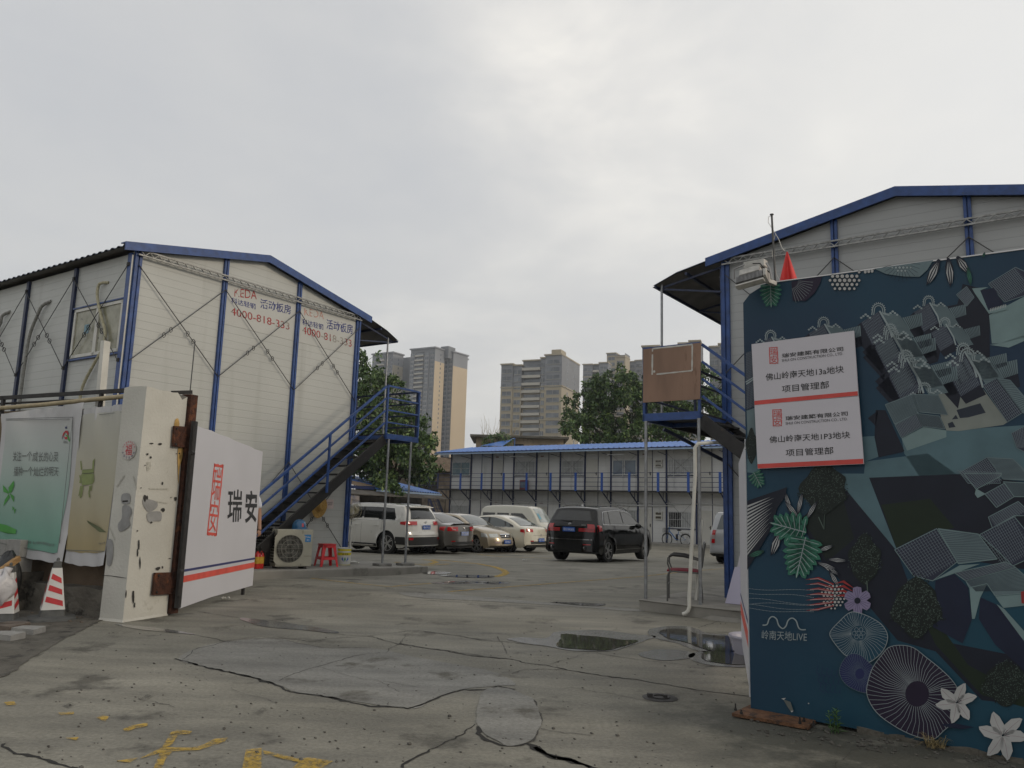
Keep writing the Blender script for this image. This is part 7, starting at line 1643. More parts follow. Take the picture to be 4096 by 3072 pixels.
for sg in (-1, 1):
    c.sidepatch('bumper_side', .0, .62, .36, lambda x: .62, m_trim, sg, .010); c.sidepatch('cladding', 1.5, 3.35, .26, .36, m_trim, sg, .008); c.sidepatch('tail_lamp', .05, .42, lambda x: 1.02+.06*x, lambda x: 1.17-.10*x, m_tail, sg, .012, .2, .0)
    a, b_ = sorted((sg*.55, sg*1.0)); c.endpatch('tail_lamp', 1.03, 1.15, a, b_, m_tail, True, .014); c.endpatch('reverse_lamp', .995, 1.03, a, b_, m_taild, True, .013)
    a, b_ = sorted((sg*.80, sg*.98)); c.endpatch('reflector', .52, .60, a, b_, m_tail, True, .018)
c.endpatch('gate_seam', .665, .675, -.95, .95, m_trim, True, .004); c.endpatch('gate_handle', 1.04, 1.06, -.35, .35, m_chr, True, .012)
mb = MB(c.fr); mb.grid(lambda u, v: (.30+.28*u-.0*abs(v-.5), (v-.5)*1.36, 1.655+.05*u+.012*(1-abs(2*v-1)**3)), 4, 10); mb.grid(lambda u, v: (.30+.28*u, (v-.5)*1.36, 1.625+.05*u), 4, 10); mb.grid(lambda u, v: (.30, (v-.5)*1.36, 1.625+.03*u+.012*u*(1-abs(2*v-1)**3)), 1, 10); mb.obj('roof_spoiler', p_wsuv, c.T, smooth=40)
mb = MB(c.fr); a = c.cap(.19, .35, .025); b_ = c.cap(.17, .75, .025); mb.tube([a, b_], .012, 6); mb.obj('wiper', m_trim, c.T)
c.plate('粤K·PT632', .95); c.emblem(1.13, True, .055); c.seams((1.30, 2.22, 3.25), (1.55, 2.45), .98); c.mirrors(3.15, 1.12, p_wsuv)
for sg in (-1, 1):
    mb = MB(c.fr); mb.tube([c.side(x, c.zt(x)-.03, sg, .01)[:2]+(c.zt(x)+.015,) for x in np.linspace(.9, 2.9, 12)], .014, 6); mb.obj('roof_rail', m_chr, c.T, smooth=True)
    mb = MB(c.fr); mb.beam((1.55, sg*.97, .30), (3.35, sg*.97, .30), .10, .035); mb.obj('running_board', m_chr, c.T)

# grey saloon beside it
def saloon(label, pos, th, paint, prof=None, W=.905, plate='粤K·X0505', group='cars parked in the yard', tails='wide', glass=None, spokes=10, pz=.76, chrome=False, pm=None, pt=None, front=False, rr=.325):
    prof = prof or [(0, .34), (.02, .60), (.035, .86), (.06, .98), (.10, 1.06), (.28, 1.085), (.50, 1.11), (.85, 1.25), (1.30, 1.415), (1.65, 1.475), (2.1, 1.475), (2.55, 1.42), (3.0, 1.22), (3.38, 1.01), (3.7, .97), (4.2, .86), (4.42, .74), (4.53, .55), (4.56, .32)]
    c = Car('parked_car', label, 'car', pos, th, prof, W, .96, 1.02, 3.70, rr, paint, tumble=.36, sill=.20, rb=.20, fb=.34, group=group)
    c.wheels(spokes, .21); g = glass or m_glass
    c.glasshouse(.80, 3.30, [(.98, 1.18, .55, .25), (1.24, 2.02, .25, .02), (2.12, 3.18, .0, .0)], g, .075, .02, chrome=chrome, slr=.6)
    c.cappatch('rear_window', .56, 1.28, -.84, .84, g, .008, -.10); c.cappatch('windscreen', 2.60, 3.33, -.88, .88, m_glassl, .008, .05)
    c.seams((1.16, 2.06, 3.08), (1.32, 2.25), .84); c.mirrors(3.0, .98, paint)
    c.endpatch('boot_seam', .70, .708, -.62, .62, m_trim, True, .003)
    for sg in (-1, 1):
        if tails == 'wide':
            c.sidepatch('tail_lamp', .03, .40, lambda x: .85+.10*x, lambda x: 1.02-.06*x, m_tail, sg, .012); a, b_ = sorted((sg*.45, sg*1.0)); c.endpatch('tail_lamp', .85, 1.00, a, b_, m_tail, True, .012)
            a, b_ = sorted((sg*.60, sg*.8)); c.endpatch('reverse_lamp', .885, .915, a, b_, m_taild, True, .016)
        elif tails: c.sidepatch('tail_lamp', .03, .34, lambda x: .80+.10*x, lambda x: .96-.05*x, m_tail, sg, .012); a, b_ = sorted((sg*.62, sg*1.0)); c.endpatch('tail_lamp', .83, .94, a, b_, m_tail, True, .012, slant=.06*sg if sg > 0 else 0)
        if front:
            c.sidepatch('head_lamp', 4.12, 4.50, lambda x: .63, lambda x: .80-.12*(x-4.1), m_head, sg, .012); a, b_ = sorted((sg*.58, sg*1.0)); c.endpatch('head_lamp', .62, .75, a, b_, m_head, False, .012)
            a, b_ = sorted((sg*.52, sg*.82)); c.endpatch('fog_lamp', .40, .47, a, b_, m_taild, False, .012)
    if front:
        c.endpatch('grille', .60, .72, -.42, .42, m_trim, False, .012); c.endpatch('grille_bar', .705, .735, -.44, .44, m_chr, False, .02); c.endpatch('grille_bar', .65, .662, -.40, .40, m_chr, False, .018); c.endpatch('air_intake', .36, .47, -.42, .42, m_trim, False, .010)
        c.emblem(.665, False, .055); c.plate(plate, .46, rear=False, m=pm, mt=pt)
    else:
        c.plate(plate, pz, m=pm, mt=pt); c.emblem(min(.96, pz+.19), True, .05); c.endpatch('lower_bumper', .36, .47, -.8, .8, m_trim, True, .008)
        for sg in (-1, 1): a, b_ = sorted((sg*.62, sg*.82)); c.endpatch('reflector', .47, .505, a, b_, m_tail, True, .012)
    return c
p_grey = carpaint('warm_grey_paint', (.12, .112, .10), .3, .5)
th = R(147); cg = saloon('metallic grey saloon parked beside the white SUV', Vector((-2.85, 29.35, 0))+vright(th)*.77, th, p_grey, plate='粤K·X0505', pm=mat('pale_plate', (.30, .36, .60), .4), pt=m_pw)
mb = MB(cg.fr); mb.grid(lambda u, v: (.04+.16*u, (v-.5)*1.30, 1.10+.03*(1-u)-.01*abs(2*v-1)), 3, 10); mb.obj('boot_spoiler', p_grey, cg.T, smooth=180)
p_gold = carpaint('champagne_gold_paint', (.34, .285, .20), .3, .45)
th = R(-34); fr_ = Vector((-1.15, 31.2, 0)); mid = fr_-vright(th)*.77 - hd(th)*2.68
saloon('champagne gold saloon facing out between the grey and the cream saloons', mid, th, p_gold, plate='粤E·90065', front=True, glass=m_glassl, spokes=6, tails='')
p_cream = carpaint('cream_white_paint', (.56, .53, .43))
th = R(147); saloon('cream white saloon with slanted red lamps parked beside the gold saloon', Vector((.10, 32.45, 0))+vright(th)*.78, th, p_cream, plate='粤E·Y1A68', tails='slim', spokes=8, pz=.52, chrome=m_chr,
    prof=[(0, .34), (.02, .55), (.05, .80), (.08, .92), (.14, 1.00), (.40, 1.05), (.62, 1.08), (1.05, 1.28), (1.50, 1.42), (1.85, 1.46), (2.3, 1.45), (2.75, 1.38), (3.15, 1.17), (3.50, .99), (3.8, .96), (4.4, .84), (4.62, .70), (4.72, .5), (4.75, .32)], glass=m_glassl)
th = R(-34); saloon('small white saloon half hidden behind the gold saloon and the van', (-4.3, 37.4, 0), th, carpaint('plain_white_paint', (.6, .6, .59)), plate='粤E·1', front=True, tails='', glass=m_glassl)
# white minibus behind
th = R(-30); p_van = carpaint('aged_white_van_paint', (.50, .49, .42), .35)
v = Car('parked_van', 'old white minibus parked behind the cream saloon', 'van', (-.45, 39.6, 0), th,
        [(0, .34), (.03, .8), (.08, 1.2), (.16, 1.6), (.26, 1.78), (.6, 1.87), (1.6, 1.91), (2.6, 1.88), (2.95, 1.80), (3.25, 1.50), (3.52, 1.16), (3.72, 1.02), (3.86, .85), (3.92, .60), (3.93, .34)], .79, 1.08, .85, 3.25, .29, p_van, tumble=.17, fb=.22, rb=.10)
v.wheels(8, .18); lo = lambda x: 1.10; hi = lambda x: 1.54
for sg in (-1, 1):
    for a, b_, sb in ((.28, 1.02, 0), (1.14, 1.80, 0)): v.sidepatch('side_window', a, b_, lo, hi, m_glass, sg, .008)
    v.sidepatch('side_window', 1.92, 2.92, lo, lambda x: min(1.54, 1.54-.85*max(0, x-2.55)), m_glass, sg, .008, 0, 0)
    v.sidepatch('head_lamp', 3.62, 3.86, .78, .96, m_head, sg, .012); a, b_ = sorted((sg*.55, sg*1.0)); v.endpatch('head_lamp', .74, .94, a, b_, m_head, False, .012)
v.cappatch('windscreen', 3.00, 3.55, -.90, .90, mat('van_windscreen', (.28, .31, .30), .06, 0, .25, 3, spec=.8), .008); v.endpatch('bumper', .36, .52, -1, 1, p_van, False, .03); v.endpatch('grille', .68, .80, -.45, .45, m_trim, False, .012); v.seams((1.08, 1.86, 2.90), (1.7, 2.0), .95)
v.cappatch('sticker', 3.22, 3.42, -.80, -.55, mat('sticker_blue_green', (.10, .30, .40), .5), .012)
for sg in (-1, 1):
    p = v.side(2.88, 1.12, sg); mb = MB(v.fr); mb.box(p[0]+.0, p[0]+.07, p[1]+sg*.02 if sg > 0 else p[1]-.24, p[1]+.24 if sg > 0 else p[1]-.02, 1.04, 1.26); mb.obj('wing_mirror', mat('yellowed_mirror', (.45, .38, .18), .5), v.T, bevel=.03)
v.plate('粤E·8', .45, rear=False); v.emblem(.74, False, .05)
# black estate in the middle of the yard
th = R(57); p_bk = mat('black_car_paint', (.0025, .0025, .0025), .10, 0, .1, 1, spec=.45)
x5 = Car('parked_car', 'glossy black SUV with chrome framed side windows standing in the middle of the yard', 'car', Vector((2.46, 26.05, 0)), th,
        [(0, .36), (.0055, .48), (.015, .60), (.04, .80), (.07, .95), (.10, 1.12), (.14, 1.20), (.30, 1.42), (.46, 1.62), (.52, 1.685), (.85, 1.73), (1.7, 1.765), (2.5, 1.735), (2.95, 1.64), (3.35, 1.42), (3.70, 1.18), (4.05, 1.12), (4.50, 1.02), (4.75, .88), (4.86, .65), (4.89, .36)], .965, 1.15, 1.02, 3.95, .385, p_bk, tumble=.34, rb=.22, fb=.34, round_=.10, sill=.27)
x5.wheels(5, .27); x5.glasshouse(.64, 3.58, [(.78, 1.16, .45, .18), (1.22, 2.16, .18, .03), (2.24, 3.40, .02, 0)], m_glass, .12, .02, chrome=m_chr, slr=.62, slf=-.1)
x5.cappatch('rear_window', .205, .445, -.88, .88, m_glass, .010, -.12); x5.cappatch('windscreen', 3.0, 3.62, -.88, .88, m_glassl, .008, .05)
for sg in (-1, 1):
    x5.sidepatch('tail_lamp', .07, .40, lambda x: .98+.05*x, lambda x: 1.20-.12*x, m_tail, sg, .012, .1); a, b_ = sorted((sg*.74, sg*1.0)); x5.endpatch('tail_lamp', .96, 1.19, a, b_, m_tail, True, .014); a, b_ = sorted((sg*.40, sg*.74)); x5.endpatch('tail_lamp', .97, 1.07, a, b_, m_tail, True, .012)
    a, b_ = sorted((sg*.42, sg*.98)); x5.endpatch('lamp_strip', 1.035, 1.045, a, b_, m_trim, True, .017); x5.endpatch('lamp_strip', .998, 1.006, a, b_, m_trim, True, .017)
    a, b_ = sorted((sg*.60, sg*.86)); x5.endpatch('reflector', .56, .585, a, b_, m_tail, True, .012)
    p = x5.cap(x5.xz(.48), sg*.68, .01); mb = MB(x5.fr); mb.lathe([(.028, 0), (.045, -.03), (.05, .02)], 16, c=(p[0]-.005, p[1], .47), axis='x'); mb.obj('exhaust', m_chr, x5.T, smooth=True)
    x5.sidepatch('sill_trim', 1.5, 3.45, .40, .415, m_chr, sg, .012)
    mb = MB(x5.fr); mb.tube([x5.side(x, x5.zt(x)-.03, sg, -.02)[:2]+(x5.zt(x)+.035-.03*(abs(x-1.85)/1.05)**4,) for x in np.linspace(.82, 2.88, 14)], .014, 6); mb.obj('roof_rail', p_bk, x5.T, smooth=True)
f_ = x5.plate('粤E·XA505', 1.03); f2_ = x5.emblem(1.19, True, .045, m_chr, True); x5.endpatch('crease', .72, .728, -.9, .9, m_chr, True, .004)
a = x5.cap(x5.xz(1.17), .55, .03); mb = MB(); text(mb, bold('X5', .03), x5.fr(a[0]-.02, -a[1]+.03, 1.15), x5.fr.b*-.17, Vector((0, 0, .045))); mb.obj('lettering', m_chr, x5.T)
x5.seams((1.28, 2.2, 3.36), (1.52, 2.42), .99); x5.mirrors(3.12, 1.14, p_bk); mb = MB(x5.fr); mb.blob((.95, 0, 1.78), (.09, .03, .04), 8, .0); mb.obj('aerial_fin', m_rim, x5.T)
mb = MB(x5.fr); mb.tube([x5.cap(.18, -.05, .03), x5.cap(.20, .40, .03)], .012, 6); mb.obj('wiper', m_trim, x5.T)
# silver people carrier half hidden by the grey shed
th = R(58); p_sil = carpaint('silver_paint', (.40, .41, .42), .3, .15)
s_ = Car('parked_van', 'silver people carrier half hidden behind the grey shed corner post', 'van', Vector((7.55, 28.1, 0))+vright(th)*.75, th,
        [(0, .38), (.02, .55), (.04, .66), (.06, .95), (.10, 1.15), (.20, 1.50), (.28, 1.68), (.34, 1.74), (.8, 1.78), (2.0, 1.80), (3.0, 1.72), (3.6, 1.42), (4.1, 1.10), (4.6, .98), (4.9, .80), (5.0, .55), (5.02, .36)], .92, 1.10, 1.05, 3.95, .33, p_sil, tumble=.24, rb=.16)
s_.wheels(8, .21); s_.glasshouse(.5, 3.75, [(.6, 1.5, .25, 0), (1.58, 2.6, 0, 0), (2.7, 3.6, 0, 0)], m_glass, .13, .02); s_.cappatch('rear_window', .105, .265, -.80, .80, m_glassl, .010, -.08)
for sg in (-1, 1): a, b_ = sorted((sg*.84, sg*1.0)); s_.endpatch('tail_lamp', .98, 1.14, a, b_, m_tail, True, .014); s_.endpatch('reverse_lamp', .84, .98, a, b_, m_taild, True, .014); s_.endpatch('tail_lamp', .70, .84, a, b_, m_tail, True, .014)
s_.endpatch('gate_handle', .98, 1.02, -.30, .30, m_chr, True, .02); s_.plate('粤E·2', .86); s_.endpatch('bumper', .42, .62, -1, 1, p_sil, True, .03)

# blue electric bicycle
q = ong(2672, 2182); BK = Vector((8.75, 43.4, gz(8.75, 43.4)))
bx0 = aty(2668, 2150, 44.6); bx1 = aty(2742, 2150, 44.2)
bf = Fr(Vector((bx0.x, 44.6, gz(bx0.x, 44.6))), (bx1.x-bx0.x, -.75, 0), (0, 1, 0)); bf.b = Vector((-bf.a.y, bf.a.x, 0)); BW = 1.12
BI = thing('electric_bicycle', 'blue electric bicycle with a front basket parked under the barred window', 'bicycle', bf(.5, 0, 0))
for x in (0, BW):
    mb = MB(bf); R_ = .30; mb.tube([(x+R_*cos(a), 0, .32+R_*sin(a)) for a in [i*pi/16 for i in range(33)]], .022, 8, False); w_ = mb.obj('wheel', m_tyre, BI, smooth=True)
    mb = MB(bf)
    for k in range(14): mb.tube([(x, 0, .32), (x+R_*cos(k*2*pi/14), 0, .32+R_*sin(k*2*pi/14))], .003, 3, False)
    mb.obj('spoke', m_chr, w_)
    mb = MB(bf); mb.tube([(x+(R_+.04)*cos(a), 0, .32+(R_+.04)*sin(a)) for a in [.5+i*pi/12 for i in range(9)]], .016, 6); mb.obj('mudguard', m_trim, BI)
m_bb = mat('bicycle_blue', (.02, .13, .35), .35)
mb = MB(bf); mb.tube([(.13, 0, .80), (.30, 0, .62), (.50, 0, .38), (.58, 0, .32)], .03, 8); mb.tube([(.58, 0, .30), (.72, 0, .78)], .02, 8); mb.tube([(.56, .04, .30), (BW, .04, .32)], .012, 6); mb.tube([(.68, .04, .62), (BW, .04, .33)], .012, 6); mb.tube([(0, .04, .32), (.10, .02, .72), (.13, 0, .86), (.16, 0, 1.0)], .018, 8); mb.obj('frame', m_bb, BI, smooth=True)
mb = MB(bf); mb.box(.55, .66, -.05, .05, .34, .62); mb.obj('battery', m_trim, BI, bevel=.01)
mb = MB(bf); mb.tube([(.28, -.28, 1.02), (.17, -.14, 1.06), (.16, 0, 1.02), (.17, .14, 1.06), (.28, .28, 1.02)], .012, 8); mb.obj('handlebar', m_chr, BI, smooth=True)
mb = MB(bf); mb.blob((.74, 0, .84), (.14, .09, .045), 10, .05); mb.obj('saddle', m_trim, BI, smooth=True)
mb = MB(bf); mb.box(.82, 1.30, -.08, .08, .70, .715); mb.tube([(.85, .07, .70), (BW, .07, .34)], .008, 5); mb.tube([(1.28, .07, .70), (BW+.02, .07, .36)], .008, 5)
for k in range(5): mb.tube([(.90+k*.08, .09, .42), (.90+k*.08, .09, .70)], .006, 4)
mb.obj('rack', m_chr, BI)
mb = MB(bf)
for k in range(6):
    for a, b_ in (((-.20, -.14), (.10, -.14)), ((-.20, .14), (.10, .14)), ((-.20, -.14), (-.20, .14)), ((.10, -.14), (.10, .14))): mb.tube([(a[0], a[1], .70+k*.045), (b_[0], b_[1], .70+k*.045)], .004, 4)
for k in range(7):
    for y in (-.14, .14): mb.tube([(-.20+k*.05, y, .70), (-.20+k*.05, y, .925)], .004, 4)
mb.box(-.20, .10, -.14, .14, .69, .70); mb.obj('basket', m_trim, BI)
mb = MB(bf); mb.tube([(.62, .05, .3), (.60, .16, .02)], .01, 5); mb.lathe([(.0, 0), (.075, 0), (.075, .01), (0, .01)], 12, c=(.57, .05, .31), axis='y'); mb.obj('kickstand', m_chr, BI)
# ================================================================ long two storey block across the yard
ub = Vector((cos(-.641), sin(-.641), 0)); nb_ = Vector((ub.y, -ub.x, 0)); 
BF = Fr((-4.074, 55.134, -.29), ub, nb_); K = 1.82; NB = 15
BB = thing('barracks_block', 'long pale two storey block with blue roof and blue railed gallery across the yard', 'site block', BF(9, 0, 0))
DZ = 2.98; EZ = 5.42
MB(BF).box(0, NB*K, -5.4, 0, 0, EZ).obj('wall', M_wallB, BB)
m_dkb = mat('blue_black_steel', (.010, .020, .075), .5)
mb = MB(BF)
n = int((NB*K+1.0)/.07); pf4 = [0, .05, .05, 0, 0]
for i in range(n):
    x0 = -.5+i*.07; x1 = x0+.07; h0, h1 = pf4[i % 5], pf4[(i+1) % 5]
    mb.poly([(x0, 1.25, EZ+.00+h0), (x1, 1.25, EZ+.00+h1), (x1, -2.7, EZ+.66+h1), (x0, -2.7, EZ+.66+h0)]); mb.poly([(x0, -2.7, EZ+.66+h0), (x1, -2.7, EZ+.66+h1), (x1, -5.7, EZ+.05+h1), (x0, -5.7, EZ+.05+h0)])
rf = mb.obj('roof', M_roofblue, BB)
mb = MB(BF); mb.box(-.5, NB*K+.5, 1.20, 1.26, EZ-.13, EZ-.01); mb.obj('eaves_trim', mat('pale_blue_trim', (.28, .38, .52), .4), rf)
mb = MB(BF); mb.box(-.5, NB*K+.5, 1.262, 1.275, EZ-.04, EZ+.02); mb.obj('eaves_trim', m_dkb, rf)
mb = MB(BF); mb.poly([(-.5, 1.2, EZ-.10), (NB*K+.5, 1.2, EZ-.10), (NB*K+.5, 0, EZ+.02), (-.5, 0, EZ+.02)]); mb.obj('soffit', M_under, rf)
mb = MB(BF); mb.prism([(-5.4, EZ), (0, EZ), (-2.7, EZ+.60)], 'x', -.02, .04); mb.obj('gable_wall', M_wallB, BB)
dk = MB(BF); dk.box(-2.0, NB*K, .01, 1.1, DZ-.04, DZ); dk.box(-2.0, NB*K, 1.05, 1.1, DZ-.09, DZ-.041); deck = dk.obj('gallery_deck', M_black, BB)
for k in range(NB+1):
    x = k*K; MB(BF).box(x-.045, x+.045, .001, .06, 0, EZ-.03).obj('post', m_dkb, BB)
    xr_ = x+.0
    if k: MB(BF).box(x-.075, x+.075, 1.101, 1.13, DZ-.06, DZ+1.04).obj('rail_post', mat('bright_blue_plate', (.015, .07, .30), .4), BB)
    mb = MB(BF); mb.beam((x, 1.06, DZ-.08), (x, .05, DZ-.75), .05, .05); mb.beam((x, .06, DZ-.07), (x, 1.05, DZ-.07), .04, .05); mb.beam((x, .45, DZ-.1), (x, .45, DZ-.48), .03); mb.obj('bracket', m_dkb, BB)
    mb = MB(BF); mb.beam((x, .03, EZ-.35), (x, 1.15, EZ-.24), .03, .03); mb.obj('eaves_stay', m_dkb, BB)
for k in range(-1, NB):
    mb = MB(BF); x0 = k*K
    for z in (1.02, .74, .48, .22): mb.beam((x0, 1.09, DZ+z), (x0+K, 1.09, DZ+z), .028)
    mb.obj('gallery_rail', m_dkb, BB)
for x in (-2.0,):
    mb = MB(BF)
    for z in (1.02, .74, .48, .22): mb.beam((x, 1.09, DZ+z), (x, .0, DZ+z), .028)
    mb.box(x-.03, x+.03, 1.06, 1.1, 0, DZ+1.03); mb.box(x-.03, x+.03, .0, .06, 0, DZ+1.03); mb.box(-.30, -.18, 1.06, 1.1, DZ, DZ+1.03); mb.obj('gallery_rail', m_dkb, BB)
mb = MB(BF)
for y in (.1, .95): mb.beam((-1.4, y, DZ-.1), (.0, y, .4), .05, .16)
for k in range(11): mb.box(-1.42+k*.13, -1.22+k*.13, .12, .93, DZ-.2-k*.235, DZ-.17-k*.235)
for z in (1.0, .6): mb.beam((-1.4, 1.0, DZ+z), (0.0, 1.0, .5+z), .03)
mb.obj('end_stair', m_dkb, BB)
m_fr = mat('white_window_frame', (.55, .56, .56), .4); m_bglass = mat('dull_blue_glass', (.10, .14, .19), .12, 0, .2, 1.2, spec=.6); m_door = mat('cream_door', (.50, .49, .45), .5, 0, .05, 3); m_curt = mat('curtained_glass', (.36, .37, .37), .2, 0, .15, 2.5, spec=.6, stretch=(4, 4, .3)); m_teal = mat('teal_curtain', (.05, .16, .20), .3, 0, .2, 4)
for fl in (0, 1):
    zf = fl*DZ
    for k in (0, 3, 5, 7, 9, 11, 13):
        x0, x1, z0, z1 = k*K+.09, (k+1)*K-.09, zf+.93, zf+1.87; mb = MB(BF)
        for a in ((x0, x0+.06, z0, z1), (x1-.06, x1, z0, z1), (x0+.061, x1-.061, z0, z0+.06), (x0+.061, x1-.061, z1-.06, z1), ((x0+x1)/2-.03, (x0+x1)/2+.03, z0+.061, z1-.061)): mb.box(a[0], a[1], .004, .04, a[2], a[3])
        wn = mb.obj('window', m_fr, BB); xm = (x0+x1)/2
        for j, (a, b_) in enumerate(((x0+.06, xm-.03), (xm+.03, x1-.06))):
            m_ = m_void if (k == 9 and fl == 0 and j == 0) else (m_bglass if k == 7 and fl else m_teal if k == 0 and fl else m_curt)
            MB(BF).box(a, b_, .006, .012, z0+.06, z1-.06).obj('pane', m_, wn)
        if not (k == 7 and fl == 1):
            mb = MB(BF)
            for i in range(15): mb.box(x0+.05+i*(x1-x0-.1)/14-.007, x0+.05+i*(x1-x0-.1)/14+.007, .07, .084, z0+.01, z1-.01)
            for z in (z0, (z0+z1)/2, z1-.02): mb.box(x0-.02, x1+.02, .060, .0695, z, z+.02)
            mb.obj('window_bars', m_fr, wn)
        mb = MB(BF); mb.box(x0-.04, x1+.04, .045, .055, z0-.045, z0-.01); mb.obj('window_sill', m_dkb, wn)
        for s_ in (0, 1):
            mb = MB(BF); a = (x0, x1)[s_]; mb.tube([(a, .09, zf+DZ-.45 if fl == 0 else EZ-.3), ((x1, x0)[s_], .09, z0-.1)], .006, 4); mb.obj('brace_rod', M_steelcable, BB)
    for k in (2, 4, 6, 8, 10, 12):
        x0, x1 = k*K+.08, k*K+.90; mb = MB(BF); mb.box(x0, x1, .003, .025, zf+.02, zf+1.95); d_ = mb.obj('door', m_door, BB); mb = MB(BF); mb.box(x1-.12, x1-.07, .026, .04, zf+.93, zf+1.12); mb.box(x1-.17, x1-.08, .041, .055, zf+1.03, zf+1.05); mb.obj('handle', M_drk, d_)
        MB(BF).box(x0+.2, x0+.44, .003, .008, zf+2.12, zf+2.2).obj('room_plate', mat('room_plate_mark', (.20, .10, .09), .6), BB) if k in (2, 4, 8) else None
    for k in (1, 2, 4, 6, 8, 10, 12): MB(BF).box(k*K+.91, k*K+.935, .001, .03, zf+.01, zf+(EZ-.04-zf if fl else DZ-.1)).obj('mid_post', m_dkb, BB)
for z, x0, x1 in ((2.30, 0, NB*K), (2.17, 3, 9.3*K)): MB(BF).tube([(x0, .12, z), (x1, .12, z)], .022, 8).obj('service_pipe', m_fr, BB)
MB(BF).tube([(7.4*K, .12, 2.14), (8.72*K, .12, 2.14), (8.76*K, .12, 2.08), (8.76*K, .12, 1.75)], .03, 8).obj('service_pipe', m_fr, BB)
for z0 in (1.38, DZ+1.38):
    for dz in (0, .24) if z0 > 2 else (0,):
        mb = MB(BF); mb.box(8.62*K, 8.62*K+.44, .003, .12, z0+dz, z0+dz+(.21 if z0 > 2 else .46)); mt = mb.obj('meter_box', M_pvc, BB); mb = MB(BF)
        for q in ((.05, .16),) if z0 > 2 else ((.05, .18), (.27, .40)): mb.box(8.62*K+.05, 8.62*K+.39, .121, .125, z0+dz+q[0], z0+dz+q[1])
        mb.obj('meter_window', mat('brown_smoked_window', (.07, .06, .045), .2), mt)
for k in (1.5, 3.5, 5.3, 7.3, 9.1): MB(BF).tube([(k*K+.3, .10, DZ+.1 if k > 2 else DZ+1), (k*K+.3, .10, EZ-.1)], .02, 6).obj('drop_pipe', m_fr, BB)
for k in (7, 3): MB(BF).box(k*K+.2, k*K+1.4, .9, .93, EZ-.36, EZ-.33).obj('tube_lamp', m_fr, BB)
q = BF.loc(onp(*zv((1175*0+1132, 1041)), BF(0, .3, 0), nb_)); T = thing('hose_cabinet', 'small red cabinet on the gallery of the pale block', 'cabinet', BF(q.x, .3, DZ))
MB(BF).box(q.x-.3, q.x+.22, .12, .38, DZ+.001, DZ+.62).obj('cabinet', mat('dull_red', (.16, .03, .03), .5), T, bevel=.01); MB(BF).box(q.x-.25, q.x+.17, .381, .385, DZ+.12, DZ+.5).obj('glass', m_bglass, T)
# apron in front of the block
mb = MB(BF); mb.box(-2, NB*K, .05, 1.9, -.2, .10); struct(mb.obj('pavement', M_plat), 'low concrete apron along the pale block')

# ================================================================ low blue roofed shed and old houses at the far left
m_tiledeb = mat('leaf_strewn_tiles', (.075, .05, .035), .95, 0, .5, 7, bump=1, bscale=22, col2=(.17, .125, .08)); m_dwall = mat('soot_grey_wall', (.085, .08, .072), .9, 0, .3, 1.5, dark=((.04, .038, .034), .55, 2)); m_pole = M_drk
e0 = Vector((-8.6, 38.6, 0)); e1 = Vector((-4.9, 50.6, 0)); SH = Fr(e0, e1-e0, (1, 0, 0)); SH.b = Vector((SH.a.y, -SH.a.x, 0)); LN = (e1-e0).length
T = thing('low_shed', 'low dark shed with a leaf strewn roof and faded blue sheets beyond the white SUV', 'shed', e0)
MB(SH).box(-3, LN, -3.6, -.9, -.3, 2.25).obj('wall', m_dwall, T)
mb = MB(SH); mb.k = 0
random.seed(21)
def roofz(x, t_): return 2.42+ (.72*t_) + .05*noise.noise(Vector((x*.8, t_*2, 0)))
mb.grid(lambda u, v: (-3+(6.0+1.5)*u, .25-3.9*v, roofz(u*8, v)), 24, 10); mb.obj('tile_roof', m_tiledeb, T, smooth=180)
n = 90; mb = MB(SH)
for i in range(n):
    x0 = 4.0+i*(LN-3.6)/n; x1 = x0+(LN-3.6)/n; h = [0, .05, .05, 0][i % 4]; h2 = [0, .05, .05, 0][(i+1) % 4]
    mb.poly([(x0, .42, 2.28+h), (x1, .42, 2.28+h2), (x1, -3.7, 3.12+h2), (x0, -3.7, 3.12+h)])
mb.obj('blue_roof', M_roofblue, T); MB(SH).box(3.9, LN+.5, .40, .46, 2.16, 2.26).obj('eaves_trim', mat('pale_blue_trim', (.28, .38, .52), .4), T); MB(SH).box(-3, 3.9, .22, .30, 2.24, 2.40).obj('fascia', m_dkb, T)
mb = MB(SH); mb.poly([(-3, .2, 2.2), (LN, .3, 2.2), (LN, 1.2, 1.95), (-3, 1.2, 1.95)]); mb.beam((-3, 1.2, 1.94), (LN, 1.2, 1.94), .05); mb.obj('awning', m_dwall, T)
for x in (0, 4, 8, 12): MB(SH).tube([(x, 1.15, -.3), (x, 1.15, 1.95)], .03, 6).obj('awning_post', M_drk, T)
mb = MB()
q = [aty(u, v, 37.3) for u, v in ((1391, 2040), (1437, 2040), (1437, 1983), (1391, 1981))]; mb.v += q+[p+Vector((0, .04, 0)) for p in q]; mb.f += [(0, 1, 2, 3), (7, 6, 5, 4), (0, 4, 5, 1), (1, 5, 6, 2), (2, 6, 7, 3), (3, 7, 4, 0)]; mb.m += [0]*6
mb.beam(q[0].lerp(q[1], .1)+Vector((0, .05, 0)), Vector((q[0].lerp(q[1], .1).x, 37.35, -.3)), .04); mb.beam(q[0].lerp(q[1], .9)+Vector((0, .05, 0)), Vector((q[0].lerp(q[1], .9).x, 37.35, -.3)), .04)
mp_ = mat('faded_poster', (.10, .13, .20), .6, 0, .2, 3.2, col2=(.42, .34, .27), det=8); tag(mb.obj('notice_board', mp_), 'faded picture board standing behind the white SUV', 'notice board')
def house(name, label, x, y, w, d, h, rz, wm, parapet=None, cat='house'):
    fr = frz((x, y, -.29), rz); T = thing(name, label, cat, (x, y, -.29)); MB(fr).box(-w/2, w/2, -d/2, d/2, 0, h).obj('wall', wm, T); return fr, T
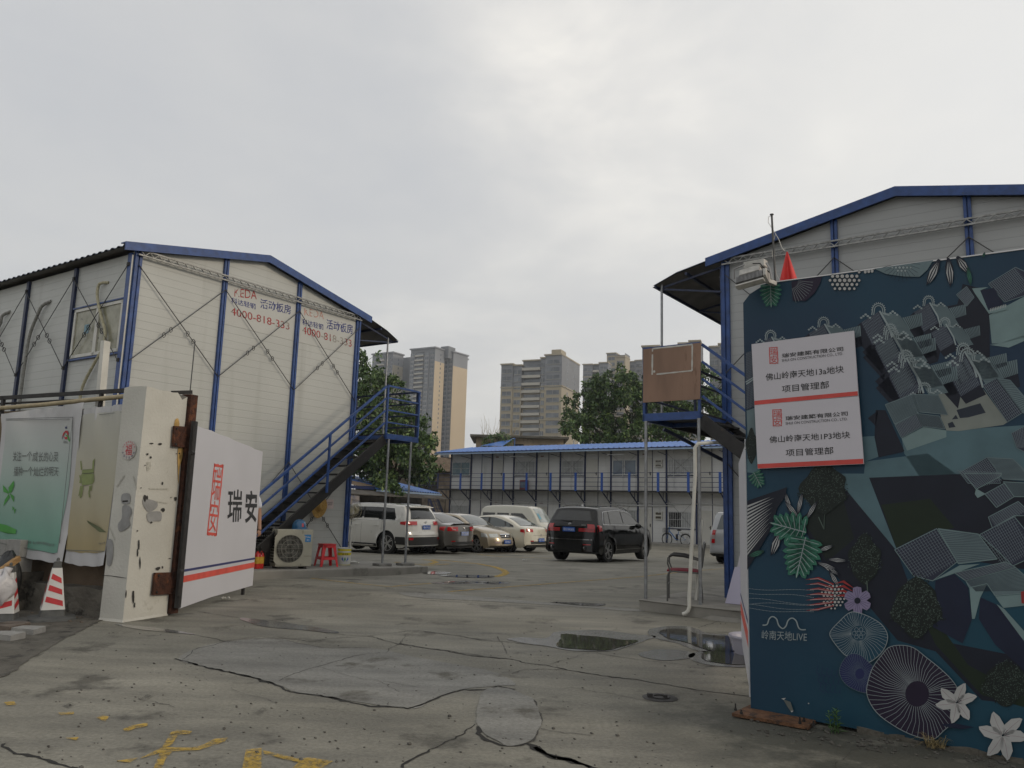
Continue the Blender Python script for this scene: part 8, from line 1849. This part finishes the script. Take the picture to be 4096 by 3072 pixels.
m_oldw = mat('streaked_tan_wall', (.25, .20, .14), .9, 0, .25, .8, dark=((.10, .08, .06), .6, .9), stretch=(1, 1, .4)); m_slab = mat('mossy_slab', (.10, .095, .08), .95, 0, .3, 1.5)
hx0, hx1 = aty(1905, 1742, 80).x, aty(2255, 1742, 80).x; w_ = hx1-hx0
fr, T = house('old_house', 'streaked tan flat roofed house with a dark roof slab rising behind the blue roof', (hx0+hx1)/2, 84, w_, 8, 8.9, 0, m_oldw)
MB(fr).box(-w_/2-.6, w_/2+.5, -4.6, 4.6, 8.902, 9.12).obj('roof', m_slab, T)
for k in range(3):
    wn = MB(fr).box(-.6+k*2.6, .4+k*2.6, -4.03, -4.001, 7.2, 8.3).obj('window', m_void, T)
MB(fr).box(-w_/2-1.9, -w_/2-1.1, -3, -2, 0, 7.6).obj('chimney', mat('brick_stub', (.14, .09, .07), .9), T)
ps = [aty(u, v, 76) for u, v in ((1925, 1782), (2010, 1784), (2060, 1755), (2040, 1750), (1990, 1762))]; ps2 = [p+Vector((0, 3, .8)) for p in ps]
mb = MB(); mb.poly([ps[0], ps[1], ps[2]+Vector((0, 2.5, .3)), ps[4]+Vector((0, 2, 0))], raw=True); mb.beam(ps[1], Vector((ps[1].x, 76, -.3)), .08); mb.beam(ps[0], Vector((ps[0].x, 76, -.3)), .08); mb.beam(ps[2]+Vector((0, 2.5, .3)), Vector((ps[2].x, 78.5, -.3)), .08)
tag(mb.obj('blue_lean_to', M_roofblue), 'small patched blue sheet roof below the tan house', 'lean-to')
fr, T = house('brick_house', 'old brick house with a collapsing brown tile roof left of the long blue roof', aty(1745, 1900, 63).x, 65, 7.5, 5, 4.55, .25, mat('old_grey_brick', (.11, .095, .08), .95, 0, .3, 2, bump=.4, dark=((.05, .045, .04), .6, 1.5)))
mb = MB(fr)
for sg in (-1, 1): mb.grid(lambda u, v, s_=sg: (-4.1+8.2*u, s_*(3.1-3.1*v), 4.5+1.25*v+.10*noise.noise(Vector((u*6, v*3, sg)))+.05*abs(sin(u*60))), 70, 8)
mb.obj('roof', m_tiledeb, T, smooth=180); MB(fr).prism([(-2.5, 4.55), (2.5, 4.55), (0, 5.6)], 'x', -3.7, 3.7).obj('gable', m_dwall, T); MB(fr).box(-1.2, -.4, -2.53, -2.501, 2.6, 3.7).obj('window', m_void, T); MB(fr).box(1.2, 2.0, -2.53, -2.501, 2.6, 3.7).obj('window', m_void, T)

# ================================================================ trees
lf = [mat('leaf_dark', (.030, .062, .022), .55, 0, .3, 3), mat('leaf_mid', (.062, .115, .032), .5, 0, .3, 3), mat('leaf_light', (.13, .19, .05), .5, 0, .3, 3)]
m_bark = mat('grey_brown_bark', (.06, .05, .04), .95, 0, .3, 6, bump=.6)
def tree(label, blobs, y, n, ls, base, seed, group='trees behind the yard', dy=2.5, name='tree', lights=.28):
    rg = np.random.RandomState(seed); random.seed(seed)
    b0 = Vector((base[0], base[1], -.29)); T = thing(name, label, 'tree', b0, 0, group); C_ = []
    for u, v, r_ in blobs:
        yy = y+rg.uniform(-dy, dy); c = aty(u, v, yy); C_.append((c, r_/F*yy))
    V = []; Fc = []; Mi = []
    for c, r_ in C_:
        k = int(n*(r_*r_)/ (1.6*1.6)); 
        nsub = 26; subs = []
        for _ in range(nsub):
            d = rg.normal(size=3); d /= np.linalg.norm(d); subs.append((np.array(c)+d*r_*rg.uniform(.40, 1.22)*np.array([1, 1, .95]), r_*rg.uniform(.12, .34)))
        for i in range(k):
            sc, sr = subs[rg.randint(nsub)]; d = rg.normal(size=3); d /= np.linalg.norm(d); p = sc+d*sr*rg.uniform(.2, 1)**.6
            ax = rg.normal(size=3)+np.array([0, 0, -.9]); ax /= np.linalg.norm(ax); s_ = np.cross(ax, rg.normal(size=3)); s_ /= np.linalg.norm(s_); L = ls*rg.uniform(.6, 1.35); w = L*.24
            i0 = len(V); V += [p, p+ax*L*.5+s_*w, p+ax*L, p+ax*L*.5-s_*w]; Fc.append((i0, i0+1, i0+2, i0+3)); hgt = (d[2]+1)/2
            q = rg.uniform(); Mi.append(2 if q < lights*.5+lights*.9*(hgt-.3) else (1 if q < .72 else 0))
    me = bpy.data.meshes.new('crown'); me.from_pydata([tuple(np.array(v)-np.array(b0)) for v in V], [], Fc)
    for m in lf: me.materials.append(m)
    me.polygons.foreach_set('material_index', Mi); me.update(); o = bpy.data.objects.new('crown', me); COL.objects.link(o); o.parent = T
    mb = MB(); mid = sum((c for c, _ in C_), Vector())/len(C_); fork = Vector((b0.x, b0.y, max(2.2, mid.z*.42)))
    mb.tube([b0, b0.lerp(fork, .5)+Vector((.1, 0, 0)), fork], [.28, .22, .19], 10); mb.obj('trunk', m_bark, T, smooth=True)
    for c, r_ in C_:
        m1 = fork.lerp(c, .5)+Vector((random.uniform(-.3, .3), random.uniform(-.3, .3), .2)); mb = MB(); mb.tube([fork, m1, c], [.11, .07, .03], 6)
        for _ in range(5):
            d = Vector((random.uniform(-1, 1), random.uniform(-1, 1), random.uniform(-.3, 1))).normalized()*r_*.95; mb.tube([m1.lerp(c, random.uniform(.3, 1)), c+d*.5, c+d], [.03, .02, .008], 4, False)
        mb.obj('limb', m_bark, T, smooth=True)
    return T
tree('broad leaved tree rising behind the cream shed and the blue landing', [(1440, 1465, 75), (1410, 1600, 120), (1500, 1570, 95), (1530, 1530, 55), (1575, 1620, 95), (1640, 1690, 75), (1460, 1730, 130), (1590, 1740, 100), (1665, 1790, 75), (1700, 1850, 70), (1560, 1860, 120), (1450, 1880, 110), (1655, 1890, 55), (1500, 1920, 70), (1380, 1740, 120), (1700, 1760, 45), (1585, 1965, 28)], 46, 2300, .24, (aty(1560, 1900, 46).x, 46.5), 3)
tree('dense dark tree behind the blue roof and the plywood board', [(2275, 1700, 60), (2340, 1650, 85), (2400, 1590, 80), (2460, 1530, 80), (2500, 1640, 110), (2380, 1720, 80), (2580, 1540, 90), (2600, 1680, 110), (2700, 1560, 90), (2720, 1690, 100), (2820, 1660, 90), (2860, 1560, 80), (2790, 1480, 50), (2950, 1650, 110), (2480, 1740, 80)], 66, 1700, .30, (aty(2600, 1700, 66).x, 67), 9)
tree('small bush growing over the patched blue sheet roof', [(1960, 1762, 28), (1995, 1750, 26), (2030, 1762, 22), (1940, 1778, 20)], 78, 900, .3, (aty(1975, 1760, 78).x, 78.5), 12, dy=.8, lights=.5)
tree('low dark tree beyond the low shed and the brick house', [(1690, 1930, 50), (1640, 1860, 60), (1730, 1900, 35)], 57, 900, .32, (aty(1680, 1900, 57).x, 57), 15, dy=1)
q = aty(2010, 1742, 80); mb = MB(); random.seed(4)
for k in range(26):
    b_ = Vector((q.x+random.uniform(-2.2, 1.4), 80.6, 8.8)); e_ = b_+Vector((random.uniform(-.6, .9), random.uniform(-.3, .3), random.uniform(.5, 2.4))); mb.tube([b_, (b_+e_)/2+Vector((.1, 0, .1)), e_], [.018, .012, .006], 4, False)
tag(mb.obj('dry_reeds', m_dry), 'dry bare stalks sticking up from the tan house roof', 'plant')

# ================================================================ far apartment towers
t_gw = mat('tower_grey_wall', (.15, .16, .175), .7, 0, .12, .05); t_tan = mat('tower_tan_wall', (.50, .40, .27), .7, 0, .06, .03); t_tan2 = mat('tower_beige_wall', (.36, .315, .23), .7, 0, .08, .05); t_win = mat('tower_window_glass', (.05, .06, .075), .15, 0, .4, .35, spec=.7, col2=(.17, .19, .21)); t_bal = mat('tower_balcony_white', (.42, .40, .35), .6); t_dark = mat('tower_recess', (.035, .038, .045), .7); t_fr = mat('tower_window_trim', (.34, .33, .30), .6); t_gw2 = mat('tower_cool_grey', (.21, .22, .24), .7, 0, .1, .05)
class Tower:
    def __init__(s, label, uC, vtop, y, ang, group='apartment towers on the skyline', cat='apartment tower'):
        s.y = y; s.sc = F/y; c = aty(uC, vtop, y); s.o = Vector((c.x, y, -.3)); s.H = c.z+.3
        s.T = thing('apartment_tower', label, cat, s.o, 0, group)
        s.wl, s.bl = [], []
        # left-hand facade runs from the corner towards back left, right-hand one towards back right
        s.fl = Fr(s.o, (-cos(ang), sin(ang), 0), (-sin(ang), -cos(ang), 0)); s.frr = Fr(s.o, (sin(ang), cos(ang), 0), (cos(ang), -sin(ang), 0)); s.ang = ang
    def wl_(s, px): return px/s.sc/cos(s.ang)
    def wr_(s, px): return px/s.sc/sin(s.ang)
    def box(s, fr, x0, x1, d0, d1, z0, z1, m, name='wall'): return MB(fr).box(x0, x1, d0, d1, z0, z1).obj(name, m, s.T)
    def win(s, fr, x0, x1, z0, z1, d=.05, frame=True): s.wl.append((fr, x0, x1, z0, z1, d, frame))
    def bal(s, fr, x0, x1, z0, z1, d0, d1): s.bl.append((fr, x0, x1, d0, d1, z0, z1))
    def done(s, zmin=0):
        def out(lst, f, name, m):
            lst = [l for l in lst]; lst.sort(key=lambda l: -l[3] if name == 'window' else -l[5])
            for l in lst[:100]: f(MB(l[0]), l).obj(name, m, s.T)
            if len(lst) > 100:
                mb = MB()
                for l in lst[100:]: mb.fr = l[0]; f(mb, l)
                o = mb.obj(name, m, s.T); o['kind'] = 'stuff'
        def fw(mb, l):
            fr, x0, x1, z0, z1, d, frm = l; mb.k = 0; mb.box(x0, x1, d-.05, d+.02, z0, z1)
            if frm: mb.k = 1; mb.box(x0-.12, x1+.12, d-.03, d+.14, z0-.2, z0-.02); mb.box((x0+x1)/2-.05, (x0+x1)/2+.05, d+.021, d+.05, z0, z1); mb.k = 0
            return mb
        out(s.wl, fw, 'window', [t_win, t_fr]); out(s.bl, lambda mb, l: mb.box(*l[1:]), 'balcony', t_bal)
ST_ = 3.0
def skyscr(label, uC, vt, y, ang, wl, wr, bands, grey_top, right_m, slots, ledge=True):
    """wl, wr widths in survey pixels of the two visible faces; bands = [(x0, x1, kind)] fractions across the left face"""
    t_ = Tower(label, uC, vt, y, ang); WL = t_.wl_(wl); WR = t_.wr_(wr); H = t_.H
    MB(t_.fl).box(0, WL, -WR, -.02, 0, H).obj('wall', t_gw, t_.T)
    MB(t_.frr).box(0.01, WR-.01, .0, .12, 0, H-grey_top).obj('wall', right_m, t_.T); MB(t_.frr).box(0.01, WR-.01, .0, .12, H-grey_top+.01, H-.1).obj('wall', t_gw2, t_.T)
    if ledge: MB(t_.fl).box(-.9, WL+.6, -WR-.5, .9, H+.01, H+.9).obj('roof_ledge', t_gw2, t_.T)
    n = int(H/ST_)
    for a, b_, kind in bands:
        x0, x1 = WL*a, WL*b_
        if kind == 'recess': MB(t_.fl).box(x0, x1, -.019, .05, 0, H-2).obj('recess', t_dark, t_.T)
        if kind in ('bay',): MB(t_.fl).box(x0, x1, -.019, .7, 0, H-3).obj('wall', t_gw2, t_.T)
        for k in range(n-1):
            z = H-(k+1.6)*ST_
            if z < 12: break
            if kind == 'recess': t_.bal(t_.fl, x0, x1, z-.2, z+.75, .06, 1.5); t_.win(t_.fl, x0+.4, x1-.4, z+.8, z+2.3, .08, False)
            elif kind == 'bay': t_.win(t_.fl, x0+.25, x1-.25, z+.2, z+2.1, .74)
            else: t_.win(t_.fl, x0, x1, z+.4, z+2.0, .05)
    for a, w_ in slots:
        for k in range(n-1):
            z = H-(k+1.6)*ST_
            if z < 12: break
            t_.win(t_.frr, WR*a, WR*a+w_, z+.5, z+1.9, .17, False)
    t_.done(); return t_
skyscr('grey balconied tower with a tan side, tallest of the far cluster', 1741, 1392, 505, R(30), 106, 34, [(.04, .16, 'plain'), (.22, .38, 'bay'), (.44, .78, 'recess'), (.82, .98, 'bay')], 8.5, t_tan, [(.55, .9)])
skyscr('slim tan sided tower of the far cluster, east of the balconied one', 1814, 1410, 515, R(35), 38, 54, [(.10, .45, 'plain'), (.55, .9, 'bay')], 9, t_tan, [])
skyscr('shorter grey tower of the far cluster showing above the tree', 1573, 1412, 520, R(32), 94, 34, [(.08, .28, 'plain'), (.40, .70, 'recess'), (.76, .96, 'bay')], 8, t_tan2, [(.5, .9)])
skyscr('narrow tan stair tower on the end of the far cluster', 1858, 1438, 528, R(50), 8, 12, [], 12, t_tan, [])
T_ = Tower('lift room block joining the far cluster towers', 1680, 1425, 532, R(30)); 
MB(T_.fl).box(-6, T_.wl_(90), -14, 0, 0, T_.H).obj('wall', t_gw, T_.T)
for k in range(14):
    z = T_.H-(k+1.6)*ST_; T_.win(T_.fl, T_.wl_(72), T_.wl_(86), z+.4, z+2)
T_.done()
T_ = Tower('small plant room on the roof of the tallest far tower', 1795, 1384, 512, R(30)); MB(T_.fl).box(0, T_.wl_(34), -8, 0, T_.H-8, T_.H).obj('wall', t_gw, T_.T)
# mid distance block: grey above, beige below
def midblock(label, uC, vt, y, ang, wl, wr, cols, beige_from, uoff=0, side_slots=(), lower=None, drops=()):
    t_ = Tower(label, uC, vt, y, ang, cat='apartment block'); WL = t_.wl_(wl); WR = t_.wr_(wr); H = t_.H; zs_ = H-beige_from
    for f0, f1, dep, drop in cols:
        x0, x1 = WL*f0, WL*f1; hh = H-drop
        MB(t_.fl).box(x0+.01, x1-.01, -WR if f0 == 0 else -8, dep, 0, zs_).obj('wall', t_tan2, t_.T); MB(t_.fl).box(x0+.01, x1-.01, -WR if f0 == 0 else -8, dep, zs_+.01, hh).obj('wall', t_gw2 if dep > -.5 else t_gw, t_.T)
        MB(t_.fl).box(x0-.3, x1+.3, -WR-.3 if f0 == 0 else -8.3, dep+.5, hh+.01, hh+.55).obj('cornice', t_tan2, t_.T)
        for zb_ in (zs_+.2, zs_+13.0, zs_-13): 
            if zb_ < hh-3: MB(t_.fl).box(x0-.12, x1+.12, dep+.002, dep+.25, zb_, zb_+.4).obj('string_course', t_tan2, t_.T)
        n = int(hh/ST_)
        for k in range(n-1):
            z = hh-(k+1.25)*ST_
            if z < 10: break
            w = x1-x0
            if dep <= -.5: t_.bal(t_.fl, x0+.2, x1-.2, z-.25, z+.8, dep+.01, dep+1.9); t_.win(t_.fl, x0+.5, x1-.5, z+.85, z+2.3, dep+.06, False)
            elif w > 7: t_.win(t_.fl, x0+w*.06, x0+w*.52, z+.35, z+2.0, dep+.05); t_.win(t_.fl, x0+w*.64, x0+w*.92, z+.35, z+2.0, dep+.05)
            else: t_.win(t_.fl, x0+w*.12, x0+w*.88, z+.35, z+2.0, dep+.05)
    MB(t_.frr).box(.02, WR, .0, .15, 0, zs_).obj('wall', t_tan2, t_.T); MB(t_.frr).box(.02, WR, 0, .15, zs_+.01, H-.02).obj('wall', t_gw2, t_.T)
    for zb_ in [q for q in (zs_+.2, zs_+13.0) if q < H-3]: MB(t_.frr).box(-.2, WR+.2, .151, .45, zb_, zb_+.4).obj('string_course', t_tan2, t_.T)
    for a, w_ in side_slots:
        for k in range(int(H/ST_)-1):
            z = H-(k+1.25)*ST_
            if z < 10: break
            t_.win(t_.frr, WR*a, WR*a+w_, z+.5, z+2.0, .2, False)
    t_.done(); return t_
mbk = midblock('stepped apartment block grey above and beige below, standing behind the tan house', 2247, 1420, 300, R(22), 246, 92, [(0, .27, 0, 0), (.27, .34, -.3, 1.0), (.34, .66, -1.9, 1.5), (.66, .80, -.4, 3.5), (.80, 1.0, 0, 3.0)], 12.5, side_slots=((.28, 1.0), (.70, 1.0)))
MB(mbk.frr).box(mbk.wr_(20), mbk.wr_(45), -6, -2, mbk.H, mbk.H+3.4).obj('lift_room', t_tan2, mbk.T)
midblock('grey apartment block between the stepped block and the beige tower', 2432, 1452, 390, R(20), 98, 20, [(0, .35, 0, 0), (.35, .62, -1.5, .5), (.62, 1.0, 0, .6)], 20)
midblock('beige apartment tower standing tallest above the dark tree', 2500, 1412, 400, R(25), 70, 28, [(0, .5, 0, 2.2), (.5, 1.0, 0, 0)], 1)
midblock('grey apartment block close beside the beige tower above the tree', 2580, 1442, 410, R(25), 75, 20, [(0, .5, 0, 0), (.5, 1.0, -.4, .4)], 28)
midblock('long grey block peeping out over the plywood board', 2705, 1384, 260, R(18), 132, 20, [(0, .5, 0, 1.2), (.5, 1.0, 0, 0)], 30)
midblock('grey block with a raised beige parapet above the blue stair', 2801, 1366, 265, R(18), 84, 40, [(0, .5, 0, 0), (.5, 1.0, -.4, .6)], 30)
midblock('grey block whose top shows beside the grey shed corner post', 2905, 1378, 270, R(18), 64, 30, [(0, .45, 0, 0), (.45, 1.0, -.4, .8)], 30)
# litter in the yard
m_lit = mat('white_litter', (.55, .55, .52), .7)
random.seed(30)
for u, v, lb in ((2096, 2241, 'scrap of white litter lying beyond the black SUV'), (905, 2395, 'white litter scattered by the end of the gate leaf'), (2950, 2424, 'small white scrap lying on the plinth')):
    q = ong(u, v); mb = MB()
    for k in range(4):
        c = q+Vector((random.uniform(-.06, .06), random.uniform(-.06, .06), .012)); mb.blob(tuple(c), (random.uniform(.015, .04), random.uniform(.015, .03), random.uniform(.008, .02)), 5, .4)
    tag(mb.obj('litter', m_lit), lb, 'litter')

# air: faint haze over the town
mb = MB(); mb.box(-420, 420, -300, 660, -1.6, 125); hz_ = mb.obj('haze', [], None) if False else None
mh_ = bpy.data.materials.new('thin_haze'); mh_.use_nodes = True; t = mh_.node_tree; t.nodes.remove(t.nodes['Principled BSDF']); pv = t.nodes.new('ShaderNodeVolumePrincipled'); pv.inputs['Color'].default_value = (.85, .88, .92, 1); pv.inputs['Density'].default_value = .0004; pv.inputs['Anisotropy'].default_value = .2
t.links.new(pv.outputs[0], t.nodes['Material Output'].inputs['Volume'])
hz_ = mb.obj('haze', mh_); hz_['kind'] = 'stuff'; hz_['label'] = 'thin pale haze over the far town'
